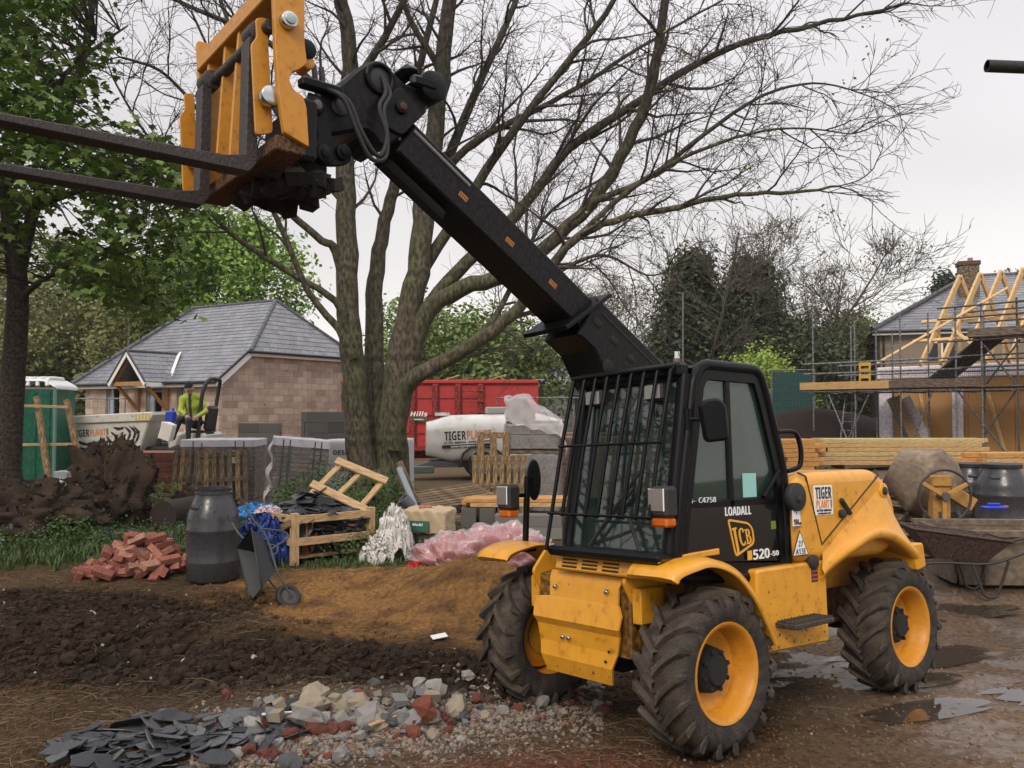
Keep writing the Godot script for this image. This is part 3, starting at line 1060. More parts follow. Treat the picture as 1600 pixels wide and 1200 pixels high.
	mud_on(T, 6, 60, func(r): return [v3(r.randf_range(.08, .46), .662, r.randf_range(.80, .93)), Vector3.UP])
	mud_on(T, 7, 45, func(r):
		var x: float = r.randf_range(-1.0, .15)
		return [v3(x, 1.02 + .4 * pow(r.randf(), 2.5), .8005), Vector3(0, 0, -1)])
	# boom
	var B := Node3D.new()
	B.name = "boom"
	T.add_child(B, true)
	var ax := Vector2(.846, .533)
	var nn := Vector2(.533, -.846)
	var tt := Vector2(2.30, 3.66)
	var inner := PackedVector2Array([tt, tt + nn * .235, tt + nn * .235 - ax * 2.2, tt - ax * 2.2])
	slab(B, "inner_stage", inner, -.59, -.30, KB, .012)
	var e0 := tt - ax * 1.70
	var outer2 := PackedVector2Array([e0 - nn * .03, e0 + nn * .31, e0 + nn * .31 - ax * .18, e0 + nn * .43 - ax * .42, e0 + nn * .43 - ax * .55, e0 + nn * .33 - ax * 1.9, e0 + nn * .05 - ax * 2.1, e0 - nn * .03 - ax * 2.0])
	slab(B, "outer_stage", outer2, -.64, -.27, KB, .015)
	slab(B, "collar", PackedVector2Array([e0 - nn * .10 - ax * .07, e0 + nn * .36 + ax * .15, e0 + nn * .37 + ax * .12, e0 - nn * .10 - ax * .10]), -.68, -.23, K, .004)
	for q in [[.10, .13, .055], [.30, .14, .05], [.50, .15, .05], [.34, .33, .055]]:
		var c2: Vector2 = e0 - ax * q[0] + nn * q[1]
		var od := disc(B, "boom_hole", c2.x, c2.y, -.2695, q[2], .003, DK)
		od.scale = Vector3(1, .62, 1) if q[1] < .3 else Vector3.ONE
		od.rotation.z = .56
	pole(B, "boom_edge", v3((e0 - ax * .1 + nn * .05).x, (e0 - ax * .1 + nn * .05).y, -.268), v3((e0 - ax * 1.2 + nn * .05).x, (e0 - ax * 1.2 + nn * .05).y, -.268), .005, ST, 5)
	pole(B, "wear_strip", v3((tt - ax * .02 + nn * .05).x, (tt - ax * .02 + nn * .05).y, -.299), v3((tt - ax * .5 + nn * .05).x, (tt - ax * .5 + nn * .05).y, -.299), .012, mat("wear_pad", lin(.16, .16, .16), .4), 6)
	for q in [.50, .93, 1.36]:
		var c2: Vector2 = tt - ax * q + nn * .14
		var sl := put(box_mesh(Vector3(.07, .035, .003), .0005), "warning_sticker", mat("sticker_orange", lin(.42, .15, .02), .6), B, Transform3D(Basis(Vector3(0, 0, 1), .56), v3(c2.x, c2.y, -.2985)))
		for k in 4:
			put(box_mesh(Vector3(.006, .024, .002), .0005), "print_line", BP, sl, Transform3D(Basis(), Vector3(-.024 + k * .016, 0, -.0025)))
	var rb := tt + nn * .10
	pole(B, "piston_rod", v3((rb + ax * .25).x, (rb + ax * .25).y, -.40), v3((rb - ax * .1).x, (rb - ax * .1).y, -.40), .03, BR, 12)
	slab(B, "tilt_cylinder", PackedVector2Array([tt + nn * .24 - ax * .02, tt + nn * .30 - ax * .02, tt + nn * .30 - ax * .5, tt + nn * .24 - ax * .5]), -.5, -.38, DK, .02)
	# head: the curved casting that carries the carriage
	var hp := smooth_path(pva([2.99, 3.62, 2.80, 3.77, 2.68, 3.90, 2.58, 3.97, 2.50, 3.97, 2.37, 3.90, 2.30, 3.88, 2.20, 3.79, 2.30, 3.66, 2.50, 3.46, 2.62, 3.53, 2.80, 3.47, 2.98, 3.40]), 3)
	slab(B, "boom_head", PackedVector2Array(hp), -.62, -.30, KB, .02)
	for l in [-.295, -.625]:
		slab(B, "head_cheek", rounded(pva([2.52, 3.76, 2.40, 3.86, 2.26, 3.72, 2.40, 3.55, 2.52, 3.58]), .04), l - .015, l + .015, KB, .006)
	disc(B, "rotation_drum", 2.20, 3.90, -.45, .095, .42, K)
	vbox(B, "drum_clamp", 2.27, 3.90, -.26, .17, .07, .06, K, .015)
	vbox(B, "drum_cover", 2.33, 3.98, -.40, .12, .07, .26, K, .03)
	var rg_ := MB.new()
	var pts := []
	for k in 21: pts.append(v3(2.545 + cos(TAU * k / 20) * .085, 3.865 + sin(TAU * k / 20) * .085, -.292))
	rg_.tube(pts, [.017], 6, false)
	put(rg_.mesh(), "hub_ring", K, B)
	disc(B, "hub_face", 2.545, 3.865, -.297, .075, .012, BP)
	disc(B, "side_hole", 2.80, 3.63, -.297, .055, .012, BP)
	for q in [[2.955, 3.585, .05, BR], [2.90, 3.325, .055, K], [2.79, 3.36, .045, K], [2.41, 3.72, .042, mat("rusty_pin", lin(.06, .028, .018), .8)]]:
		disc(B, "pin_boss", q[0], q[1], -.275, q[2], .03, K)
		disc(B, "pin", q[0], q[1], -.258, q[2] * .55, .02, mat("pin_grey", lin(.09, .09, .09), .4) if q[3] == BR else q[3])
	var lk := smooth_path(pva([2.99, 3.66, 2.90, 3.64, 2.86, 3.5, 2.84, 3.42, 2.74, 3.40, 2.74, 3.32, 2.82, 3.28, 2.92, 3.27, 2.965, 3.33, 2.94, 3.42, 2.965, 3.52, 3.01, 3.58]), 3)
	for l in [-.30, -.60]:
		slab(B, "tilt_link", PackedVector2Array(lk), l - .015, l + .015, KB, .006)
	vbox(B, "locking_arm", 2.93, 3.70, -.28, .24, .055, .07, K, .01)
	for q in [2.90, 2.945]:
		pole(B, "hose_end", v3(q, 3.72, -.30), v3(q + .01, 3.83, -.31), .016, ST)
	for k in 2:
		var hs := MB.new()
		var o := .03 * k
		hs.tube(smooth_path([v3(2.93 - o, 3.70, -.27), v3(2.82 - o, 3.64, -.22), v3(2.75 - o, 3.48, -.20), v3(2.66 - o, 3.335 + o, -.20), v3(2.56 + o * .5, 3.36 + o, -.21), v3(2.54, 3.50, -.22), v3(2.58 - o, 3.66, -.24), v3(2.52 - o, 3.78, -.27), v3(2.535, 3.88, -.29)], 5), [.0135], 6)
		put(hs.mesh(), "hydraulic_hose", RB, B)
	var lump := MB.new()
	var lr2 := rg(3)
	for k in 60:
		lump.chunk(v3(lr2.randf_range(2.86, 3.20), lr2.randf_range(3.12, 3.24), lr2.randf_range(-.75, -.25)), Vector3(.13, .11, .14), Basis.from_euler(Vector3(lr2.randf(), lr2.randf() * 3, lr2.randf())), lr2, .6)
	put(lump.mesh(), "caked_mud", mat("caked_mud", lin(.03, .022, .018), .95, {"tex": "soil", "s": 4.0, "bump": 1.0}), B)
	vbox(B, "tilt_beam", 3.02, 3.42, -.46, .10, .34, .5, DK, .02)
	# fork carriage
	var G := Node3D.new()
	G.name = "fork_carriage"
	T.add_child(G, true)
	var YO := mat("carriage_yellow", lin(.56, .245, .02), .45, {"tex": "grime", "s": 3.0})
	var sp2 := pva([3.19, 4.14, 3.185, 3.74, 3.17, 3.63, 3.215, 3.585, 3.25, 3.565, 3.265, 3.52, 3.24, 3.475, 3.19, 3.455, 3.17, 3.40, 3.155, 3.20, 3.285, 3.245, 3.315, 3.42, 3.335, 3.62, 3.36, 4.14])
	for l in [.05, -1.03]:
		slab(G, "side_plate", rounded(sp2, .012, 2), l - .018, l + .018, YO, .003)
		slab(G, "inner_cheek", rounded(pva([3.34, 3.86, 3.30, 3.27, 3.39, 3.24, 3.42, 3.70, 3.39, 3.74, 3.40, 3.84]), .02, 2), l - .10, l - .085, YO, .003)
		disc(G, "pivot_bolt", 3.28, 3.81, l + (.035 if l > 0 else -.035), .042, .05, BR)
		disc(G, "pivot_nut", 3.28, 3.81, l + (.06 if l > 0 else -.06), .028, .02, mat("pale_zinc", lin(.35, .42, .40), .35, {"metal": .7}))
		disc(G, "lower_bolt", 3.34, 3.43, l - .04, .05, .06, BR)
		disc(G, "hook_pin", 3.16, 3.72, l - .06, .05, .12, K)
		disc(G, "hook_boss", 3.15, 3.655, l - .06, .035, .10, YO)
	vbox(G, "top_rail", 3.29, 4.0, -.49, .14, .10, 1.06, YO, .006)
	pole(G, "fork_shaft", v3(3.34, 3.80, -1.0), v3(3.34, 3.80, .02), .032, ST, 12)
	vbox(G, "bottom_rail", 3.24, 3.20, -.49, .16, .075, 1.06, mat("dirty_rail", lin(.16, .075, .03), .8, {"tex": "strong", "s": 5.0}), .006)
	for l in [-.42, -.62, -.88]:
		slab(G, "upright", rounded(pva([3.25, 3.98, 3.23, 3.22, 3.38, 3.22, 3.36, 3.62, 3.34, 3.98]), .02, 2), l - .012, l + .012, YO, .003)
	for l in [-.13, -.80]:
		var fk := MB.new()
		fk.prism(rounded(pva([3.36, 3.76, 3.36, 3.12, 3.40, 3.065, 4.80, 3.055, 4.81, 3.08, 3.52, 3.125, 3.42, 3.15, 3.415, 3.76]), .012, 3), -l - .05, -l + .05, .004)
		put(fk.mesh(), "fork", mat("fork_steel", lin(.055, .04, .036), .55, {"tex": "strong", "s": 6.0, "bump": .2}), G)
		disc(G, "fork_eye", 3.36, 3.80, l, .055, .11, ST)

func mud_on(parent: Node, seed_: int, n: int, spot: Callable) -> void:
	var rng := rg(seed_)
	var ts := []
	var cs := []
	for k in n:
		var q: Array = spot.call(rng)
		var s := rng.randf_range(.0015, .0045) * (2.0 if rng.randf() < .12 else 1.0)
		ts.append(Transform3D(Basis(q[1], rng.randf() * TAU) * aim(q[1]) * Basis.from_scale(Vector3(s, s * .22, s * rng.randf_range(.7, 1.8))), q[0]))
		cs.append(lin(.10, .07, .045).lerp(lin(.17, .12, .08), rng.randf()))
	scatter_mesh(parent, "mud_splashes", rock_mesh(12, .4, false), ts, cs, mat("clod", Color.WHITE, .97, {"vc": true, "spec": .25}))

func disc_f(parent: Node, called: String, f: float, h: float, l: float, r: float, w: float, m: Material) -> MeshInstance3D:
	var b := MB.new()
	b.xf = Transform3D(Basis(Vector3(0, 0, 1), -PI / 2), Vector3.ZERO)
	b.lathe([Vector2(r, -w / 2), Vector2(r, w / 2 - r * .3), Vector2(r * .7, w / 2), Vector2(0, w / 2)], 12)
	return put(b.mesh(), called, m, parent, Transform3D(Basis(), v3(f, h, l)))

# ---------------------------------------------------------------- buildings
# slates over a four-cornered slope, bottom edge a-b, top edge d-c; the first `single` whole ones are parts of their own
func slates(parent: Node, a: Vector3, b: Vector3, c: Vector3, d: Vector3, w: float, gauge: float, ms: Array, seed_: int, single := 0) -> void:
	var rng := rg(seed_)
	var nrm := (b - a).cross(d - a).normalized()
	if nrm.y < 0: nrm = -nrm
	var bed := MB.new()
	bed.quado(a, b, c, d, nrm)
	put(bed.mesh(), "roof_felt", ms[0], parent)
	var rows := int(ceil(((a + b) / 2).distance_to((c + d) / 2) / gauge))
	var rest := []
	for m in ms: rest.append(MB.new())
	var x := (b - a).normalized()
	var up := nrm.cross(x)
	if up.y < 0: up = -up
	var made := 0
	for r in rows:
		var v := float(r) / rows
		var l := a.lerp(d, v)
		var e := b.lerp(c, v)
		var l2 := a.lerp(d, minf(1, v + 1.0 / rows))
		var e2 := b.lerp(c, minf(1, v + 1.0 / rows))
		var length := l.distance_to(e)
		var s := -w * (.5 if r % 2 else 1.0) + fposmod((l - a).dot(x) * -1.0, w) - w
		while s < length:
			var s0 := maxf(s, 0.0) + .003
			var s1 := minf(s + w, length) - .003
			s += w
			if s1 - s0 < .03: continue
			var k := rng.randi() % ms.size()
			var lift := nrm * (.016 + rng.randf() * .004)
			var hh := up * (l2 - l).dot(up) * 1.08
			var p0 := l + x * s0
			var p1 := l + x * s1
			# slanted ends follow the hips
			var q0 := p0 + hh
			var q1 := p1 + hh
			if s0 < .01 and (l2 - l).dot(x) > 0: q0 += x * minf((l2 - l).dot(x), (s1 - s0) * .95)
			if length - s1 < .01 and (e2 - e).dot(x) < 0: q1 += x * maxf((e2 - e).dot(x), -(s1 - s0) * .95)
			if made < single and s1 - s0 > w * .9:
				var t := Transform3D(Basis(x, nrm, x.cross(nrm)), (p0 + p1) / 2 + hh / 2 + lift * .6)
				t.basis = t.basis * Basis(Vector3.RIGHT, -.05 if x.cross(nrm).dot(up) < 0 else .05)
				put(box_mesh(Vector3(w - .006, .01, hh.length()), 0.0), "slate", ms[k], parent, t)
				made += 1
				continue
			var g: MB = rest[k]
			g.quado(p0 + lift, p1 + lift, q1 + nrm * .004, q0 + nrm * .004, nrm)
			g.quado(p0 + lift, p1 + lift, p1, p0, -up)
	for k in ms.size():
		if rest[k].v.size():
			stuff(put(rest[k].mesh(), "slates", ms[k], parent))

func ridge(parent: Node, called: String, a: Vector3, b: Vector3, r: float, m: Material) -> void:
	var l := a.distance_to(b)
	var n := maxi(1, int(l / .45))
	for k in n:
		pole(parent, called, a.lerp(b, (k + .02) / n), a.lerp(b, (k + .98) / n), r * (1.0 if k % 2 else 1.04), m, 8)

# courses of blocks on the plane x = 0..w, y = 0..h, face towards -z; holes are Rect2
func blocks(parent: Node, w: float, h: float, holes: Array, top: Callable, ms: Array, mortar: Material, seed_: int, single: int, bw := .44, bh := .215, thick := .1) -> void:
	var rng := rg(seed_)
	var back := MB.new()
	var course := bh + .010
	var rest := []
	for m in ms: rest.append(MB.new())
	var made := 0
	var y := 0.0
	var r := 0
	while y < h:
		var x := 0.0 if r % 2 else -bw / 2
		while x < w:
			var spans := [[maxf(x, 0), minf(x + bw, w)]]
			x += bw + .010
			var lim = top.call(y + course * .9)
			var cut := []
			for s in spans:
				s = [maxf(s[0], lim.x), minf(s[1], lim.y)]
				var lo = s[0]
				for q in holes:
					if y + bh > q.position.y + .02 and y < q.end.y - .02:
						if s[0] < q.end.x and s[1] > q.position.x:
							if s[0] < q.position.x: cut.append([s[0], q.position.x])
							lo = q.end.x
				if lo < s[1]: cut.append([lo, s[1]])
			for s in cut:
				if s[1] - s[0] < .03: continue
				var k := rng.randi() % ms.size()
				var ctr := Vector3((s[0] + s[1]) / 2, y + bh / 2, thick / 2 + rng.randf_range(-.003, .003))
				if made < single and s[1] - s[0] > .05:
					put(box_mesh(Vector3(snappedf(s[1] - s[0], .01) - .004, bh, thick), .006), "block", ms[k], parent, Transform3D(Basis(), ctr))
					made += 1
				else:
					rest[k].box(ctr, Vector3(s[1] - s[0] - .002, bh, thick), 0)
				back.box(Vector3(ctr.x, y + course / 2, thick / 2 + .012), Vector3(s[1] - s[0] + .012, course, thick), 0)
		y += course
		r += 1
	put(back.mesh(), "mortar", mortar, parent)
	for k in ms.size():
		if rest[k].v.size(): stuff(put(rest[k].mesh(), "blocks", ms[k], parent))

func build_bungalow() -> void:
	var o := Vector3(-9.55, .12, -28.0)
	var X := Vector3(-.848, 0, -.53)
	var T := thing("bungalow", "unfinished block bungalow with grey slate half-hipped roof and gabled porch canopy", "house", Transform3D(Basis(X, Vector3.UP, X.cross(Vector3.UP)), o))
	var bl := []
	for k in 4:
		bl.append(mat("block_%d" % k, [lin(.52, .40, .32), lin(.42, .32, .255), lin(.60, .475, .385), lin(.46, .36, .30)][k], .95, {"tex": "soft", "s": .5, "world": true}))
	var mo := mat("mortar_pale", lin(.62, .48, .38), .95, {"tex": "mottle", "s": 2.0})
	var sl := []
	for k in 3:
		sl.append(mat("slate_%d" % k, [lin(.20, .205, .23), lin(.235, .24, .265), lin(.17, .175, .20)][k], .27, {"tex": "mottle", "s": 1.5}))
	var wh := mat("white_trim", lin(.75, .74, .72), .5)
	var bk := mat("gutter_black", lin(.015, .015, .017), .4)
	var L := 7.5
	var D := 7.5
	# front wall
	var fw := Node3D.new(); fw.name = "front_wall"; T.add_child(fw, true)
	var holes := [Rect2(1.85, 1.5, .35, .95), Rect2(2.98, 0, .9, 2.2), Rect2(5.4, .9, .82, 1.45)]
	blocks(fw, L, 2.5, holes, func(_y): return Vector2(0, L), bl, mo, 3, 0)
	for q in [Rect2(5.25, 2.36, 1.1, .13), Rect2(1.75, 2.4, .55, .1)]:
		put(box_mesh(Vector3(q.size.x, q.size.y, .06), .004), "lintel", mat("brick_lintel", lin(.36, .19, .13), .9, {"tex": "mottle", "s": 3.0}), fw, Transform3D(Basis(), Vector3(q.position.x + q.size.x / 2, q.position.y + q.size.y / 2, -.02)))
	# gable wall (along the depth, facing the camera): its own axes run along the gable
	var gw := Node3D.new(); gw.name = "gable_wall"; T.add_child(gw, true)
	gw.transform = Transform3D(Basis(Vector3(0, 0, 1), Vector3.UP, Vector3(0, 0, 1).cross(Vector3.UP)), Vector3.ZERO)
	# gw local x = depth into the house; local z = -x of the house: turned so that the face looks outwards
	var gi := Node3D.new(); gi.name = "gable_face"; gw.add_child(gi, true)
	gi.queue_free()
	gw.remove_child(gi)
	gw.transform = Transform3D(Basis(Vector3(0, 0, -1), Vector3.UP, Vector3(1, 0, 0)), Vector3(0, 0, D))
	blocks(gw, D, 3.5, [], func(y): return Vector2(maxf(0, (y - 2.5) / .78), D - maxf(0, (y - 2.5) / .78)), bl, mo, 5, 300)
	put(box_mesh(Vector3(L, 2.5, .1), 0), "rear_wall", mo, T, Transform3D(Basis(), Vector3(L / 2, 1.25, D - .05)))
	put(box_mesh(Vector3(.1, 2.5, D - .3), 0), "far_wall", mo, T, Transform3D(Basis(), Vector3(L - .05, 1.25, D / 2)))
	put(box_mesh(Vector3(L - .3, .1, D - .3), 0), "floor_slab", mo, T, Transform3D(Basis(), Vector3(L / 2, .02, D / 2)))
	put(box_mesh(Vector3(L - .3, .04, D - .3), 0), "ceiling", mat("dark_inside"), T, Transform3D(Basis(), Vector3(L / 2, 2.46, D / 2)))
	# roof
	var R := Node3D.new(); R.name = "roof"; T.add_child(R, true)
	var e := 2.45
	var hr := 5.6
	var zr := 3.75
	var za := 1.05
	var ridge_a := Vector3(1.5, hr, zr)
	var ridge_b := Vector3(6.15, hr, zr)
	# front slope: main field, then the piece towards the verge below the half hip
	slates(R, Vector3(7.85, e, -.3), Vector3(-.25, e, -.3), Vector3(-.25, 3.5, za), Vector3(7.30, 3.5, za), .30, .245, sl, 1, 300)
	slates(R, Vector3(7.30, 3.5, za), Vector3(-.25, 3.5, za), ridge_a, ridge_b, .30, .245, sl, 2, 0)
	slates(R, Vector3(-.25, 3.5, za), Vector3(-.25, 3.5, D - za), ridge_a, ridge_a + Vector3(0, .001, .01), .30, .235, sl, 4, 0)
	slates(R, Vector3(-.25, e, D + .3), Vector3(7.85, e, D + .3), ridge_b, ridge_a, .30, .5, sl, 6, 0)
	slates(R, Vector3(7.85, e, D + .3), Vector3(7.85, e, -.3), ridge_b + Vector3(0, .001, -.01), ridge_b, .30, .3, sl, 7, 0)
	var rt := mat("ridge_tile", lin(.085, .088, .10), .5, {"tex": "mottle", "s": 2.0})
	ridge(R, "ridge_tile", ridge_a, ridge_b, .07, rt)
	ridge(R, "hip_tile", Vector3(-.27, 3.5, za), ridge_a, .07, rt)
	ridge(R, "hip_tile", Vector3(-.27, 3.5, D - za), ridge_a, .07, rt)
	ridge(R, "hip_tile", Vector3(7.86, e + .03, -.3), ridge_b + Vector3(0, .03, 0), .10, rt)
	board(R, "fascia", Vector3(7.8, 2.37, -.26), Vector3(-.2, 2.37, -.26), .16, .03, wh, Vector3(0, 0, -1))
	put(box_mesh(Vector3(8.0, .02, .28), 0), "soffit", wh, R, Transform3D(Basis(), Vector3(3.8, 2.29, -.13)))
	pole(R, "gutter", Vector3(7.85, 2.42, -.35), Vector3(2.25 + 2.15, 2.42, -.35), .055, bk)
	pole(R, "gutter", Vector3(2.5, 2.42, -.35), Vector3(-.25, 2.42, -.35), .055, bk)
	board(R, "barge_board", Vector3(-.22, 2.30, -.3), Vector3(-.22, 3.38, za), .20, .03, wh, Vector3(-1, 0, 0))
	board(R, "verge_cap", Vector3(-.255, 2.46, -.32), Vector3(-.255, 3.54, za), .07, .05, bk, Vector3(-1, 0, 0))
	board(R, "hip_fascia", Vector3(-.20, 3.40, za), Vector3(-.20, 3.40, D - za), .14, .03, wh, Vector3(-1, 0, 0))
	pole(R, "hip_gutter", Vector3(-.30, 3.47, za - .1), Vector3(-.30, 3.47, D - za), .05, bk)
	# window and door fittings
	for q in [[5.4, .9, .82, 1.45], [2.98, 0.0, .9, 2.2], [1.85, 1.5, .35, .95]]:
		var wn := Node3D.new(); wn.name = "window" if q[1] > 0 else "doorway"; T.add_child(wn, true)
		var fm := mat("window_frame_grey", lin(.24, .27, .31), .5)
		var c := Vector3(q[0] + q[2] / 2, q[1] + q[3] / 2, .12)
		for k in [[-.5, 0, .07, q[3]], [.5, 0, .07, q[3]], [0, .5, q[2], .07], [0, -.5, q[2], .07], [.12, 0, .05, q[3]]]:
			put(box_mesh(Vector3(k[2], k[3], .06), .004), "frame", fm, wn, Transform3D(Basis(), c + Vector3(k[0] * (q[2] - .07), k[1] * (q[3] - .07), 0)))
		put(box_mesh(Vector3(q[2] * .36, q[3] - .1, .008), 0), "pane", mat("pane_blue", lin(.30, .36, .42), .1), wn, Transform3D(Basis(), c + Vector3(q[2] * .29, 0, 0)))
	for q in [[4.6, .14, .02], [5.6, .12, .02]]:
		put(box_mesh(Vector3(.03, .05, .02), 0), "weep_vent", bk, gw, Transform3D(Basis(), Vector3(q[0], 2.9 - (q[0] - 4.6) * 1.2, -.005)))
	# canopy over the door
	var cn := Node3D.new(); cn.name = "porch_canopy"; T.add_child(cn, true)
	var oak := mat("oak", lin(.48, .26, .10), .7, {"tex": "mottle", "s": 3.0})
	var cx := 3.42
	var cw := .98
	var ap := Vector3(cx, 3.42, -1.0)
	slates(cn, Vector3(cx + cw, 2.45, -1.05), Vector3(cx + cw, 2.45, -.02), Vector3(cx, 3.5, .95), Vector3(cx, 3.5, -1.05), .28, .24, sl, 9)
	slates(cn, Vector3(cx - cw, 2.45, -.02), Vector3(cx - cw, 2.45, -1.05), Vector3(cx, 3.5, -1.05), Vector3(cx, 3.5, .95), .28, .24, sl, 10)
	ridge(cn, "ridge_tile", Vector3(cx, 3.52, -1.07), Vector3(cx, 3.52, 1.0), .05, rt)
	for s in [-1, 1]:
		board(cn, "barge_board", Vector3(cx + s * (cw + .03), 2.36, -1.06), Vector3(cx, 3.44, -1.06), .16, .03, wh, Vector3(0, 0, -1))
		board(cn, "verge_cap", Vector3(cx + s * (cw + .06), 2.44, -1.075), Vector3(cx, 3.54, -1.075), .05, .05, bk, Vector3(0, 0, -1))
		board(cn, "side_fascia", Vector3(cx + s * cw, 2.36, -1.0), Vector3(cx + s * cw, 2.36, 0), .14, .03, wh, Vector3(s, 0, 0))
		board(cn, "bracket_post", Vector3(cx + s * .80, 1.35, -.06), Vector3(cx + s * .80, 2.38, -.06), .12, .11, oak, Vector3(0, 0, -1))
		board(cn, "bracket_brace", Vector3(cx + s * .80, 1.55, -.1), Vector3(cx + s * .80, 2.35, -.86), .10, .10, oak, Vector3(s, 0, 0))
		board(cn, "rafter", Vector3(cx + s * .86, 2.45, -.92), Vector3(cx, 3.36, -.92), .10, .08, oak, Vector3(0, 0, -1))
	board(cn, "tie_beam", Vector3(cx - .9, 2.40, -.92), Vector3(cx + .9, 2.40, -.92), .14, .10, oak, Vector3(0, 0, -1))
	# white drain pipe and the grey valley strips
	board(cn, "valley_strip", Vector3(cx - cw - .1, 2.5, -.2), Vector3(cx - .05, 3.56, .98), .16, .02, wh, Vector3(0, .6, -.8))

func hip_house(called: String, label: String, x0: float, x1: float, d0: float, d1: float, eave: float, top: float, hip: float, wallm: Material, base: float, turn := 0.0) -> Node3D:
	var T := thing(called, label, "house", Transform3D(Basis(), Vector3(x0, base, -d0)))
	var w := x1 - x0
	var dp := d1 - d0
	var sl := [mat("slate_0"), mat("slate_1"), mat("slate_2")]
	T.rotation.y = turn
	put(box_mesh(Vector3(w, eave, dp), 0), "wall", wallm, T, Transform3D(Basis(), Vector3(w / 2, eave / 2, -dp / 2)))
	var R := Node3D.new(); R.name = "roof"; T.add_child(R, true)
	var o := .35
	var A := Vector3(-o, eave, o); var B := Vector3(w + o, eave, o); var C := Vector3(w + o, eave, -dp - o); var Dd := Vector3(-o, eave, -dp - o)
	var ra := Vector3(hip, top, -dp / 2); var rb := Vector3(w - hip, top, -dp / 2)
	slates(R, A, B, rb, ra, .4, .30, sl, 21)
	slates(R, Dd, A, ra, ra + Vector3(.01, .001, 0), .4, .30, sl, 22)
	slates(R, B, C, rb, rb + Vector3(.01, .001, 0), .4, .30, sl, 23)
	slates(R, C, Dd, ra, rb, .4, .5, sl, 24)
	ridge(R, "ridge_tile", ra, rb, .1, mat("ridge_tile"))
	var lift := Vector3(0, .05, 0)
	ridge(R, "hip_tile", A + lift, ra + lift, .13, mat("ridge_tile"))
	ridge(R, "hip_tile", B + lift, rb + lift, .13, mat("ridge_tile"))
	pole(R, "gutter", A + Vector3(0, -.05, .06), B + Vector3(0, -.05, .06), .07, mat("gutter_black"))
	board(R, "fascia", A + Vector3(0, -.12, 0), B + Vector3(0, -.12, 0), .18, .03, mat("white_trim"), Vector3(0, 0, 1))
	return T

func house_window(T: Node3D, x: float, y: float, w: float, h: float) -> void:
	var wn := put(box_mesh(Vector3(w, h, .08), .005), "window", mat("white_trim"), T, Transform3D(Basis(), Vector3(x, y, .01)))
	for k in 2:
		put(box_mesh(Vector3(w / 2 - .09, h - .12, .02), 0), "pane", mat("pane_dark", lin(.03, .035, .04), .08), wn, Transform3D(Basis(), Vector3((k - .5) * w / 2, 0, .038)))

func build_far_houses() -> void:
	var T := hip_house("white_cottage", "low white cottage with pale slate hipped roof behind the red skip", 1.15, 9.0, 42.0, 50.0, 2.75, 5.3, 4.0, mat("white_render", lin(.52, .52, .50), .9, {"tex": "mottle", "s": .5}), .1)
	house_window(T, 3.1, 1.2, 1.0, 1.1)
	house_window(T, 5.2, 1.2, 1.2, 1.1)
	var pg := put(box_mesh(Vector3(4.2, .16, 2.4), .01), "porch_roof", mat("gutter_black"), T, Transform3D(Basis(), Vector3(3.6, 2.15, 1.2)))
	for x in [-1.9, -.6, .8, 2.0]:
		board(pg, "porch_post", Vector3(x, -.08, 1.0), Vector3(x, -2.1, 1.0), .12, .12, mat("post_pale", lin(.35, .33, .28), .8), Vector3(0, 0, 1))
	var H := hip_house("rendered_house", "two storey rendered house with grey hipped roof and tall brick chimney", 17.2, 28.5, 40.0, 50.0, 5.0, 8.1, 4.6, mat("pebbledash", lin(.40, .325, .245), .95, {"tex": "fine", "s": 1.0}), .3, deg_to_rad(-19))
	house_window(H, 2.6, 3.9, 1.2, 1.1)
	house_window(H, 7.2, 3.9, 1.2, 1.1)
	var ch := put(box_mesh(Vector3(.88, 2.9, .7), .02), "chimney", mat("chimney_render", lin(.27, .20, .135), .95, {"tex": "strong", "s": 1.0, "bump": .6}), H, Transform3D(Basis(), Vector3(4.2, 7.05, -3.0)))
	put(box_mesh(Vector3(1.0, .22, .82), .03), "chimney_crown", mat("crown_brick", lin(.21, .10, .06), .95, {"tex": "strong", "s": 2.0}), ch, Transform3D(Basis(), Vector3(0, 1.36, 0)))
	pole(ch, "chimney_pot", Vector3(.1, 1.45, 0), Vector3(.1, 1.65, 0), .12, mat("pot_clay", lin(.25, .2, .16), .9))
	pole(H, "down_pipe", Vector3(.15, .1, .06), Vector3(.15, 4.9, .06), .05, mat("gutter_black"))

# the timber frame on its slab and the scaffold round it: s runs along the wall, q across it, towards the house
const FR := Vector3(.622, 0, .783)
const FT := Vector3(.783, 0, -.622)

func fp(s: float, y: float, q: float) -> Vector3:
	return Vector3(11.15, .30, -25.98) + FR * s + FT * q + Vector3(0, y, 0)

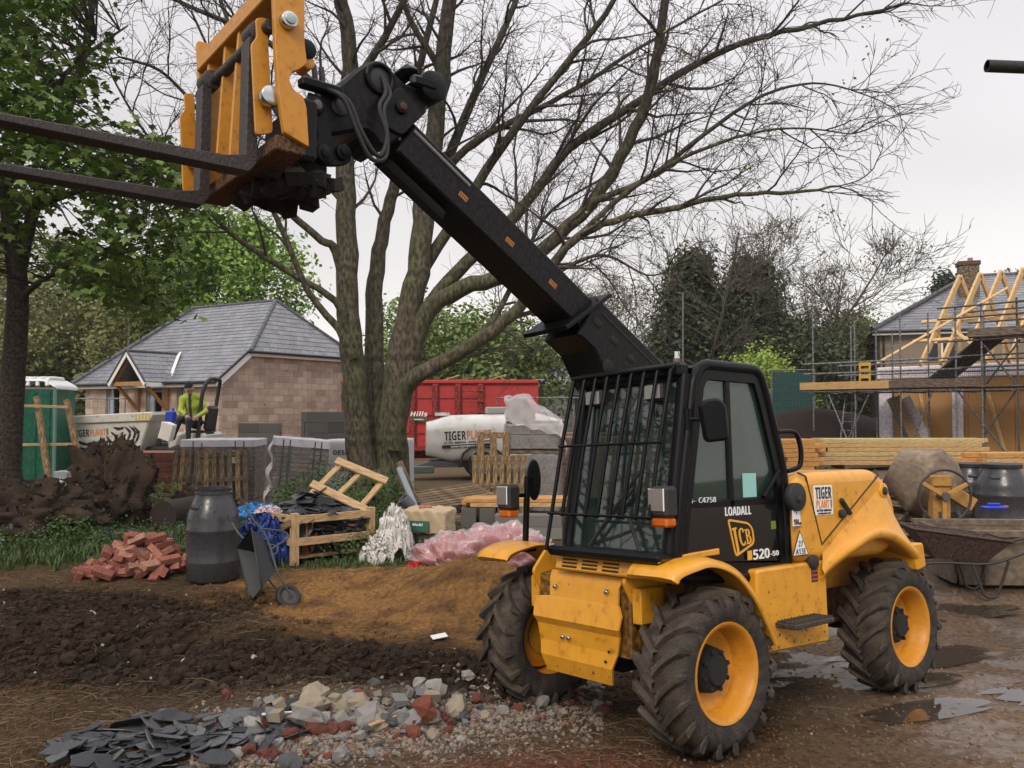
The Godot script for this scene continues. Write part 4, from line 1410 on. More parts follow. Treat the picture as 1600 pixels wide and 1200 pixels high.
func build_timber_frame() -> void:
	var org := fp(0, 0, 0)
	var T := thing("timber_frame_house", "timber frame house under construction with raw roof trusses and foil-wrapped panels", "house", Transform3D(Basis(FR, Vector3.UP, FR.cross(Vector3.UP)), org))
	# local: x along the wall, y up, z = towards the camera side... checked: FR x UP
	var zi := -1.0 if FR.cross(Vector3.UP).dot(FT) < 0 else 1.0
	var osb := mat("osb_board", lin(.76, .41, .15), .85, {"tex": "fine", "s": 2.0})
	var foil := mat("foil_wrap", lin(.90, .84, .91), .35, {"tex": "soft", "s": 2.0, "bump": .8})
	var pine := mat("pine", lin(.80, .54, .25), .75, {"tex": "mottle", "s": Vector3(.6, 6, 6)})
	put(box_mesh(Vector3(9.0, .25, 6.6), .02), "concrete_slab", mat("slab_concrete", lin(.3, .28, .26), .9, {"tex": "mottle", "s": 1.0}), T, Transform3D(Basis(), Vector3(4.4, .0, zi * 3.1)))
	for k in 7:
		put(box_mesh(Vector3(1.19, 2.15, .09), .005), "wall_panel", osb, T, Transform3D(Basis(), Vector3(.75 + k * 1.2, 1.2, zi * (.10 + .012 * (k % 2)))))
	for k in 6:
		put(box_mesh(Vector3(1.19, 2.15, .09), .005), "rear_panel", osb, T, Transform3D(Basis(), Vector3(.75 + k * 1.2, 1.2, zi * 5.3)))
	put(box_mesh(Vector3(.09, 2.15, 5.1), .005), "end_panel", osb, T, Transform3D(Basis(), Vector3(.1, 1.2, zi * 2.7)))
	put(box_mesh(Vector3(8.6, .36, .14), .02), "foil_band", foil, T, Transform3D(Basis(), Vector3(4.2, 2.44, zi * .08)))
	for k in [[.18, .42], [2.28, .30], [4.4, .4]]:
		put(box_mesh(Vector3(k[1], 2.05, .10), .03), "foil_strip", foil, T, Transform3D(Basis(), Vector3(k[0], 1.2, zi * .0)))
		letters(T, "lettering", "FOIL", .10, mat("foil_print", lin(.3, .3, .34), .5), Transform3D(Basis(Vector3.UP, PI if zi > 0 else 0.0) * Basis(Vector3(0, 0, 1), .9), Vector3(k[0], 1.5, zi * -.056)), .3, false)
	for k in [[1.0, .2, .55, 2.2], [1.5, .2, 1.15, 2.2], [3.0, 2.2, 3.5, .2]]:
		board(T, "wall_stud", Vector3(k[0], k[1], zi * .0), Vector3(k[2], k[3], zi * .02), .09, .05, pine, Vector3(0, 0, -zi))
	for k in 12:
		var x := 1.25 + .6 * k
		if x > 8.4: break
		var tr := Node3D.new(); tr.name = "roof_truss"; T.add_child(tr, true)
		tr.position = Vector3(x, 2.62, 0)
		var apex := Vector3(0, 2.86, zi * 2.6)
		for s in [0.0, 5.2]:
			board(tr, "rafter", Vector3(0, 0, zi * s), apex, .20, .07, pine, Vector3(1, 0, 0))
		board(tr, "bottom_chord", Vector3(0, .05, 0), Vector3(0, .05, zi * 5.2), .14, .045, pine, Vector3(1, 0, 0))
		board(tr, "collar_tie", Vector3(0.03, 1.55, zi * 1.4), Vector3(0.03, 1.55, zi * 3.8), .12, .04, pine, Vector3(1, 0, 0))
		board(tr, "strut", Vector3(.03, .1, zi * 1.1), Vector3(.03, 1.2, zi * 1.1), .10, .04, pine, Vector3(1, 0, 0))
	for q in [[1.0, 1.28, 2.02, .5, 3.4], [.4, .72, 1.35, 2.6, 3.9]]:
		board(T, "lath", Vector3(.7, 2.62 + q[1] * 1.1, zi * (q[1] - .06)), Vector3(q[4] - .6, 2.62 + q[1] * 1.1, zi * (q[1] - .06)), .10, .04, pine, Vector3(0, .6, -zi * .8))
	board(T, "brace", Vector3(-.1, 2.75, zi * .0), Vector3(2.9, 4.9, zi * 1.9), .09, .03, pine, Vector3(0, .6, -zi * .8))
	board(T, "brace", Vector3(1.9, 3.7, zi * .6), Vector3(2.9, 2.9, zi * .3), .09, .03, pine, Vector3(0, .6, -zi * .8))

func build_scaffold() -> void:
	var gal := mat("galvanised", lin(.30, .31, .33), .45, {"metal": .5, "tex": "strong", "s": 2.0})
	var dk := mat("old_tube", lin(.10, .095, .10), .6, {"tex": "strong", "s": 2.0})
	var brd := mat("new_board", lin(.62, .38, .15), .8, {"tex": "mottle", "s": Vector3(.5, 6, 6)})
	var old := mat("old_board", lin(.22, .165, .12), .9, {"tex": "strong", "s": Vector3(.5, 6, 6)})
	var T := thing("scaffold", "galvanised tube scaffold with board platforms round the timber frame house", "scaffold", Transform3D(Basis(), fp(0, 0, 0)))
	var o := fp(0, 0, 0)
	var S := func(s: float, y: float, q: float) -> Vector3: return fp(s - 1.35, y, q - 1.67) - o
	var outer := [.15, 1.5, 2.85, 4.35, 5.0, 5.85, 6.6]
	var tops := [4.9, 3.95, 4.0, 4.05, 4.1, 4.15, 4.2]
	var inner := [.75, 1.55, 2.05, 3.1, 4.6, 5.9]
	var itops := [3.9, 3.7, 3.6, 4.1, 4.0, 3.9]
	for i in outer.size():
		pole(T, "standard", S.call(outer[i], -.25, 0), S.call(outer[i], tops[i], 0), .0245, gal if i != 5 else dk)
		put(box_mesh(Vector3(.15, .012, .15), 0), "base_plate", gal, T, Transform3D(Basis(), S.call(outer[i], -.22, 0)))
	for i in inner.size():
		pole(T, "standard", S.call(inner[i], -.25, 1.1), S.call(inner[i], itops[i], 1.1), .0245, gal)
	for h in [1.88, 2.42, 2.72]:
		pole(T, "ledger", S.call(-.15, h, -.03), S.call(4.5, h, -.03), .0245, gal)
		pole(T, "ledger", S.call(4.3, h + .03, .02), S.call(7.0, h + .03, .02), .0245, dk)
		pole(T, "ledger", S.call(.3, h - .03, 1.12), S.call(6.8, h - .03, 1.12), .0245, gal)
	for s in [.2, 1.45, 2.9, 4.3, 5.8]:
		pole(T, "transom", S.call(s, 1.83, -.2), S.call(s, 1.83, 1.3), .0245, gal)
	for k in 5:
		board(T, "deck_board", S.call(-.2, 1.95, .05 + .23 * k), S.call(2.35, 1.95, .05 + .23 * k), .22, .038, brd)
		board(T, "deck_board", S.call(2.38, 1.95, .05 + .23 * k), S.call(6.5, 1.95, .05 + .23 * k), .22, .038, old)
	board(T, "toe_board", S.call(-.25, 2.05, -.08), S.call(2.55, 2.05, -.08), .22, .038, brd, -FT)
	board(T, "toe_board", S.call(2.57, 2.06, -.08), S.call(4.9, 2.05, -.08), .22, .038, old, -FT)
	# upper platform at the right
	for h in [3.15, 3.75, 4.05]:
		pole(T, "ledger", S.call(3.9, h, -.04), S.call(7.2, h, -.04), .0245, dk)
		pole(T, "ledger", S.call(4.2, h - .04, 1.1), S.call(7.2, h - .04, 1.1), .0245, dk)
	for k in 4:
		board(T, "deck_board", S.call(4.7, 3.22, .05 + .24 * k), S.call(7.2, 3.22, .05 + .24 * k), .22, .038, old)
	board(T, "toe_board", S.call(4.7, 3.33, -.10), S.call(7.2, 3.33, -.10), .22, .038, mat("grey_board", lin(.25, .20, .16), .9, {"tex": "strong", "s": Vector3(.5, 6, 6)}), -FT)
	# inclined boards of the loading bay
	for k in 6:
		board(T, "sloping_board", S.call(3.3 + .05 * k, 2.0, .25 + .15 * k), S.call(4.9 + .05 * k, 3.25, .25 + .15 * k), .14, .05, mat("dark_board", lin(.055, .042, .033), .9))
	for q in [[.9, -.2, 1.9, 1.8], [1.5, -.2, .6, 1.85], [2.85, -.2, 3.7, 1.85], [4.35, 1.85, 5.85, -.2], [4.4, -.2, 5.8, 1.85], [5.0, 1.9, 5.9, 3.1], [5.85, 1.9, 4.9, 3.2]]:
		pole(T, "brace", S.call(q[0], q[1], .05), S.call(q[2], q[3], .05), .0245, gal if q[0] < 3 else dk)
	for q in [.35, 1.0]:
		pole(T, "low_rail", S.call(.6, .25 + q * .08, q), S.call(2.1, .22 + q * .08, q), .02, gal)
	# wire guards between the rails
	var wg := MB.new()
	for k in 60:
		var s := 2.3 + k * .052
		wg.tube([S.call(s, 2.06, -.05), S.call(s, 2.46, -.05)], [.0045], 3, false)
	for k in 8:
		wg.tube([S.call(2.3, 2.08 + k * .05, -.05), S.call(5.4, 2.08 + k * .05, -.05)], [.0045], 3, false)
	stuff(put(wg.mesh(), "wire_guard", dk, T))
	var gate := thing("yellow_gate", "yellow plastic ladder gate on the scaffold platform", "gate", Transform3D(Basis(FR, Vector3.UP, FR.cross(Vector3.UP)), fp(.15, 2.0, -1.4)))
	for k in 2:
		put(box_mesh(Vector3(.05, .75, .05), .01), "upright", mat("gate_yellow", lin(.60, .36, .03), .5), gate, Transform3D(Basis(), Vector3(k * .3, .38, 0)))
	for k in 4:
		put(box_mesh(Vector3(.3, .10, .03), .005), "slat", mat("gate_yellow"), gate, Transform3D(Basis(), Vector3(.15, .12 + k * .18, 0)))
	var ld := thing("ladder", "aluminium ladder leaning against the scaffold in front of the spoil heap", "ladder", Transform3D(Basis(), fp(-.4, 0, -1.2)))
	for k in 2:
		pole(ld, "stile", FR * (k * .38) + FT * -.5 + Vector3(0, -.2, 0), FR * (k * .38 ) + Vector3(0, 2.0, 0), .025, gal)
	for k in 8:
		var t := (k + .6) / 8.5
		pole(ld, "rung", FT * (-.5 + .5 * t) + Vector3(0, -.2 + 2.2 * t, 0), FR * .38 + FT * (-.5 + .5 * t) + Vector3(0, -.2 + 2.2 * t, 0), .015, gal, 6)
	# sheets leaning on the wall
	var i := 0
	for q in [[1.25, "dull grey sheet leaning inside the scaffold beside the first foil strip", lin(.28, .24, .19)], [1.75, "white edged plasterboard sheet leaning against the timber frame wall", lin(.66, .62, .64)], [1.5, "brown board leaning behind the plasterboard sheet", lin(.34, .2, .1)]]:
		var sh := thing("leaning_sheet", q[1], "sheet", Transform3D(Basis(FR, Vector3.UP, FR.cross(Vector3.UP)) * Basis(Vector3(0, 0, 1), .45), fp(q[0], .15, -.30 - .12 * i)))
		put(box_mesh(Vector3(.30, 1.75, .04), .004), "sheet", mat("sheet_%d" % i, q[2], .7, {"tex": "mottle", "s": 2.0}), sh, Transform3D(Basis(), Vector3(0, .85, 0)))
		i += 1
	# the end of a scaffold tube that pokes in from the right, near the camera
	var tu := thing("scaffold_tube", "dark end of a scaffold tube jutting in high against the sky", "tube", Transform3D(Basis(), at(1542, 103, 3.4)))
	var tb := MB.new()
	tb.xf = Transform3D(Basis(Vector3(0, 0, 1), -PI / 2 - .04), Vector3.ZERO)
	tb.lathe([Vector2(.019, 0), Vector2(.0242, 0), Vector2(.0242, 1.6)], 20)
	tb.lathe([Vector2(.019, 1.6), Vector2(.019, .25), Vector2(0, .25)], 20)
	for k in tb.n.size() / 2: pass
	put(tb.mesh(), "tube", mat("tube_dark", lin(.022, .024, .023), .6, {"tex": "strong", "s": 6.0}), tu)

# ---------------------------------------------------------------- trees
# a thin tapering stick with three sides
func stick(b: MB, pts: PackedVector3Array, r0: float, r1: float, sides := 3) -> void:
	var m := pts.size()
	var t := (pts[m - 1] - pts[0]).normalized()
	var x := t.cross(Vector3(.31, .77, .55)).normalized()
	var y := t.cross(x)
	var i0 := b.v.size()
	for i in m:
		var r := lerpf(r0, r1, float(i) / (m - 1))
		for k in sides:
			var a := TAU * k / sides
			var d := x * cos(a) + y * sin(a)
			b.v.append(pts[i] + d * r); b.n.append(d); b.c.append(b.col)
	for i in m - 1:
		for k in sides:
			var a := i0 + i * sides + k
			var e := i0 + i * sides + (k + 1) % sides
			b.ix.append_array(PackedInt32Array([a, e + sides, e, a, a + sides, e + sides]))

func wander(p: Vector3, dir: Vector3, length: float, segs: int, bend: float, up: float, rng: RandomNumberGenerator) -> PackedVector3Array:
	var o := PackedVector3Array([p])
	var d := dir.normalized()
	for i in segs:
		d = (d + Vector3(rng.randfn(), rng.randfn(), rng.randfn()) * bend + Vector3(0, up, 0)).normalized()
		p += d * length / segs
		o.append(p)
	return o

func side_dir(t: Vector3, rng: RandomNumberGenerator, spread: float) -> Vector3:
	var x := t.cross(Vector3(rng.randfn(), rng.randfn(), rng.randfn())).normalized()
	return (t + x * spread).normalized()

func leaf_mesh(kind: String) -> ArrayMesh:
	var b := MB.new()
	if kind == "lobed":
		var o := [Vector3(0, 0, 0), Vector3(.22, .0, .16), Vector3(.52, -.06, .12), Vector3(.34, 0, .36), Vector3(.50, -.05, .66), Vector3(.20, .0, .62), Vector3(0, -.08, 1.0)]
		for s in [1.0, -1.0]:
			for i in range(1, 6):
				var p: Vector3 = o[i] * Vector3(s, 1, 1)
				var q: Vector3 = o[i + 1] * Vector3(s, 1, 1)
				b.trio(Vector3(0, -.03, .38), p, q, Vector3.UP)
			b.trio(Vector3(0, -.03, .38), o[0], o[1] * Vector3(s, 1, 1), Vector3.UP)
	elif kind == "clump":
		var r := rg(8)
		for k in 9:
			var c := Vector3(r.randfn(), r.randfn(), r.randfn()) * .42
			var u := Vector3(r.randfn(), r.randfn() * .6, r.randfn()).normalized()
			var w := u.cross(Vector3(r.randfn(), r.randfn(), r.randfn())).normalized()
			var l := r.randf_range(.30, .5)
			b.quad(c - u * l * .5, c + w * l * .28, c + u * l * .5, c - w * l * .28)
	else:
		b.quad(Vector3(0, 0, 0), Vector3(.3, .02, .5), Vector3(0, -.05, 1), Vector3(-.3, .02, .5))
	return b.mesh()

var leaf_kinds := {}
func scatter(parent: Node, called: String, kind: String, ts: Array, cs: Array, m: Material) -> MultiMeshInstance3D:
	if not leaf_kinds.has(kind): leaf_kinds[kind] = leaf_mesh(kind)
	return scatter_mesh(parent, called, leaf_kinds[kind], ts, cs, m)

func scatter_mesh(parent: Node, called: String, mesh: Mesh, ts: Array, cs: Array, m: Material) -> MultiMeshInstance3D:
	var mm := MultiMesh.new()
	mm.transform_format = MultiMesh.TRANSFORM_3D
	mm.use_colors = true
	mm.mesh = mesh
	mm.instance_count = ts.size()
	for i in ts.size():
		mm.set_instance_transform(i, ts[i])
		mm.set_instance_color(i, cs[i % cs.size()])
	var o := MultiMeshInstance3D.new()
	o.name = called
	o.multimesh = mm
	o.material_override = m
	parent.add_child(o, true)
	o.set_meta("kind", "stuff")
	return o

func rand_basis(rng: RandomNumberGenerator, s: float) -> Basis:
	return Basis.from_euler(Vector3(rng.randf_range(-.9, .9), rng.randf() * TAU, rng.randf_range(-.9, .9))) * Basis.from_scale(Vector3.ONE * s)

func px_path(a: Array, d0: float, d1: float) -> Array:
	var o := []
	var m := a.size() / 2
	for i in m:
		o.append(at(a[i * 2], a[i * 2 + 1], lerpf(d0, d1, float(i) / (m - 1))))
	return o

func build_beech() -> void:
	var rng := rg(41)
	var base := on_ground(592, 14.5)
	var T := thing("beech_tree", "big many-stemmed beech tree almost bare of leaves, rising behind the crate of slates", "tree", Transform3D(Basis(), base))
	var bark := mat("beech_bark", Color.WHITE, .9, {"tex": "strong", "s": Vector3(1.6, .7, 1.6), "bump": .6, "vc": true})
	var main := MB.new()
	main.xf = Transform3D(Basis(), -base)
	var limbs := []
	# stems and limbs, surveyed: pixels, distance at foot and tip, radius at foot and tip, first share without side branches
	var ls := [
		[[572, 805, 566, 720, 556, 620, 547, 520, 543, 400, 541, 280, 541, 180, 546, 80, 530, -20, 515, -140, 505, -260], 14.4, 14.0, .30, .095, .45],
		[[608, 800, 612, 700, 618, 610, 636, 500, 654, 400, 666, 300, 680, 200, 692, 100, 702, 0, 716, -120, 725, -250], 14.5, 15.0, .34, .10, .5],
		[[590, 780, 590, 660, 584, 560, 586, 460, 592, 390, 606, 330, 622, 255, 640, 160, 668, 60, 690, -40], 14.7, 15.6, .26, .05, .5],
		[[618, 700, 626, 625, 650, 590, 700, 562, 752, 530, 800, 492, 838, 450, 868, 410, 905, 368, 960, 345, 1060, 322, 1150, 305, 1240, 300, 1310, 292], 14.2, 12.0, .20, .018, .3],
		[[624, 640, 660, 500, 720, 452, 790, 432, 850, 388, 925, 315, 981, 225, 1015, 140, 1032, 56, 1040, -20, 1046, -120], 14.6, 13.0, .20, .06, .3],
		[[640, 520, 700, 440, 760, 380, 820, 320, 886, 236, 981, 169, 1094, 96, 1178, 62, 1270, 40, 1360, 20, 1420, 4], 14.8, 13.2, .17, .02, .25],
		[[655, 430, 720, 330, 770, 250, 830, 170, 900, 80, 960, 0, 1010, -90], 14.9, 14.0, .14, .04, .2],
		[[660, 370, 700, 250, 745, 140, 790, 40, 830, -60], 15.0, 16.0, .14, .05, .2],
		[[545, 500, 525, 394, 503, 376, 455, 335, 420, 306, 390, 284, 350, 230, 300, 160, 250, 110, 190, 90], 14.3, 13.0, .10, .02, .3],
		[[548, 530, 525, 472, 464, 433, 402, 394, 359, 363, 324, 326, 270, 262, 220, 197, 175, 120], 14.2, 12.6, .085, .016, .3],
		[[552, 560, 530, 516, 503, 485, 472, 437, 437, 350, 407, 297, 395, 286, 370, 200, 340, 110, 300, 20], 14.1, 13.2, .09, .02, .35],
		[[541, 240, 500, 150, 450, 90, 390, 50, 320, 20, 250, -10], 14.1, 13.4, .09, .03, .15],
		[[543, 320, 480, 250, 430, 170, 380, 90, 345, 0, 320, -90], 14.2, 15.0, .09, .03, .15],
		[[541, 150, 600, 60, 640, -20, 670, -110], 14.1, 13.4, .09, .04, .1],
		[[690, 110, 640, 30, 610, -60], 14.9, 14.3, .08, .04, .1],
		[[668, 300, 730, 230, 800, 190, 880, 150, 960, 100, 1040, 50, 1130, 0], 14.9, 15.6, .10, .02, .2],
		[[838, 450, 900, 410, 950, 400, 1010, 430, 1050, 420], 13.6, 13.0, .05, .01, .1],
		[[905, 368, 980, 300, 1060, 250, 1150, 215, 1240, 200, 1330, 210], 12.9, 12.0, .06, .01, .15],
		[[925, 315, 1010, 280, 1100, 210, 1190, 150, 1270, 130, 1330, 140], 13.6, 12.6, .07, .01, .15],
		[[700, 562, 770, 500, 820, 400, 860, 330, 940, 280], 14.0, 15.0, .08, .02, .2],
		[[640, 590, 720, 560, 800, 500, 880, 480], 14.2, 15.4, .06, .012, .2],
	]
	for q in ls:
		var pts := smooth_path(px_path(q[0], q[1], q[2]), 4)
		for i in range(2, pts.size()):
			pts[i] += Vector3(rng.randfn(), rng.randfn(), rng.randfn()) * q[3] * .055
		var rad := []
		for i in pts.size():
			var t := float(i) / (pts.size() - 1)
			var r: float = lerpf(q[3], q[4], pow(t, .75)) * .88
			if pts[0].y < .5 and i < 6 and q[3] > .2: r *= 1.0 + .5 * pow(1 - i / 6.0, 2.0)
			rad.append(r)
		main.tube(pts, rad, 14 if q[3] > .2 else 8)
		limbs.append([pts, rad, q[5]])
	# root flare
	for k in 7:
		var a := TAU * k / 7 + .3
		var o := Vector3(cos(a), 0, sin(a))
		main.tube([base + o * .30 + Vector3(0, .6, 0), base + o * .45 + Vector3(0, .22, 0), base + o * .72 + Vector3(0, -.08, 0)], [.15, .17, .06], 8)
	var bn := FastNoiseLite.new()
	bn.frequency = .8
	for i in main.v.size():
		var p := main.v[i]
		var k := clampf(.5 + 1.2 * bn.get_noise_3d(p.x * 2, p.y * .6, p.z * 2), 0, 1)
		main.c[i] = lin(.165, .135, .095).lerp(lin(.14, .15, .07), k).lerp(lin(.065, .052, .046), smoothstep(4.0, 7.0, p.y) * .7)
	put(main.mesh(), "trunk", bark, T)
	# branches and twigs
	var br := MB.new()
	var tw := MB.new()
	br.col = lin(.058, .046, .040)
	tw.col = lin(.062, .044, .042)
	var ends := []
	for q in limbs:
		var pts: Array = q[0]
		var n := pts.size()
		var dist := 0.0
		var step := .34
		for i in range(1, n):
			var seg: float = pts[i].distance_to(pts[i - 1])
			dist += seg
			var t := float(i) / (n - 1)
			if t < q[2]: 
				dist = 0.0
				continue
			var td: Vector3 = (pts[i] - pts[i - 1]).normalized()
			while dist > step or (i == n - 1 and dist > 0):
				dist -= step
				if pts[i].y > 12.5: continue
				var r: float = minf(q[1][i] * .55, .034)
				var d := side_dir(td, rng, rng.randf_range(.7, 1.3))
				if i == n - 1: d = side_dir(td, rng, .5)
				var len := rng.randf_range(1.0, 2.9) * (1.0 - .66 * t)
				var w := wander(pts[i], d, len, 7, .15, .035, rng)
				for k in w.size(): w[k] -= base
				stick(br, w, maxf(r, .012), .006, 5)
				var nsub := int(len / .14)
				for s in nsub:
					var f := rng.randf_range(.15, 1.0) * 6.999
					var p: Vector3 = w[int(f)].lerp(w[int(f) + 1], f - int(f))
					var d2 := side_dir((w[int(f) + 1] - w[int(f)]).normalized(), rng, rng.randf_range(.5, 1.2))
					var l2 := rng.randf_range(.35, 1.1)
					var w2 := wander(p, d2, l2, 4, .2, .0, rng)
					stick(tw, w2, .0068, .0034)
					for s2 in int(l2 / .135):
						var f2 := rng.randf_range(.2, 1.0) * 3.999
						var p2: Vector3 = w2[int(f2)].lerp(w2[int(f2) + 1], f2 - int(f2))
						var w3 := wander(p2, side_dir((w2[int(f2) + 1] - w2[int(f2)]).normalized(), rng, .9), rng.randf_range(.12, .4), 2, .25, -.05, rng)
						stick(tw, w3, .0042, .0026)
						if rng.randf() < .06: ends.append(w3[2])
	put(br.mesh(), "branches", mat("branch_bark", Color.WHITE, .9, {"vc": true}), T)
	stuff(put(tw.mesh(), "twigs", mat("branch_bark"), T))
	var ts := []
	for p in ends:
		if rng.randf() < .55:
			for k in 5:
				ts.append(Transform3D(rand_basis(rng, rng.randf_range(.035, .07)), p + Vector3(rng.randfn(), rng.randfn() * .5, rng.randfn()) * .10))
	scatter(T, "young_leaves", "plain", ts, [lin(.22, .24, .04), lin(.28, .26, .06)], mat("leaf_young", Color.WHITE, .6, {"vc": true, "back": lin(.2, .2, .02)}))
	print("beech twigs ", tw.v.size(), " leaves ", ts.size())

func build_sycamore() -> void:
	var rng := rg(77)
	var base := on_ground(8, 11.6)
	var T := thing("sycamore_tree", "dark-leaved sycamore tree at the left edge with large lobed leaves overhead", "tree", Transform3D(Basis(), base))
	var main := MB.new()
	main.xf = Transform3D(Basis(), -base)
	main.col = lin(.075, .060, .042)
	var nodes := []
	var ls := [
		[[8, 760, 14, 690, 20, 600, 27, 500, 28, 440, 20, 380, 8, 300, -20, 200, -40, 60, -60, -80], .185, .06],
		[[28, 440, 50, 340, 84, 245, 110, 160, 131, 88, 146, 0, 160, -90], .09, .035],
		[[27, 480, 44, 455, 72, 435, 100, 418, 140, 400, 180, 398], .05, .015],
		[[60, 320, 120, 300, 180, 280, 240, 270, 290, 262], .045, .012],
		[[90, 232, 140, 210, 190, 235, 250, 330, 275, 400], .04, .010],
		[[8, 300, 60, 200, 100, 120, 150, 60], .05, .015],
		[[20, 380, -40, 330, -90, 280], .05, .02],
		[[100, 360, 150, 380, 200, 430, 230, 480], .03, .01],
		[[131, 88, 170, 60, 200, 40], .03, .01],
	]
	var k := 0
	for q in ls:
		var pts := smooth_path(px_path(q[0], 11.6, 11.6 + [0.0, .8, -.6, -1.2, .6, -1.0, .8, -.4, .5][k]), 4)
		main.tube(pts, [q[1]] if false else range(pts.size()).map(func(i): return lerpf(q[1] * (1.25 if i < 2 and k == 0 else 1.0), q[2], float(i) / (pts.size() - 1))), 9)
		for i in pts.size():
			if i > 5: nodes.append(pts[i])
		k += 1
	put(main.mesh(), "trunk", mat("sycamore_bark", Color.WHITE, .95, {"tex": "strong", "s": 2.0, "bump": 1.0, "vc": true}), T)
	var poly := pv([-160, -120, 165, -120, 150, 40, 165, 110, 130, 180, 205, 205, 290, 220, 300, 300, 298, 410, 255, 500, 205, 500, 165, 440, 112, 455, 92, 405, 62, 345, 0, 395, -160, 460])
	var tw := MB.new()
	tw.col = lin(.05, .04, .028)
	var ts := []
	var cs := []
	var made := 0
	while made < 640:
		var px := rng.randf_range(-160, 310)
		var py := rng.randf_range(-120, 510)
		if not Geometry2D.is_point_in_polygon(Vector2(px, py), poly): continue
		var hole := nz1.get_noise_2d(px * .55, py * .55 + 300)
		if hole < -.14 or (px > 190 and py < 215): continue
		made += 1
		var c := at(px, py, rng.randf_range(9.8, 13.2))
		var best: Vector3 = nodes[0]
		for nd in nodes:
			if nd.distance_squared_to(c) < best.distance_squared_to(c): best = nd
		var w := wander(best - base, c - best, best.distance_to(c), 4, .05, 0, rng)
		for i in 5: w[i] = w[i].lerp((best - base).lerp(c - base, i / 4.0) + Vector3(0, .1 * sin(i * .78), 0), .8)
		stick(tw, w, .012, .005)
		for s in rng.randi_range(11, 20):
			var p := c - base + Vector3(rng.randfn(), rng.randfn() * .7, rng.randfn()) * .19
			var b := Basis(Vector3.UP, rng.randf() * TAU) * Basis(Vector3.RIGHT, rng.randf_range(.1, 1.1)) * Basis(Vector3(0, 0, 1), rng.randfn() * .3)
			ts.append(Transform3D(b * Basis.from_scale(Vector3.ONE * rng.randf_range(.09, .155)), p))
			cs.append(lin(.06, .115, .018).lerp(lin(.13, .20, .03), rng.randf()))
	stuff(put(tw.mesh(), "twigs", mat("branch_bark"), T))
	scatter(T, "crown", "lobed", ts, cs, mat("leaf_sycamore", Color.WHITE, .5, {"vc": true, "back": lin(.11, .18, .015)}))

# a tree in the distance; o: leaf colours c0 c1, n clumps, size, bare (twigs without leaves), trunk radius, shape (width / height), low (where the crown starts)
func far_tree(called: String, label: String, group: String, px: float, d: float, top_px: float, o: Dictionary, seed_: int) -> Node3D:
	var rng := rg(seed_)
	var base := on_ground(px, d)
	base.y -= .1
	var h: float = at(px, top_px, d).y - base.y
	var T := thing(called, label, o.get("cat", "tree"), Transform3D(Basis(), base), group)
	var main := MB.new()
	main.col = o.get("bark", lin(.12, .10, .075))
	var low: float = o.get("low", .25)
	var wide: float = h * o.get("shape", .55) / 2
	var r: float = o.get("r", h * .016)
	var stems: int = o.get("stems", 1)
	var tips := []
	for s in stems:
		var lean := Vector3(rng.randfn(), 0, rng.randfn()) * (.10 if stems == 1 else .28)
		var tr := wander(Vector3(lean.x, 0, lean.z) * 1.2, Vector3(0, 1, 0) + lean, h * .92, 8, .05, .05, rng)
		stick(main, tr, r, r * .2, 6)
		for k in o.get("limbs", 16):
			var f := rng.randf_range(low, .98)
			var p: Vector3 = tr[int(f * 7.999)].lerp(tr[int(f * 7.999) + 1], f * 7.999 - int(f * 7.999))
			var a := rng.randf() * TAU
			var prof := sin(PI * clampf((f - low) / (1.02 - low) * .80 + .20, 0, 1))
			var ln := wide * prof * rng.randf_range(.6, 1.1)
			var w := wander(p, Vector3(cos(a), .45, sin(a)), ln, 5, .10, o.get("up", .04), rng)
			stick(main, w, r * .35 * (1.2 - f), r * .06, 4)
			for q in o.get("subs", 5):
				var g := rng.randf_range(.3, 1.0) * 4.999
				var p2: Vector3 = w[int(g)].lerp(w[int(g) + 1], g - int(g))
				var w2 := wander(p2, side_dir((w[int(g) + 1] - w[int(g)]).normalized(), rng, .9), ln * rng.randf_range(.25, .5), 3, .14, o.get("up", .04), rng)
				stick(main, w2, r * .10, .012)
				tips.append(w2[3]); tips.append(w2[2])
				for e in o.get("bare", 0):
					var w3 := wander(w2[rng.randi() % 4], side_dir((w2[3] - w2[2]).normalized(), rng, .8), rng.randf_range(.5, 1.3), 3, .15, .04, rng)
					stick(main, w3, .014, .007)
	put(main.mesh(), "trunk", mat("branch_bark"), T)
	var ts := []
	var cs := []
	var size: float = o.get("size", .5)
	for i in o.get("n", 800):
		var p: Vector3 = tips[rng.randi() % tips.size()]
		ts.append(Transform3D(rand_basis(rng, size * rng.randf_range(.6, 1.3)), p + Vector3(rng.randfn(), rng.randfn(), rng.randfn()) * o.get("loose", .35)))
		cs.append((o.c0 as Color).lerp(o.c1, rng.randf()))
	if ts.size(): scatter(T, "crown", "clump", ts, cs, mat("leaf_far", Color.WHITE, .7, {"vc": true, "back": lin(.05, .06, .01)}))
	return T

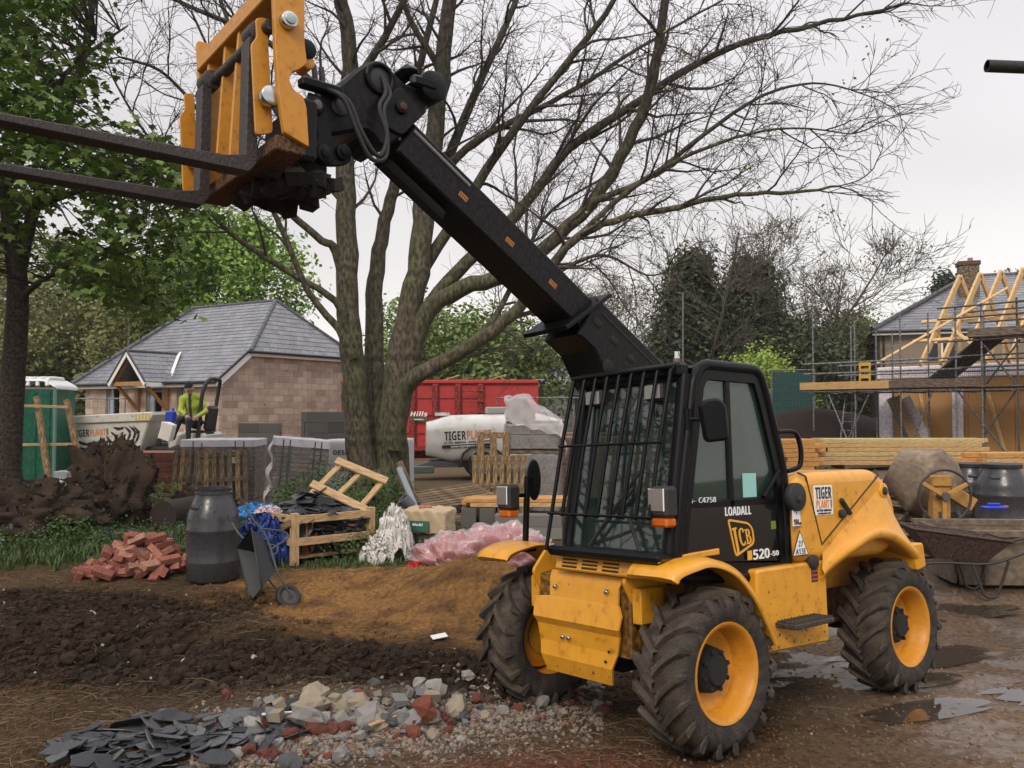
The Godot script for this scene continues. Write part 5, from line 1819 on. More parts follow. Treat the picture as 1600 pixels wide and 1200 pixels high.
func hedge(called: String, label: String, cat: String, a: Vector3, b: Vector3, h: float, thick: float, n: int, c0: Color, c1: Color, size: float, seed_: int, uneven := .35, group := "") -> void:
	var rng := rg(seed_)
	var T := thing(called, label, cat, Transform3D(Basis(), a), group)
	var ts := []
	var cs := []
	for i in n:
		var t := rng.randf()
		var p := a.lerp(b, t)
		var top := h * (1.0 - uneven * .5 + uneven * nz1.get_noise_2d(p.x * 40, p.z * 40 + seed_ * 50) * 2)
		p.y = gh(p.x, p.z) + top * sqrt(rng.randf())
		p.z += rng.randfn() * thick * .4
		p.x += rng.randfn() * .2
		ts.append(Transform3D(rand_basis(rng, size * rng.randf_range(.6, 1.3)), p - a))
		cs.append(c0.lerp(c1, rng.randf()))
	scatter(T, "foliage", "clump", ts, cs, mat("leaf_far", Color.WHITE, .7, {"vc": true, "back": lin(.05, .06, .01)}))
	var st := MB.new()
	st.col = lin(.07, .055, .04)
	for i in maxi(8, n / 60):
		var p := a.lerp(b, rng.randf())
		p.y = gh(p.x, p.z) - .1
		stick(st, wander(p - a, Vector3(rng.randfn() * .3, 1, rng.randfn() * .3), h * rng.randf_range(.6, 1.0), 4, .1, 0, rng), .03, .01)
	put(st.mesh(), "stems", mat("branch_bark"), T)

func build_far_trees() -> void:
	var spring0 := lin(.16, .24, .04)
	var spring1 := lin(.26, .36, .07)
	far_tree("lime_tree", "fresh bright green tree rising straight behind the bungalow roof", "", 352, 43, 300, {"c0": lin(.13, .23, .03), "c1": lin(.24, .38, .06), "n": 2600, "size": .62, "shape": .60, "low": .12, "limbs": 34, "subs": 6, "loose": .35, "r": .22}, 1)
	far_tree("lime_tree", "smaller fresh green tree behind the left half of the bungalow roof", "", 292, 46, 395, {"c0": lin(.10, .18, .03), "c1": lin(.18, .28, .05), "n": 1500, "size": .6, "shape": .7, "low": .1, "limbs": 26}, 2)
	# trees beside the photographer, seen in the windscreen
	for i in 3:
		var t := far_tree("bare_tree", ["nearest", "middle", "farthest"][i] + " of the bare trees beside the photographer, mirrored in the windscreen", "bare trees beside the photographer", 0, 12, 100, {"c0": lin(.1, .14, .03), "c1": lin(.15, .2, .04), "n": 120, "size": .3, "shape": 1.0, "low": .15, "limbs": 22, "stems": 2, "bare": 3, "bark": lin(.07, .06, .05), "r": .16}, 200 + i)
		t.position = Vector3([-13.0, -16.0, -15.0][i], -.4, [-1.5, -6.5, 4.0][i])
		t.scale = Vector3.ONE * 1.5
	# the wood at the left
	var rng := rg(6)
	for i in 26:
		var px := -140 + i * 17.5 + rng.randf_range(-8, 8)
		var d := rng.randf_range(38, 60)
		far_tree("woodland_tree", "thin pale-stemmed woodland tree with sparse spring leaves behind the bungalow", "woodland trees behind the bungalow", px, d, rng.randf_range(330, 470), {"c0": lin(.13, .14, .045), "c1": lin(.23, .24, .08), "n": 380, "size": .55, "shape": .42, "low": .3, "limbs": 12, "subs": 4, "bare": 1, "bark": lin(.24, .20, .15), "r": .11}, 100 + i)
	hedge("undergrowth", "olive green undergrowth at the edge of the wood left of the bungalow", "undergrowth", on_ground(-200, 40), on_ground(330, 44), 4.5, 2.5, 2600, lin(.075, .09, .025), lin(.16, .17, .05), .8, 3)
	hedge("undergrowth", "dim green bushes along the site edge between the bungalow and the ivy trees", "undergrowth", on_ground(500, 52), on_ground(1010, 50), 3.9, 2.0, 2600, lin(.07, .085, .025), lin(.16, .16, .05), .75, 5, .5)
	hedge("undergrowth", "green bushes beyond the scaffold at the right", "undergrowth", on_ground(1240, 52), on_ground(1700, 56), 4.6, 2.0, 2200, lin(.07, .10, .03), lin(.15, .19, .05), .8, 7, .5)
	far_tree("green_shrub", "bushy mid-green shrub standing above the right half of the red skip", "", 760, 38, 520, {"c0": lin(.07, .11, .025), "c1": lin(.13, .19, .04), "n": 1500, "size": .55, "shape": 1.5, "low": .05, "limbs": 26, "stems": 3, "cat": "shrub"}, 31)
	far_tree("green_shrub", "tall loose green shrub beside the beech trunk above the red skip", "", 672, 40, 470, {"c0": lin(.10, .15, .03), "c1": lin(.18, .25, .05), "n": 1100, "size": .55, "shape": .8, "low": .1, "limbs": 22, "stems": 2, "cat": "shrub"}, 32)
	far_tree("olive_shrub", "brownish twiggy shrub behind the white cottage", "", 880, 54, 505, {"c0": lin(.13, .13, .05), "c1": lin(.19, .18, .07), "n": 500, "size": .5, "shape": 1.2, "low": .1, "limbs": 20, "stems": 4, "bare": 3, "bark": lin(.14, .115, .085), "cat": "shrub"}, 33)
	far_tree("bare_tree", "leafless grey-brown tree between the boom and the ivy trees", "", 955, 47, 420, {"c0": lin(.15, .15, .05), "c1": lin(.2, .18, .07), "n": 160, "size": .4, "shape": .8, "low": .2, "limbs": 22, "stems": 3, "bare": 4, "bark": lin(.115, .095, .08), "r": .09}, 34)
	# the two ivy-clad trees
	for q in [[1075, 41.0, 335.0, 51, "ivy-clad tree with bare twigs on top, the nearer the boom of the two"], [1168, 43.0, 322.0, 52, "ivy-clad tree with bare twigs on top, the nearer the scaffold of the two"]]:
		var t := far_tree("ivy_tree", q[4], "", q[0], q[1], q[2], {"c0": lin(.10, .10, .04), "c1": lin(.14, .13, .05), "n": 160, "size": .35, "shape": .85, "low": .3, "limbs": 26, "stems": 2, "bare": 5, "up": .09, "bark": lin(.085, .068, .058), "r": .13}, q[3])
		var r2 := rg(q[3])
		var ts := []
		var cs := []
		for i in 4600:
			var hh := pow(r2.randf(), 1.5) * 8.6
			var wd := lerpf(5.2, .55, pow(clampf(hh / 8.6, 0, 1), .6)) * (1 + .5 * nz1.get_noise_2d(hh * 90, q[3] * 40))
			var an := r2.randf() * TAU
			var rr := wd * sqrt(r2.randf())
			ts.append(Transform3D(rand_basis(r2, r2.randf_range(.4, .8)), Vector3(cos(an) * rr + hh * .03, hh, sin(an) * rr)))
			cs.append(lin(.018, .030, .010).lerp(lin(.045, .065, .02), r2.randf()))
		scatter(t, "ivy", "clump", ts, cs, mat("leaf_ivy", Color.WHITE, .5, {"vc": true}))
	far_tree("dark_shrub", "dark evergreen shrub at the foot of the ivy trees", "", 1190, 40, 535, {"c0": lin(.025, .04, .012), "c1": lin(.06, .08, .025), "n": 1500, "size": .6, "shape": 1.5, "low": .02, "limbs": 26, "stems": 3, "cat": "shrub"}, 55)
	far_tree("bare_tree", "leafless twiggy tree at the right of the ivy trees", "", 1265, 46, 400, {"c0": lin(.15, .15, .05), "c1": lin(.2, .18, .07), "n": 120, "size": .35, "shape": .7, "low": .15, "limbs": 22, "stems": 3, "bare": 4, "bark": lin(.10, .08, .07), "r": .1}, 56)
	far_tree("bright_bush", "bright yellow-green bush just above the cab roof", "", 1188, 34, 556, {"c0": lin(.17, .26, .03), "c1": lin(.27, .36, .06), "n": 700, "size": .38, "shape": .9, "low": .05, "limbs": 18, "stems": 3, "cat": "bush"}, 57)
	hedge("clipped_hedge", "clipped green hedge behind the green mesh fence", "hedge", on_ground(1120, 33), on_ground(1268, 33), 2.0, .6, 1300, lin(.07, .12, .02), lin(.13, .2, .035), .35, 9, .08)
	far_tree("pale_shrub", "light green shrub behind the left end of the scaffold", "", 1335, 48, 480, {"c0": lin(.12, .17, .04), "c1": lin(.2, .26, .06), "n": 1100, "size": .55, "shape": .9, "low": .08, "limbs": 24, "stems": 3, "bare": 1, "cat": "shrub"}, 58)
	far_tree("bare_tree", "small leafless tree above the eave of the rendered house", "", 1395, 60, 462, {"c0": lin(.15, .15, .05), "c1": lin(.2, .18, .07), "n": 30, "size": .3, "shape": .5, "low": .4, "limbs": 14, "bare": 3, "bark": lin(.16, .13, .11)}, 59)
	far_tree("conifer", "dark pointed conifer beside the brick chimney", "", 1474, 55, 408, {"c0": lin(.015, .03, .016), "c1": lin(.035, .055, .03), "n": 1500, "size": .5, "shape": .36, "low": .1, "limbs": 50, "subs": 5, "up": -.10, "loose": .12}, 60)
	far_tree("dark_tree", "dark tree top at the right edge behind the trusses", "", 1612, 52, 420, {"c0": lin(.03, .05, .02), "c1": lin(.07, .09, .03), "n": 900, "size": .5, "shape": .5, "low": .2, "limbs": 24}, 61)
	hedge("far_woods", "hazy far-off woods along the horizon", "woods", Vector3(-150, 0, -130), Vector3(150, 0, -130), 9.0, 8.0, 4500, lin(.08, .10, .04), lin(.16, .18, .08), 2.2, 13, .4)

# ---------------------------------------------------------------- things on the site
func turned(px: float, d: float, deg: float, lift := 0.0) -> Transform3D:
	return yaw(on_ground(px, d) + Vector3(0, lift, 0), deg)

func wood(kind: int) -> StandardMaterial3D:
	var s := Vector3(.7, 7, 7)
	match kind % 6:
		0: return mat("new_pine", lin(.66, .42, .18), .75, {"tex": "mottle", "s": s})
		1: return mat("pale_pine", lin(.60, .40, .20), .8, {"tex": "mottle", "s": s})
		2: return mat("pallet_wood", lin(.38, .25, .12), .85, {"tex": "strong", "s": s})
		3: return mat("grey_wood", lin(.24, .175, .11), .9, {"tex": "strong", "s": s})
		4: return mat("green_pine", lin(.62, .50, .22), .8, {"tex": "mottle", "s": s})
	return mat("orange_pine", lin(.66, .33, .10), .8, {"tex": "mottle", "s": s})

func make_pallet(label: String, t: Transform3D, w: float, dp: float, n: int, kind: int, group := "") -> Node3D:
	var T := thing("pallet", label, "pallet", t, group)
	for k in n:
		var z := lerpf(-dp / 2 + .05, dp / 2 - .05, float(k) / (n - 1))
		board(T, "slat", Vector3(-w / 2, .13, z), Vector3(w / 2, .13, z), dp / n * .66, .02, wood(2 if k % 4 == 1 else kind))
	for k in 3:
		var x := (k - 1) * (w / 2 - .05)
		board(T, "stringer", Vector3(x, .11, -dp / 2), Vector3(x, .11, dp / 2), .09, .02, wood(kind))
		board(T, "bottom_slat", Vector3(x, .01, -dp / 2), Vector3(x, .01, dp / 2), .09, .02, wood(kind))
		for j in 3:
			put(box_mesh(Vector3(.09, .075, .12), .004), "block", wood(kind), T, Transform3D(Basis(), Vector3(x, .06, (j - 1) * (dp / 2 - .07))))
	return T

# a sheet that follows a function of (u, v)
func sheet_mesh(fn: Callable, nu: int, nv: int, wrap := false) -> ArrayMesh:
	var b := MB.new()
	var rows := []
	for j in nv + 1:
		var row := PackedVector3Array()
		for i in (nu if wrap else nu + 1):
			row.append(fn.call(float(i) / nu, float(j) / nv))
		rows.append(row)
	b.grid(rows, wrap)
	return b.mesh()

# polythene stretched over a block of the given size
func wrap_mesh(s: Vector3, y0: float, amp: float, seed_: int) -> ArrayMesh:
	var f := FastNoiseLite.new()
	f.seed = seed_; f.frequency = 2.2; f.fractal_octaves = 3
	return sheet_mesh(func(u, v):
		var a: float = u * TAU
		var k := 1.0 / maxf(absf(cos(a)), absf(sin(a)))
		var p := Vector3(cos(a) * k * s.x / 2, 0, sin(a) * k * s.z / 2)
		var top := clampf((v - .72) / .28, 0, 1)
		p *= 1.0 - top
		p.y = lerpf(y0, s.y, minf(v / .72, 1.0))
		var n := f.get_noise_3d(p.x * 2.5 + p.y * 1.6, p.y * .8, p.z * 2.5) * amp
		return p + Vector3(p.x, .3 + 2 * top, p.z).normalized() * (n + amp * .8), 64, 26, true)

func block_stack(called: String, label: String, cat: String, t: Transform3D, n: Vector3i, s: Vector3, ms: Array, seed_: int, skip := [], group := "") -> Node3D:
	var rng := rg(seed_)
	var T := thing(called, label, cat, t, group)
	for y in n.y:
		for x in n.x:
			for z in n.z:
				if Vector2i(x, y) in skip: continue
				put(box_mesh(s - Vector3(.006, .004, .006), .005), "block", ms[rng.randi() % ms.size()], T, Transform3D(Basis(Vector3.UP, rng.randfn() * .012), Vector3((x - (n.x - 1) / 2.0) * s.x, (y + .5) * s.y, (z - (n.z - 1) / 2.0) * s.z) + Vector3(rng.randfn(), 0, rng.randfn()) * .005))
	return T

func brick_pack(label: String, t: Transform3D, s: Vector3, seed_: int) -> Node3D:
	var rng := rg(seed_)
	var T := thing("brick_pack", label, "brick pack", t, "strapped brick packs")
	var b := MB.new()
	var ny := int(s.y / .072)
	for y in ny:
		for side in 4:
			var along: float = s.x if side % 2 == 0 else s.z
			var n := int(along / .224)
			for k in n:
				var u := (k + .5) / n * along - along / 2
				var p := Vector3(u, (y + .5) * s.y / ny, s.z / 2 - .05)
				var size := Vector3(along / n - .004, s.y / ny - .012, .1 + rng.randf_range(-.006, .006))
				if side == 1: p = Vector3(s.x / 2 - .05, p.y, u); size = Vector3(size.z, size.y, size.x)
				if side == 2: p = Vector3(u, p.y, -s.z / 2 + .05)
				if side == 3: p = Vector3(-s.x / 2 + .05, p.y, u); size = Vector3(size.z, size.y, size.x)
				b.col = lin(.10, .07, .058).lerp(lin(.27, .19, .145), rng.randf())
				b.box(p, size, 0)
	b.box(Vector3(0, s.y - .04, 0), Vector3(s.x - .12, .06, s.z - .12))
	stuff(put(b.mesh(), "bricks", mat("brick_vc", Color.WHITE, .9, {"vc": true, "tex": "mottle", "s": 2.0}), T))
	put(wrap_mesh(s + Vector3(.015, .015, .015), .02, .012, seed_), "polythene", mat("clear_film", lin(.75, .72, .72), .3, {"alpha": .20}), T)
	var cap := wrap_mesh(Vector3(s.x + .03, s.y + .02, s.z + .03), s.y * .90, .015, seed_ + 1)
	put(cap, "white_cap", mat("white_film", lin(.72, .69, .72), .35, {"alpha": .8}), T)
	for k in [-.34, -.22, .24, .36]:
		for e in [-1, 1]:
			put(box_mesh(Vector3(.02, s.y, .004), 0), "strap", mat("strap_green", lin(.03, .07, .05), .5), T, Transform3D(Basis(), Vector3(k * s.x, s.y / 2, e * (s.z / 2 + .025))))
	return T

func make_wheelbarrow(label: String, t: Transform3D, tray: Material, tube_m: Material) -> Node3D:
	var T := thing("wheelbarrow", label, "wheelbarrow", t)
	# x forward; tray between x -.45 and .45, rim at y .62
	var rim := [Vector3(.50, .66, .24), Vector3(.50, .66, -.24), Vector3(-.42, .58, -.32), Vector3(-.42, .58, .32)]
	var bot := [Vector3(.26, .36, .16), Vector3(.26, .36, -.16), Vector3(-.22, .34, -.18), Vector3(-.22, .34, .18)]
	var b := MB.new()
	for i in 4:
		var j := (i + 1) % 4
		for e in [1.0, .97]:
			var m: Vector3 = (rim[i] + rim[j]) / 2
			var out := Vector3(m.x, -.1, m.z) * (1.0 if e == 1.0 else -1.0)
			b.quado(bot[i] * Vector3(e, 1 + (1 - e) * .4, e), bot[j] * Vector3(e, 1 + (1 - e) * .4, e), rim[j] * Vector3(e, 1, e), rim[i] * Vector3(e, 1, e), out)
	b.quado(bot[0], bot[1], bot[2], bot[3], Vector3.DOWN)
	b.quado(bot[0] + Vector3(0, .012, 0), bot[1] + Vector3(0, .012, 0), bot[2] + Vector3(0, .012, 0), bot[3] + Vector3(0, .012, 0), Vector3.UP)
	b.tube([rim[0], rim[1], rim[2], rim[3], rim[0]], [.014], 6, false)
	put(b.mesh(), "tray", tray, T)
	for s in [-1.0, 1.0]:
		var q := MB.new()
		q.tube(smooth_path([Vector3(.62, .18, s * .07), Vector3(.28, .31, s * .15), Vector3(-.25, .34, s * .22), Vector3(-.62, .50, s * .27), Vector3(-.95, .58, s * .28)], 4), [.016], 7)
		var fr := put(q.mesh(), "frame_tube", tube_m, T)
		pole(fr, "grip", Vector3(-.84, .555, s * .279), Vector3(-.97, .585, s * .281), .021, mat("black_rubber"))
		var lg := MB.new()
		lg.tube(smooth_path([Vector3(-.08, .34, s * .20), Vector3(-.16, .12, s * .22), Vector3(-.20, .02, s * .22), Vector3(-.32, .03, s * .22), Vector3(-.42, .38, s * .24)], 4), [.014], 6)
		put(lg.mesh(), "leg", tube_m, T)
	var w := Node3D.new(); w.name = "wheel"; T.add_child(w, true)
	w.transform = Transform3D(Basis(Vector3.RIGHT, PI / 2), Vector3(.62, .19, 0))
	var ty := MB.new()
	var c := []
	for k in 25: c.append(Vector3(cos(TAU * k / 24) * .15, 0, sin(TAU * k / 24) * .15))
	ty.tube(c, [.045], 9, false)
	put(ty.mesh(), "tyre", mat("black_rubber"), w)
	var hb := MB.new()
	hb.lathe([Vector2(0, -.04), Vector2(.03, -.04), Vector2(.05, -.02), Vector2(.115, -.025), Vector2(.115, .025), Vector2(.05, .02), Vector2(.03, .04), Vector2(0, .04)], 20)
	put(hb.mesh(), "rim", mat("barrow_rim", lin(.06, .055, .05), .7), w)
	return T

func make_barrel(label: String, t: Transform3D, r: float, h: float, lid: bool) -> Node3D:
	var T := thing("plastic_barrel", label, "barrel", t)
	var m := mat("barrel_plastic", lin(.045, .047, .052), .45, {"tex": "grime", "s": 1.5, "rtex": "rough"})
	var b := MB.new()
	b.lathe([Vector2(r * .9, 0), Vector2(r * .96, .02), Vector2(r * .97, h * .18), Vector2(r * .99, h * .20), Vector2(r * .99, h * .215), Vector2(r * .97, h * .235), Vector2(r * .98, h * .52), Vector2(r * 1.01, h * .54), Vector2(r * 1.01, h * .56), Vector2(r * .97, h * .585), Vector2(r * .97, h * .66), Vector2(r * .93, h * .72), Vector2(r * .74, h * .86), Vector2(r * .68, h * .90), Vector2(r * .66, h * .94)], 40)
	put(b.mesh(), "body", m, T)
	var c := MB.new()
	if lid:
		c.lathe([Vector2(r * .66, h * .93), Vector2(r * .72, h * .94), Vector2(r * .72, h * .99), Vector2(r * .66, h), Vector2(r * .2, h * .985), Vector2(0, h * .985)], 32)
		put(c.mesh(), "lid", mat("lid_black", lin(.015, .015, .016), .5), T)
	else:
		c.lathe([Vector2(r * .66, h * .93), Vector2(r * .69, h * .935), Vector2(r * .69, h * .955), Vector2(r * .655, h * .96), Vector2(r * .655, h * .99), Vector2(r * .675, h), Vector2(r * .62, h), Vector2(r * .61, h * .8)], 32)
		put(c.mesh(), "neck", m, T)
		var ins := MB.new()
		ins.lathe([Vector2(r * .62, h * .82), Vector2(0, h * .80)], 24)
		put(ins.mesh(), "inside", mat("dark_inside"), T)
	for k in 2:
		put(box_mesh(Vector3(.05, .06, .13), .02), "grip_lug", m, T, Transform3D(Basis(Vector3.UP, k * PI + .6), Vector3.ZERO) * Transform3D(Basis(), Vector3(r * .80, h * .80, 0)))
	return T

func skip_text(T: Node3D, t: Transform3D, w: float) -> void:
	var bp := mat("black_print", lin(.012, .012, .012), .5)
	var op := mat("orange_print", lin(.72, .24, .03), .5)
	letters(T, "lettering", "TIGER", w * .18, bp, t * Transform3D(Basis(), Vector3(-w * .26, 0, 0)), w * .44)
	letters(T, "lettering", "PLANT", w * .17, op, t * Transform3D(Basis(), Vector3(w * .19, 0, 0)), w * .43)
	letters(T, "lettering", "HIRE", w * .05, bp, t * Transform3D(Basis(Vector3(0, 0, 1), PI / 2), Vector3(w * .455, .01, 0)), w * .17)

func build_dumper() -> void:
	var t := turned(190, 20, -4)
	var T := thing("site_dumper", "white-skipped site dumper with tiger-stripe print, black seat and tall roll bar", "dumper", t)
	var W := mat("skip_white", lin(.60, .59, .53), .5, {"tex": "grime", "s": 1.2})
	var sk := MB.new()
	sk.prism(pv([-1.02, 1.30, 1.02, 1.40, .72, .48, -.45, .45, -.95, 1.0]), -.65, .65, .03)
	var s := put(sk.mesh(), "skip", W, T)
	var rm := MB.new()
	rm.prism(pv([-1.10, 1.26, -1.10, 1.44, 1.09, 1.55, 1.12, 1.48, 1.03, 1.34]), -.70, .70, .02)
	put(rm.mesh(), "rim", W, s)
	for k in 5:
		put(box_mesh(Vector3(.035, .15, .004), 0), "hazard_stripe", mat("hazard_yellow", lin(.55, .40, .08), .6), s, Transform3D(Basis(Vector3(0, 0, 1), -.08), Vector3(.72 + k * .075, 1.425, .7025)))
	skip_text(s, Transform3D(Basis(Vector3(0, 0, 1), .05), Vector3(-.36, 1.07, .655)), .86)
	letters(s, "lettering", "www.tigerplant.co.uk", .075, mat("white_print", lin(.78, .78, .78), .5), Transform3D(Basis(Vector3(0, 0, 1), .05), Vector3(-.34, .94, .6575)), .70)
	# the stripes of the print
	var rng := rg(12)
	for q in [[-.85, .98, -.75, .78, -.45, .70], [-.80, 1.14, -.86, 1.05, -.88, 1.0], [-.78, .92, -.50, .82, -.2, .80], [-.62, .74, -.35, .64, -.05, .66], [-.30, .90, -.12, .76, .05, .78], [-.3, .60, -.12, .56, .08, .58], [.0, 1.02, .10, .84, .02, .66], [.02, .92, .22, .80, .20, .60], [.10, 1.10, .24, .98, .22, .84], [.16, 1.2, .30, 1.16, .42, 1.2], [.30, 1.05, .22, .92, .34, .78], [.34, .98, .46, .88, .40, .72], [.42, 1.22, .56, 1.08, .50, .90], [.52, 1.24, .68, 1.08, .58, .84], [.62, 1.24, .76, 1.06, .68, .84], [.32, .70, .24, .62, .28, .54], [-.1, .70, .02, .62, .14, .66], [.40, 1.10, .36, 1.02, .44, .96]]:
		var p := smooth_path(pva(q), 4)
		var b := MB.new()
		for i in p.size() - 1:
			var dd: Vector2 = (p[i + 1] - p[i]).normalized().orthogonal()
			var w0 := .034 * sin(PI * (i + .25) / p.size()) * (1 + .3 * rng.randfn())
			var w1 := .034 * sin(PI * (i + 1.25) / p.size())
			b.quado(Vector3(p[i].x - dd.x * w0, p[i].y - dd.y * w0, .653), Vector3(p[i].x + dd.x * w0, p[i].y + dd.y * w0, .653), Vector3(p[i + 1].x + dd.x * w1, p[i + 1].y + dd.y * w1, .653), Vector3(p[i + 1].x - dd.x * w1, p[i + 1].y - dd.y * w1, .653), Vector3(0, 0, 1))
		put(b.mesh(), "stripe", mat("black_print"), s)
	var dk := mat("dumper_dark", lin(.02, .02, .022), .6)
	put(box_mesh(Vector3(2.0, .35, .8), .04), "chassis", dk, T, Transform3D(Basis(), Vector3(1.0, .58, 0)))
	put(box_mesh(Vector3(.9, .45, 1.0), .06), "engine_cover", W, T, Transform3D(Basis(), Vector3(1.75, .85, -.1)))
	put(box_mesh(Vector3(.30, .40, .40), .06), "console", W, T, Transform3D(Basis(), Vector3(1.05, .95, -.25)))
	var seat := put(box_mesh(Vector3(.46, .12, .50), .04), "seat", dk, T, Transform3D(Basis(), Vector3(1.95, 1.06, .1)))
	put(box_mesh(Vector3(.14, .58, .48), .06), "seat_back", dk, seat, Transform3D(Basis(Vector3(0, 0, 1), -.15), Vector3(.24, .34, 0)))
	for k in [-1, 1]:
		put(box_mesh(Vector3(.28, .07, .07), .02), "armrest", dk, seat, Transform3D(Basis(), Vector3(.1, .25, k * .27)))
	var rp := MB.new()
	rp.tube(smooth_path([Vector3(2.02, .85, .42), Vector3(2.06, 1.4, .42), Vector3(2.13, 2.0, .42), Vector3(2.22, 2.27, .30), Vector3(2.26, 2.30, 0), Vector3(2.22, 2.27, -.30), Vector3(2.13, 2.0, -.42), Vector3(2.05, 1.4, -.42), Vector3(2.02, .85, -.42)], 5), [.045], 9)
	put(rp.mesh(), "roll_bar", dk, T)
	for q in [[-.25, -.55], [-.25, .55], [1.7, -.55], [1.7, .55]]:
		var w := Node3D.new(); w.name = "wheel"; T.add_child(w, true)
		w.transform = Transform3D(Basis(Vector3.RIGHT, PI / 2), Vector3(q[0], .40, q[1]))
		var ty := MB.new()
		ty.lathe([Vector2(.2, -.14), Vector2(.36, -.16), Vector2(.40, -.12), Vector2(.41, 0), Vector2(.40, .12), Vector2(.36, .16), Vector2(.2, .14)], 28)
		put(ty.mesh(), "tyre", mat("black_rubber", lin(.02, .02, .02), .7), w)
		var rr := MB.new()
		rr.lathe([Vector2(0, -.1), Vector2(.21, -.1), Vector2(.21, .1), Vector2(0, .1)], 20)
		put(rr.mesh(), "rim", W, w)
	# jugs beside the seat
	var jug := thing("blue_jug", "blue plastic jug standing behind the tiger-striped skip", "jug", Transform3D(Basis(), at(267, 662, 19.6)))
	put(box_mesh(Vector3(.22, .30, .18), .04), "body", mat("jug_blue", lin(.02, .05, .42), .4), jug, Transform3D(Basis(), Vector3(0, .15, 0)))
	pole(jug, "cap", Vector3(.05, .3, 0), Vector3(.05, .35, 0), .03, mat("jug_blue"))
	var sackw := thing("white_sack", "white sack leaning between the tile stack and the dumper seat", "sack", Transform3D(Basis(Vector3(0, 0, 1), -.25), at(258, 688, 18.6)))
	put(wrap_mesh(Vector3(.24, .36, .2), 0, .03, 5), "sack", mat("sack_white", lin(.68, .66, .60), .7), sackw)

# smooth field of tapered bones meshed by surface nets
func nets(bones: Array, cell: float, blend: float) -> MB:
	var lo := Vector3.ONE * 1e9
	var hi := -lo
	for q in bones:
		for e in 2:
			var r: float = q[2 + e]
			lo = lo.min(q[e] - Vector3.ONE * (r + cell * 2)); hi = hi.max(q[e] + Vector3.ONE * (r + cell * 2))
	var n := Vector3i(((hi - lo) / cell).ceil()) + Vector3i.ONE
	var f := PackedFloat32Array()
	f.resize(n.x * n.y * n.z)
	f.fill(10.0)
	for q in bones:
		var a: Vector3 = q[0]
		var b: Vector3 = q[1]
		var r: float = maxf(q[2], q[3]) + cell * 2 + blend
		var i0 := Vector3i(((a.min(b) - Vector3.ONE * r - lo) / cell).floor()).max(Vector3i.ZERO)
		var i1 := Vector3i(((a.max(b) + Vector3.ONE * r - lo) / cell).ceil()).min(n - Vector3i.ONE)
		var ab := b - a
		var l2 := maxf(ab.length_squared(), 1e-8)
		for z in range(i0.z, i1.z + 1):
			for y in range(i0.y, i1.y + 1):
				for x in range(i0.x, i1.x + 1):
					var p := lo + Vector3(x, y, z) * cell
					var t := clampf((p - a).dot(ab) / l2, 0, 1)
					var d := p.distance_to(a + ab * t) - lerpf(q[2], q[3], t)
					var k := x + n.x * (y + n.y * z)
					var o := f[k]
					var h := clampf(.5 + .5 * (o - d) / blend, 0, 1)
					f[k] = lerpf(o, d, h) - blend * h * (1 - h)
	var b := MB.new()
	var id := {}
	var sx := 1
	var sy := n.x
	var sz := n.x * n.y
	var off := [0, sx, sy, sx + sy, sz, sx + sz, sy + sz, sx + sy + sz]
	for z in n.z - 1:
		for y in n.y - 1:
			for x in n.x - 1:
				var k := x + n.x * (y + n.y * z)
				var s := 0
				for c in 8: if f[k + off[c]] < 0: s += 1
				if s == 0 or s == 8: continue
				var p := Vector3.ZERO
				var m := 0
				for c in 8:
					for ax in 3:
						if c & (1 << ax): continue
						var e := c | (1 << ax)
						var fa := f[k + off[c]]
						var fb := f[k + off[e]]
						if (fa < 0) == (fb < 0): continue
						var pa := Vector3(c & 1, (c >> 1) & 1, (c >> 2) & 1)
						var pb := Vector3(e & 1, (e >> 1) & 1, (e >> 2) & 1)
						p += pa.lerp(pb, fa / (fa - fb)); m += 1
				id[k] = b.v.size()
				b.v.append(lo + (Vector3(x, y, z) + p / m) * cell)
				b.n.append(Vector3(f[k + 1] - f[k], f[k + sy] - f[k], f[k + sz] - f[k]).normalized())
				b.c.append(Color.WHITE)
	for k in id:
		for ax in 3:
			var st: int = [sx, sy, sz][ax]
			var u: int = [sy, sz, sx][ax]
			var w: int = [sz, sx, sy][ax]
			var fa := f[k]
			var fb := f[k + st]
			if (fa < 0) == (fb < 0): continue
			if not (id.has(k - u) and id.has(k - w) and id.has(k - u - w)): continue
			var q := [id[k], id[k - u], id[k - u - w], id[k - w]]
			if fa < 0: b.ix.append_array(PackedInt32Array([q[0], q[2], q[1], q[0], q[3], q[2]]))
			else: b.ix.append_array(PackedInt32Array([q[0], q[1], q[2], q[0], q[2], q[3]]))
	return b

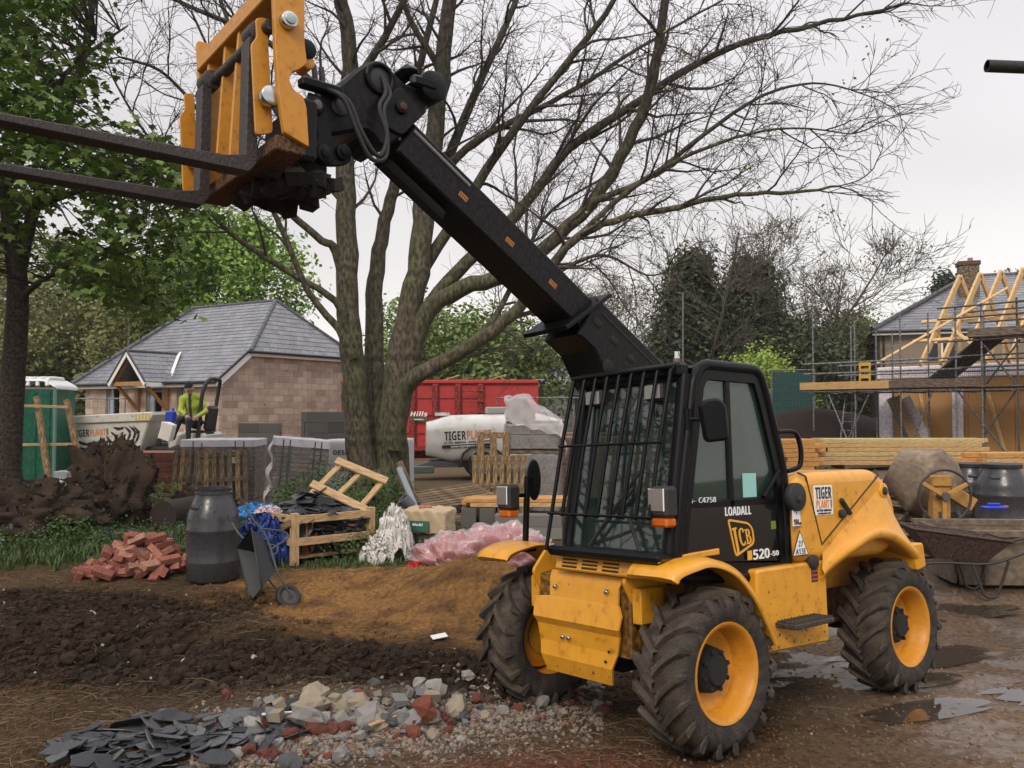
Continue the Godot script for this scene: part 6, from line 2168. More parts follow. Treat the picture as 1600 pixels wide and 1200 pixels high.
func build_worker() -> void:
	var o := at(302, 690, 19.7)
	var T := thing("person", "person in a yellow hi-vis jacket and dark beanie sitting on the dumper, looking down", "person", Transform3D(Basis(), o))
	var g := func(x: float, y: float, d: float) -> Vector3: return at(x, y, d) - o
	var pel: Vector3 = g.call(306, 660, 19.72)
	var che: Vector3 = g.call(301, 634, 19.62)
	var nek: Vector3 = g.call(297.5, 618, 19.55)
	var hed: Vector3 = g.call(296, 610, 19.47)
	var sl: Vector3 = g.call(286, 624, 19.5)
	var sr: Vector3 = g.call(314, 624, 19.72)
	var el: Vector3 = g.call(282, 642, 19.38)
	var er: Vector3 = g.call(321, 643, 19.5)
	var hl: Vector3 = g.call(291, 650, 19.25)
	var hr: Vector3 = g.call(308, 651, 19.28)
	var kl: Vector3 = g.call(281, 655, 19.25)
	var kr: Vector3 = g.call(295, 657, 19.22)
	var al: Vector3 = g.call(270, 684, 19.30)
	var ar: Vector3 = g.call(294, 688, 19.25)
	var hp := Vector3(.11, 0, .02)
	var bones := [[pel, che, .155, .165], [che, nek + Vector3(0, -.06, 0), .165, .12], [nek, hed, .06, .06], [nek, sl, .09, .085], [nek, sr, .09, .085], [sl, el, .078, .06], [el, hl, .06, .042], [sr, er, .078, .06], [er, hr, .06, .042],
		[pel - hp, kl, .105, .075], [pel + hp * .3, kr, .105, .075], [kl, al, .072, .052], [kr, ar, .072, .052], [al, al + Vector3(-.12, -.05, .10), .055, .045], [ar, ar + Vector3(-.05, -.05, .15), .055, .045]]
	var body := nets(bones, .022, .035)
	var f := FastNoiseLite.new()
	f.frequency = 4.0
	for i in body.v.size():
		var p := body.v[i]
		var near := 9.0
		var which := 0
		for k in bones.size():
			var dd: float = Geometry3D.get_closest_point_to_segment(p, bones[k][0], bones[k][1]).distance_to(p) - bones[k][2]
			if dd < near: near = dd; which = k
		var up := (p - pel).dot((nek - pel).normalized())
		var c := lin(.38, .47, .035).lerp(lin(.27, .36, .03), .5 + f.get_noise_3dv(p))
		var arm := minf(Geometry3D.get_closest_point_to_segment(p, el, hl).distance_to(p), Geometry3D.get_closest_point_to_segment(p, er, hr).distance_to(p))
		if which >= 9 or (up < -.02 and arm > .09): c = lin(.022, .026, .032)
		if which < 2 and absf(up - .20) < .035: c = lin(.55, .55, .50)
		if absf(p.x - che.x) < .035 and p.z > che.z and up > .15: c = lin(.03, .03, .035)
		if p.y < minf(al.y, ar.y) + .02: c = lin(.05, .035, .02)
		body.c[i] = c
	put(body.mesh(), "body", mat("clothes", Color.WHITE, .8, {"vc": true, "rim": .2}), T)
	var skin := mat("skin", lin(.42, .24, .17), .55)
	var fw := Vector3(-.35, -.45, .80).normalized()
	var hc := hed + Vector3(0, .035, 0)
	var rt := fw.cross(Vector3.UP).normalized()
	var u2 := rt.cross(fw)
	var hb := nets([[hc + u2 * .045 - fw * .015, hc + u2 * .02 + fw * .02, .088, .085], [hc + u2 * .0, hc - u2 * .075 + fw * .045, .078, .048], [hc + fw * .09 + u2 * .0, hc + fw * .112 - u2 * .02, .014, .018], [hc - rt * .085 - fw * .01, hc - rt * .09 - fw * .015 - u2 * .03, .018, .014], [hc + rt * .085 - fw * .01, hc + rt * .09 - fw * .015 - u2 * .03, .018, .014], [hc + fw * .085 - rt * .035 + u2 * .035, hc + fw * .085 + rt * .035 + u2 * .035, .016, .016], [hc - u2 * .05, nek + Vector3(0, -.02, 0), .055, .058]], .009, .012)
	var hd := put(hb.mesh(), "head", skin, T)
	for s in [-1, 1]:
		var ey := SphereMesh.new(); ey.radius = .011; ey.height = .022; ey.radial_segments = 10; ey.rings = 6
		put(ey, "eye", mat("eye_dark", lin(.03, .02, .02), .3), hd, Transform3D(Basis(), hc + fw * .088 + rt * .033 * s + u2 * .012))
	put(box_mesh(Vector3(.045, .008, .01), .003), "mouth", mat("lips", lin(.3, .12, .10), .5), hd, Transform3D(Basis(rt, u2, -fw), hc + fw * .088 - u2 * .062))
	var hat := nets([[hc + u2 * .075 - fw * .02, hc + u2 * .055 + fw * .012, .090, .088], [hc + u2 * .115 - fw * .015, hc + u2 * .115, .06, .06]], .012, .02)
	put(hat.mesh(), "beanie", mat("beanie_wool", lin(.012, .014, .03), .95), T)
	for e in [[hl, el, 1.0], [hr, er, -1.0]]:
		var d: Vector3 = (e[0] - e[1]).normalized()
		var sd: Vector3 = d.cross(Vector3(0, .3, 1)).normalized()
		var pn := d.cross(sd).normalized()
		var hbones := [[e[0], e[0] + d * .065, .036, .038]]
		for k in 4:
			var b0: Vector3 = e[0] + d * .07 + sd * (k - 1.5) * .021
			var ln: float = [.030, .036, .034, .026][k]
			var b1 := b0 + d * ln + pn * .008
			var b2 := b1 + (d * .5 + pn * .86) * ln * .8
			hbones.append([b0 - d * .02, b1, .0095, .009]); hbones.append([b1, b2, .009, .008]); hbones.append([b2, b2 + (pn * .9 - d * .4) * ln * .6, .008, .007])
		var th: Vector3 = e[0] + d * .02 + sd * .036 * e[2]
		hbones.append([th, th + (d * .6 + sd * .6 * e[2] + pn * .3).normalized() * .04, .013, .011])
		hbones.append([th + (d * .6 + sd * .6 * e[2] + pn * .3).normalized() * .04, th + d * .055 + sd * .02 * e[2] + pn * .03, .011, .009])
		put(nets(hbones, .006, .006).mesh(), "hand", skin, T)

func build_toilet(label: String, t: Transform3D) -> void:
	var T := thing("portable_toilet", label, "portable toilet", t, "portable toilets")
	var g := mat("toilet_green", lin(.005, .13, .075), .4, {"tex": "mottle", "s": 1.0})
	put(box_mesh(Vector3(1.1, 2.0, 1.1), .03), "cabin", g, T, Transform3D(Basis(), Vector3(0, 1.05, 0)))
	for k in 4:
		put(box_mesh(Vector3(.06, 1.85, .03), .008), "rib", g, T, Transform3D(Basis(), Vector3(-.42 + k * .28, 1.05, .56)))
	for s in [-1, 1]:
		put(box_mesh(Vector3(.07, 2.0, .07), .02), "corner_post", mat("post_grey_green", lin(.12, .22, .18), .5), T, Transform3D(Basis(), Vector3(s * .54, 1.05, .54)))
	var w := mat("roof_white", lin(.68, .70, .68), .45, {"alpha": .95})
	var b := MB.new()
	b.prism(rounded(pva([-.60, 2.03, .60, 2.03, .58, 2.12, .34, 2.26, -.34, 2.26, -.58, 2.12]), .06), -.60, .60, .05)
	var rf := put(b.mesh(), "roof", w, T)
	for k in 5:
		var q := MB.new()
		q.tube(smooth_path([Vector3(-.40 + k * .2, 2.10, .60), Vector3(-.36 + k * .18, 2.24, .50), Vector3(-.32 + k * .16, 2.28, .2), Vector3(-.32 + k * .16, 2.28, -.4)], 4), [.045], 7)
		put(q.mesh(), "roof_rib", w, rf)
	put(box_mesh(Vector3(1.2, .1, 1.2), .02), "skid", mat("dark_inside"), T, Transform3D(Basis(), Vector3(0, .05, 0)))

func build_container() -> void:
	var t := yaw(Vector3(.86, gh(.9, -28.0) - .05, -28.0), -2)
	var T := thing("waste_container", "big red ribbed waste container behind the beech trunk", "skip", t)
	var R := mat("container_red", lin(.42, .030, .028), .55, {"tex": "grime", "s": .8})
	var RD := mat("container_red_worn", lin(.34, .026, .024), .65, {"tex": "strong", "s": 1.2})
	put(box_mesh(Vector3(6.5, 2.25, 2.3), .02), "body", R, T, Transform3D(Basis(), Vector3(-3.25, 1.42, -1.2)))
	put(box_mesh(Vector3(6.5, .12, .12), .02), "top_rail", R, T, Transform3D(Basis(), Vector3(-3.25, 2.56, 0)))
	put(box_mesh(Vector3(6.5, .18, .14), .02), "bottom_rail", RD, T, Transform3D(Basis(), Vector3(-3.25, .38, .01)))
	for k in 7:
		put(box_mesh(Vector3(.20, 2.1, .16), .03), "rib", RD, T, Transform3D(Basis(), Vector3(-6.35 + k * .745, 1.44, .02)))
	for k in 6:
		for h in [.86, 1.46, 2.02]:
			put(box_mesh(Vector3(.55, .035, .035), .006), "stiffener", RD, T, Transform3D(Basis(), Vector3(-5.98 + k * .745, h, -.035)))
	for h in [1.2, 1.55, 1.9, 2.25]:
		pole(T, "rung", Vector3(-2.45, h, .14), Vector3(-1.75, h, .14), .018, RD)
	put(box_mesh(Vector3(6.3, .24, 1.8), .02), "skid", RD, T, Transform3D(Basis(), Vector3(-3.25, .18, -1.2)))
	for x in [-6.2, -4.2, -.4]:
		pole(T, "roller", Vector3(x, .17, -.6), Vector3(x, .17, .06), .16, mat("dark_steel", lin(.07, .055, .05), .6), 14)
	put(box_mesh(Vector3(.52, .10, .01), .002), "green_label", mat("label_dark_green", lin(.01, .12, .05), .5), T, Transform3D(Basis(), Vector3(-3.9, 1.33, .102)))
	letters(T, "lettering", "Hills", .15, mat("white_print", lin(.78, .78, .78), .5), Transform3D(Basis(), Vector3(-3.9, 1.50, .105)), .55, true, .25)
	letters(T, "lettering", "waste", .05, mat("white_print"), Transform3D(Basis(), Vector3(-3.9, 1.33, .109)), .3)
	var rng := rg(4)
	for k in 9:
		var p := Vector3(-6.0 + rng.randf() * 5.6, 2.56, -.4 - rng.randf())
		board(T, "waste_board", p, p + Vector3(rng.randf_range(.4, 1.3), rng.randf_range(.05, .3), rng.randfn() * .3), .12, .03, wood(rng.randi() % 4))

func build_bowser() -> void:
	var t := turned(748, 20.0, 7)
	var T := thing("water_bowser", "white towable tank trailer with black and orange print in front of the red container", "bowser", t)
	var W := mat("tank_white", lin(.76, .76, .73), .35, {"tex": "grime", "s": .5, "coat": .3})
	var b := MB.new()
	var rows := []
	# eight-sided tank with rounded ends, length along x
	for i in 17:
		var u := i / 16.0
		var x := lerpf(-1.22, 1.9, u)
		var e := minf(u, 1 - u) * 16.0
		var k: float = 1.0 if e >= 3 else [.0, .80, .92, .98][int(e)]
		if i == 0 or i == 16: k = .72
		var row := PackedVector3Array()
		for q in rounded(pva([-.55, -.50, .55, -.50, .66, -.2, .66, .30, .45, .50, -.45, .50, -.66, .30, -.66, -.2]), .22, 4):
			var lift := .07 * u
			row.append(Vector3(x, .93 + q.y * k * 1.05 + lift, -q.x * k))
		rows.append(row)
	b.grid(rows, true, true)
	for e in [0, 16]:
		for k in range(1, rows[e].size() - 1):
			b.trio(rows[e][0], rows[e][k], rows[e][k + 1], Vector3(-1 if e == 0 else 1, 0, 0))
	var tk := put(b.mesh(), "tank", W, T)
	pole(tk, "filler_lid", Vector3(-.85, 1.46, .0), Vector3(-.85, 1.53, 0), .17, W, 16)
	put(box_mesh(Vector3(.75, .16, .7), .03), "hatch", mat("hatch_grey", lin(.36, .37, .34), .6), tk, Transform3D(Basis(), Vector3(.55, 1.58, 0)))
	var lt := Transform3D(Basis(Vector3(0, 0, 1), .045), Vector3(-.30, 1.02, .667))
	skip_text(tk, lt, 1.1)
	letters(tk, "lettering", "01793 686444 - 07563 252999", .045, mat("black_print"), lt * Transform3D(Basis(), Vector3(-.02, -.15, 0)), 1.05)
	put(box_mesh(Vector3(1.14, .075, .006), .001), "print_band", mat("black_print"), tk, lt * Transform3D(Basis(), Vector3(-.02, -.235, -.002)))
	letters(tk, "lettering", "www.tigerplant.co.uk", .045, mat("white_print", lin(.78, .78, .78), .5), lt * Transform3D(Basis(), Vector3(-.02, -.235, .004)), .75)
	var g := mat("trailer_grey", lin(.10, .11, .11), .6)
	put(box_mesh(Vector3(2.9, .14, .9), .01), "chassis", g, T, Transform3D(Basis(), Vector3(.3, .36, 0)))
	board(T, "drawbar", Vector3(-1.0, .34, .2), Vector3(-2.0, .16, .0), .12, .12, g)
	board(T, "drawbar", Vector3(-1.0, .34, -.2), Vector3(-2.0, .16, .0), .12, .12, g)
	put(box_mesh(Vector3(.5, .16, .24), .02), "front_box", mat("box_green_grey", lin(.10, .14, .12), .6), T, Transform3D(Basis(), Vector3(-1.3, .24, .4)))
	for s in [-1, 1]:
		var w := Node3D.new(); w.name = "wheel"; T.add_child(w, true)
		w.transform = Transform3D(Basis(Vector3.RIGHT, PI / 2), Vector3(.02, .33, s * .60))
		var ty := MB.new()
		ty.lathe([Vector2(.18, -.09), Vector2(.30, -.1), Vector2(.33, -.06), Vector2(.335, 0), Vector2(.33, .06), Vector2(.30, .1), Vector2(.18, .09)], 28)
		put(ty.mesh(), "tyre", mat("black_rubber"), w)
		var rr := MB.new()
		rr.lathe([Vector2(0, -.03), Vector2(.06, -.05), Vector2(.17, .0), Vector2(.19, -.08), Vector2(.19, .08), Vector2(.17, .04), Vector2(.06, .05), Vector2(0, .05)], 24)
		put(rr.mesh(), "rim", mat("rim_grey", lin(.3, .3, .3), .4, {"metal": .5}), w)
		var mg := MB.new()
		mg.prism(thick_line(pva([-.50, .30, -.40, .62, -.22, .76, .26, .76, .44, .62, .54, .30]), .04), s * .60 - .14, s * .60 + .14, .01)
		put(mg.mesh(), "mudguard", mat("dumper_dark"), T)

func crumple(called: String, label: String, cat: String, t: Transform3D, size: Vector3, m: Material, seed_: int, amp: float) -> Node3D:
	var f := FastNoiseLite.new()
	f.seed = seed_; f.frequency = 1.6; f.fractal_octaves = 4
	var T := thing(called, label, cat, t)
	put(sheet_mesh(func(u, v):
		var x: float = (u - .5) * 2
		var z: float = (v - .5) * 2
		var r := Vector2(x, z).length()
		var a := atan2(z, x)
		var edge := 1.0 + .22 * f.get_noise_2d(cos(a) * 2, sin(a) * 2 + 9)
		var p := Vector3(x * size.x / 2 * edge, 0, z * size.z / 2 * edge)
		var hump := pow(maxf(0, 1 - pow(r / 1.05, 2.2)), .6)
		p.y = size.y * hump * (1 + .25 * f.get_noise_2d(x * 2 + 30, z * 2)) + amp * (absf(f.get_noise_2d(x * 2.2, z * 2.2)) * 1.8 - .3) * (.35 + hump)
		p.x += amp * f.get_noise_2d(x * 4 + 70, z * 4)
		p.z += amp * f.get_noise_2d(x * 4 - 70, z * 4)
		return p, 44, 44), "sheet", m, T)
	return T

func rock_mesh(s: int, rough: float, flat: bool) -> ArrayMesh:
	var f := FastNoiseLite.new()
	f.seed = s; f.frequency = 1.1
	var b := MB.new()
	var sp := SphereMesh.new()
	sp.radius = 1; sp.height = 2; sp.radial_segments = 9; sp.rings = 5
	var a := sp.get_mesh_arrays()
	var vs: PackedVector3Array = a[0]
	var ix: PackedInt32Array = a[Mesh.ARRAY_INDEX]
	for i in vs.size(): vs[i] *= 1.0 + rough * f.get_noise_3dv(vs[i] * 1.3) * 2
	for i in ix.size() / 3:
		var p := vs[ix[i * 3]]; var q := vs[ix[i * 3 + 1]]; var r := vs[ix[i * 3 + 2]]
		if (q - p).cross(r - p).length() > 1e-6: b.trio(p, q, r, p + q + r)
	if not flat:
		for i in b.v.size(): b.n[i] = b.v[i].normalized()
	return b.mesh()

func build_left_clutter() -> void:
	var rng := rg(19)
	# trestle of poles and laths before the toilet
	var T := thing("timber_trestle", "rough timber trestle of two leaning poles and two laths before the green toilet", "trestle", Transform3D(Basis(), on_ground(95, 16)))
	var o := T.position
	for q in [[57, 620, 76, 750], [104, 625, 130, 752]]:
		board(T, "pole", at(q[0], q[1], 16.2) - o, at(q[2], q[3], 15.6) - o, .10, .07, wood(2), Vector3(0, 0, 1))
	for q in [[33, 634, 107, 636], [30, 695, 120, 694]]:
		board(T, "lath", at(q[0], q[1], 16.0) - o, at(q[2], q[3], 16.0) - o, .05, .03, wood(1), Vector3(0, 0, 1))
	var bags := thing("bag_stack", "low stack of pale plastic bags between the trestle poles and the stump", "bag stack", turned(122, 15.5, 10))
	for k in 4:
		put(wrap_mesh(Vector3(.6, .13, .4), 0, .02, k), "bag", mat("bag_%d" % (k % 2), [lin(.50, .50, .50), lin(.25, .28, .29)][k % 2], .6), bags, Transform3D(Basis(Vector3.UP, k * .3), Vector3(0, .12 * k, 0)))
	# tile stack: thin fired plates with lips
	var ts := thing("tile_stack", "stack of reddish brown clay tiles with ridged edges beside the dumper", "tile stack", turned(252, 17, -3))
	for k in 11:
		var m := mat("clay_%d" % (k % 3), [lin(.22, .085, .05), lin(.26, .105, .065), lin(.18, .07, .045)][k % 3], .8, {"tex": "mottle", "s": 2.0})
		var tl := put(box_mesh(Vector3(.96, .05, .8), .01), "tile", m, ts, Transform3D(Basis(Vector3.UP, rng.randfn() * .01), Vector3(rng.randfn() * .01, .05 + k * .068, 0)))
		put(box_mesh(Vector3(1.0, .016, .84), .005), "tile_lip", m, tl, Transform3D(Basis(), Vector3(0, .03, 0)))
	# weathered pallets standing on edge
	for q in [[312, 14.7, 3.0, "weathered grey pallet with gaps, standing on edge before the brick packs", -8.0], [350, 14.4, 5.0, "darker broken pallet leaning behind the root stump, before the brick packs", 10.0]]:
		make_pallet(q[3], turned(q[0], q[1], q[4], .42) * Transform3D(Basis(Vector3.RIGHT, PI / 2 - .18) * Basis(Vector3.UP, PI / 2 + q[2] * .01), Vector3.ZERO), .95, .85, 7, 3)
	brick_pack("long plastic-wrapped brick pack with a white paper label, behind the weathered pallet", turned(352, 15.6, 4), Vector3(1.25, 1.04, .9), 3)
	var lab := thing("paper_label", "white printed sheet stuck on the long brick pack", "label", turned(367, 15.05, 4, .77))
	put(box_mesh(Vector3(.19, .22, .004), 0), "sheet", mat("paper", lin(.68, .68, .64), .7), lab)
	for k in 5: put(box_mesh(Vector3(.12, .012, .002), 0), "print_line", mat("print_grey", lin(.3, .3, .3), .7), lab, Transform3D(Basis(), Vector3(0, .07 - k * .035, .003)))
	var bp := brick_pack("tilted plastic-wrapped brick pack with torn white cover, nearest the beech trunk", turned(462, 14.3, 16) * Transform3D(Basis(Vector3(0, 0, 1), -.09), Vector3.ZERO), Vector3(.86, 1.10, .75), 8)
	put(sheet_mesh(func(u, v): return Vector3(-.46 - .04 * sin(v * 17) - .03 * sin(u * 9 + v * 4), .04 + v * 1.05, (u - .5) * .78), 10, 22), "torn_cover", mat("white_film"), bp)
	var gb := []
	for k in 3: gb.append(mat("grey_block_%d" % k, [lin(.20, .19, .17), lin(.235, .22, .20), lin(.17, .16, .145)][k], .95, {"tex": "fine", "s": 3.0}))
	block_stack("block_stack", "small stack of grey concrete blocks against the bungalow gable", "block stack", turned(407, 20.4, 3, .62), Vector3i(2, 3, 2), Vector3(.47, .22, .22), gb, 2, [], "grey block stacks")
	put(box_mesh(Vector3(1.0, .62, .5), .02), "pallet_base", gb[2], get_node("block_stack"), Transform3D(Basis(), Vector3(0, -.31, 0)))
	block_stack("block_stack", "tall stack of grey concrete blocks left of the beech trunk", "block stack", turned(507, 18.2, 24), Vector3i(2, 7, 3), Vector3(.44, .222, .22), gb, 3, [], "grey block stacks")
	for q in [[547, 16.4, "white-wrapped brick pack with black lettering, left of the beech trunk"], [603, 17.0, "white-wrapped brick pack with black lettering, showing right of the beech trunk"]]:
		var w := thing("wrapped_pack", q[2], "brick pack", turned(q[0], q[1], 5 if q[0] < 600 else -20))
		put(wrap_mesh(Vector3(.85, 1.02, .75), 0, .012, 4), "wrap", mat("pack_white", lin(.55, .55, .58), .45), w)
		put(box_mesh(Vector3(.80, .38, .70), .02), "bricks", gb[0], w, Transform3D(Basis(), Vector3(0, .2, 0)))
		for k in 2:
			letters(w, "lettering", "DESIMPEL", .085, mat("black_print"), Transform3D(Basis(), Vector3(.02, .50 + k * .30, .40)), .58)
	# root plates and stumps
	var dirt := mat("root_earth", Color.WHITE, .95, {"vc": true, "tex": "soil", "s": 2.0, "bump": 2.0, "btex": "soil"})
	var i := 0
	for q in [[40, 11.3, 1.55, .74, .55, "broad dark upturned root plate at the left edge"], [172, 11.9, .92, 1.05, .5, "tall dark root stump with a raised spur behind the bluebells"], [318, 12.6, .8, .46, .45, "dark broken stump with snapped roots behind the grey barrel"]]:
		var b := on_ground(q[0], q[1])
		var st := thing("root_stump", q[5], "tree stump", Transform3D(Basis(), b), "upturned stumps")
		var m := MB.new()
		var f := FastNoiseLite.new()
		f.seed = 20 + i; f.frequency = .9; f.fractal_octaves = 5; f.fractal_gain = .6
		var rows := []
		for a in 37:
			var row := PackedVector3Array()
			for e in 60:
				var th := PI * a / 36
				var ph := TAU * e / 60
				var d := Vector3(sin(th) * cos(ph), cos(th), sin(th) * sin(ph))
				var k := 1.0 + .14 * f.get_noise_3dv(d * 5.0) + .12 * f.get_noise_3dv(d * 15.0) + .8 * f.get_noise_3dv(d * 1.7 + Vector3(i * 9, 0, 0))
				if i == 1 and d.y > .3: k *= 1.0 + .25 * cos(ph * 2 - .4)
				row.append(Vector3(d.x * q[2] * .58 * k, q[3] * .36 + d.y * q[3] * .62 * k, d.z * q[4] * .6 * k))
			rows.append(row)
		m.grid(rows, true, true)
		for k in m.v.size():
			m.c[k] = lin(.022, .016, .012).lerp(lin(.11, .07, .042), clampf(.5 + f.get_noise_3dv(m.v[k] * 4), 0, 1))
		put(m.mesh(), "root_ball", dirt, st)
		var cts := []
		var cs := []
		for k in 420:
			var e := rng.randi() % m.v.size()
			var s := rng.randf_range(.008, .03)
			cts.append(Transform3D(rand_basis(rng, s), m.v[e]))
			cs.append(lin(.03, .021, .014).lerp(lin(.12, .08, .05), pow(rng.randf(), 2.0)))
		scatter_mesh(st, "clods", rock_mesh(9, .28, true), cts, cs, mat("clod", Color.WHITE, .97, {"vc": true, "spec": .25}))
		var wb := MB.new()
		for k in 150:
			var p := m.v[rng.randi() % m.v.size()]
			wb.col = lin(.05, .034, .02).lerp(lin(.16, .11, .065), rng.randf())
			stick(wb, wander(p, Vector3(rng.randfn(), rng.randfn() - .4, rng.randfn() + .5), rng.randf_range(.08, .28), 3, .4, -.1, rng), .005, .002)
		stuff(put(wb.mesh(), "fine_roots", mat("branch_bark"), st))
		for k in 80:
			var ph := rng.randf() * TAU
			var d := Vector3(cos(ph), rng.randf_range(-.1, 1.0), sin(ph)).normalized()
			var p := Vector3(d.x * q[2] * .52, q[3] * .36 + d.y * q[3] * .5, d.z * q[4] * .5)
			var w := MB.new()
			w.col = lin(.05, .034, .022)
			var ln := rng.randf_range(.12, .42)
			var wp := wander(p, d + Vector3(rng.randfn(), rng.randfn() * .7 - .3, rng.randfn() * .6), ln, 6, .35, -.10, rng)
			stick(w, wp, rng.randf_range(.006, .028), .003, 5)
			put(w.mesh(), "root", dirt, st)
		i += 1
	var lg := thing("log_end", "dark sawn log lying end-on among the roots left of the barrel", "log", turned(276, 12.0, -10))
	pole(lg, "log", Vector3(0, .22, .3), Vector3(0, .22, -.5), .20, mat("log_dark", lin(.05, .035, .025), .9, {"tex": "strong", "s": 4.0}), 16)
	# brick heap
	var bh := thing("brick_heap", "heap of loose red bricks beside the grey barrel", "brick heap", Transform3D(Basis(), on_ground(226, 9.35)))
	var bm := []
	for k in 4: bm.append(mat("red_brick_%d" % k, [lin(.36, .125, .08), lin(.42, .18, .12), lin(.29, .095, .065), lin(.47, .25, .17)][k], .9, {"tex": "mottle", "s": 4.0}))
	var brick := box_mesh(Vector3(.215, .065, .1025), .005)
	for k in 135:
		var u := Vector2(rng.randfn() * .21, rng.randfn() * .17)
		u.x = clampf(u.x, -.52, .55)
		var hh := maxf(0.0, .44 * (1 - pow(absf(u.x) / .60, 1.5)) * (1 - absf(u.y) / .55))
		var y := hh * (.25 + .75 * rng.randf()) + .035
		if k < 60:
			u = Vector2(rng.randf_range(-.52, .52), rng.randf_range(-.30, .34))
			y = .035 + rng.randf() * .03
		put(brick, "brick", bm[rng.randi() % 4], bh, Transform3D(Basis.from_euler(Vector3(rng.randfn() * .45, rng.randf() * TAU, rng.randfn() * .45)), Vector3(u.x, y, u.y)))
	make_barrel("dark grey open-topped plastic barrel standing beside the brick heap", turned(335, 9.05, 20), .275, .95, false)
	# tarpaulins
	crumple("blue_tarpaulin", "light blue crumpled plastic sheet on top of the crate's left side", "tarpaulin", Transform3D(Basis(), at(402, 806, 10.3)), Vector3(.58, .13, .5), mat("blue_sheet", lin(.015, .17, .45), .35), 4, .05)
	crumple("blue_tarpaulin", "dark blue crumpled tarpaulin slumped between barrel and slate crate", "tarpaulin", Transform3D(Basis(Vector3(1, 0, 0), .25), on_ground(414, 9.9)), Vector3(.72, .50, .6), mat("blue_dark", lin(.012, .035, .20), .4), 7, .06)
	crumple("pale_sheet", "pale folded cloth lying beside the light blue sheet", "sheet", Transform3D(Basis(), at(420, 800, 10.1)), Vector3(.3, .05, .25), mat("pale_pink", lin(.6, .48, .5), .7), 9, .04)
	# slate crate
	var ct := Transform3D(Basis(Vector3.UP, deg_to_rad(40)), on_ground(492, 10.35))
	var C := thing("slate_crate", "open timber crate overflowing with broken slates", "crate", ct)
	var wm := wood(2)
	var W := .98
	for sx in [-1, 1]:
		for sz in [-1, 1]:
			board(C, "corner_post", Vector3(sx * W / 2, -.02, sz * W / 2), Vector3(sx * W / 2, .56, sz * W / 2), .08, .08, wood(1), Vector3(0, 0, 1))
	for s in [-1, 1]:
		for h in [.49, .24]:
			board(C, "rail", Vector3(-W / 2, h, s * (W / 2 + .03)), Vector3(W / 2, h, s * (W / 2 + .03)), .09, .022, wood(1), Vector3(0, 0, s))
			board(C, "rail", Vector3(s * (W / 2 + .03), h, -W / 2), Vector3(s * (W / 2 + .03), h, W / 2), .09, .022, wood(1), Vector3(s, 0, 0))
		board(C, "diagonal", Vector3(s * (W / 2 + .055), .46, W / 2), Vector3(s * (W / 2 + .055), .10, -W / 2), .08, .02, wood(2), Vector3(s, 0, 0))
	put(box_mesh(Vector3(W, .03, W), 0), "crate_floor", wm, C, Transform3D(Basis(), Vector3(0, .06, 0)))
	var sm := []
	for k in 4: sm.append(mat("broken_slate_%d" % k, [lin(.042, .045, .053), lin(.075, .079, .086), lin(.12, .125, .13), lin(.026, .028, .033)][k], .5, {"tex": "mottle", "s": 4.0}))
	var sv := []
	for k in 6:
		var b := MB.new()
		var pl := PackedVector2Array()
		for e in 6: pl.append(Vector2(cos(TAU * e / 6 + rng.randf() * .7) * rng.randf_range(.09, .16), sin(TAU * e / 6 + rng.randf() * .7) * rng.randf_range(.06, .12)))
		pl = Geometry2D.convex_hull(pl)
		pl.remove_at(pl.size() - 1)
		b.prism(pl, -.004, .004)
		sv.append(b.mesh())
	for k in 150:
		var u := Vector2(rng.randf_range(-.46, .46), rng.randf_range(-.46, .46))
		var top := .50 + .24 * exp(-(u.length_squared()) / .10)
		var y := top * (1.0 - pow(rng.randf(), 3.0) * .8)
		put(sv[rng.randi() % 6], "slate", sm[rng.randi() % 4], C, Transform3D(Basis.from_euler(Vector3(PI / 2 + rng.randfn() * .5, rng.randf() * TAU, rng.randfn() * .3)) * Basis.from_scale(Vector3.ONE * rng.randf_range(.7, 1.3)), Vector3(u.x, y, u.y)))
	var fill := MB.new()
	fill.prism(pv([-.38, .08, .38, .08, .36, .40, .2, .56, -.2, .56, -.36, .40]), -.36, .36)
	put(fill.mesh(), "rubble_fill", mat("fill_dirt", lin(.07, .058, .046), .95, {"tex": "strong", "s": 4.0, "bump": 1.5}), C)
	for k in 70:
		var side := (rng.randi() % 2) * 2 - 1
		var e := Vector3(rng.randf_range(-.4, .4), rng.randf_range(.1, .46), .40 + rng.randf() * .04)
		put(sv[rng.randi() % 6], "slate", sm[rng.randi() % 4] if k % 4 else bm[k % 3], C, Transform3D(Basis(Vector3.UP, -PI / 2 if side < 0 else 0.0), Vector3.ZERO) * Transform3D(Basis.from_euler(Vector3(rng.randfn() * .7, rng.randfn() * .6, rng.randf() * 6)), e))
	var rt := thing("ridge_piece", "grey half-round ridge tile lying on the slate crate's back edge", "ridge tile", Transform3D(Basis(Vector3.UP, .6) * Basis(Vector3(0, 0, 1), .45), at(458, 792, 10.5)))
	put(box_mesh(Vector3(.36, .09, .2), .03), "tile", sm[0], rt)
	# bare timber frame thrown on the crate
	var fr := thing("broken_pallet", "light timber ladder-like frame tilted on top of the slate crate", "frame", Transform3D(Basis(), at(545, 765, 10.6)))
	var fo := fr.position
	for q in [[525, 719, 605, 752, 10.9], [486, 755, 572, 797, 10.3]]:
		board(fr, "long_rail", at(q[0], q[1], q[4]) - fo, at(q[2], q[3], q[4]) - fo, .11, .03, wood(1), Vector3(-.3, .8, .6))
	for q in [[534, 724, 474, 784], [562, 740, 524, 777], [598, 752, 552, 805]]:
		board(fr, "cross_rail", at(q[0], q[1], 10.95) - fo, at(q[2], q[3], 10.3) - fo, .09, .03, wood(1), Vector3(-.3, .6, .6))
	# things round the foot of the beech
	var pi := thing("grey_pipe", "long grey drain pipe leaning on the beech trunk", "pipe", Transform3D(Basis(), at(652, 800, 11.6)))
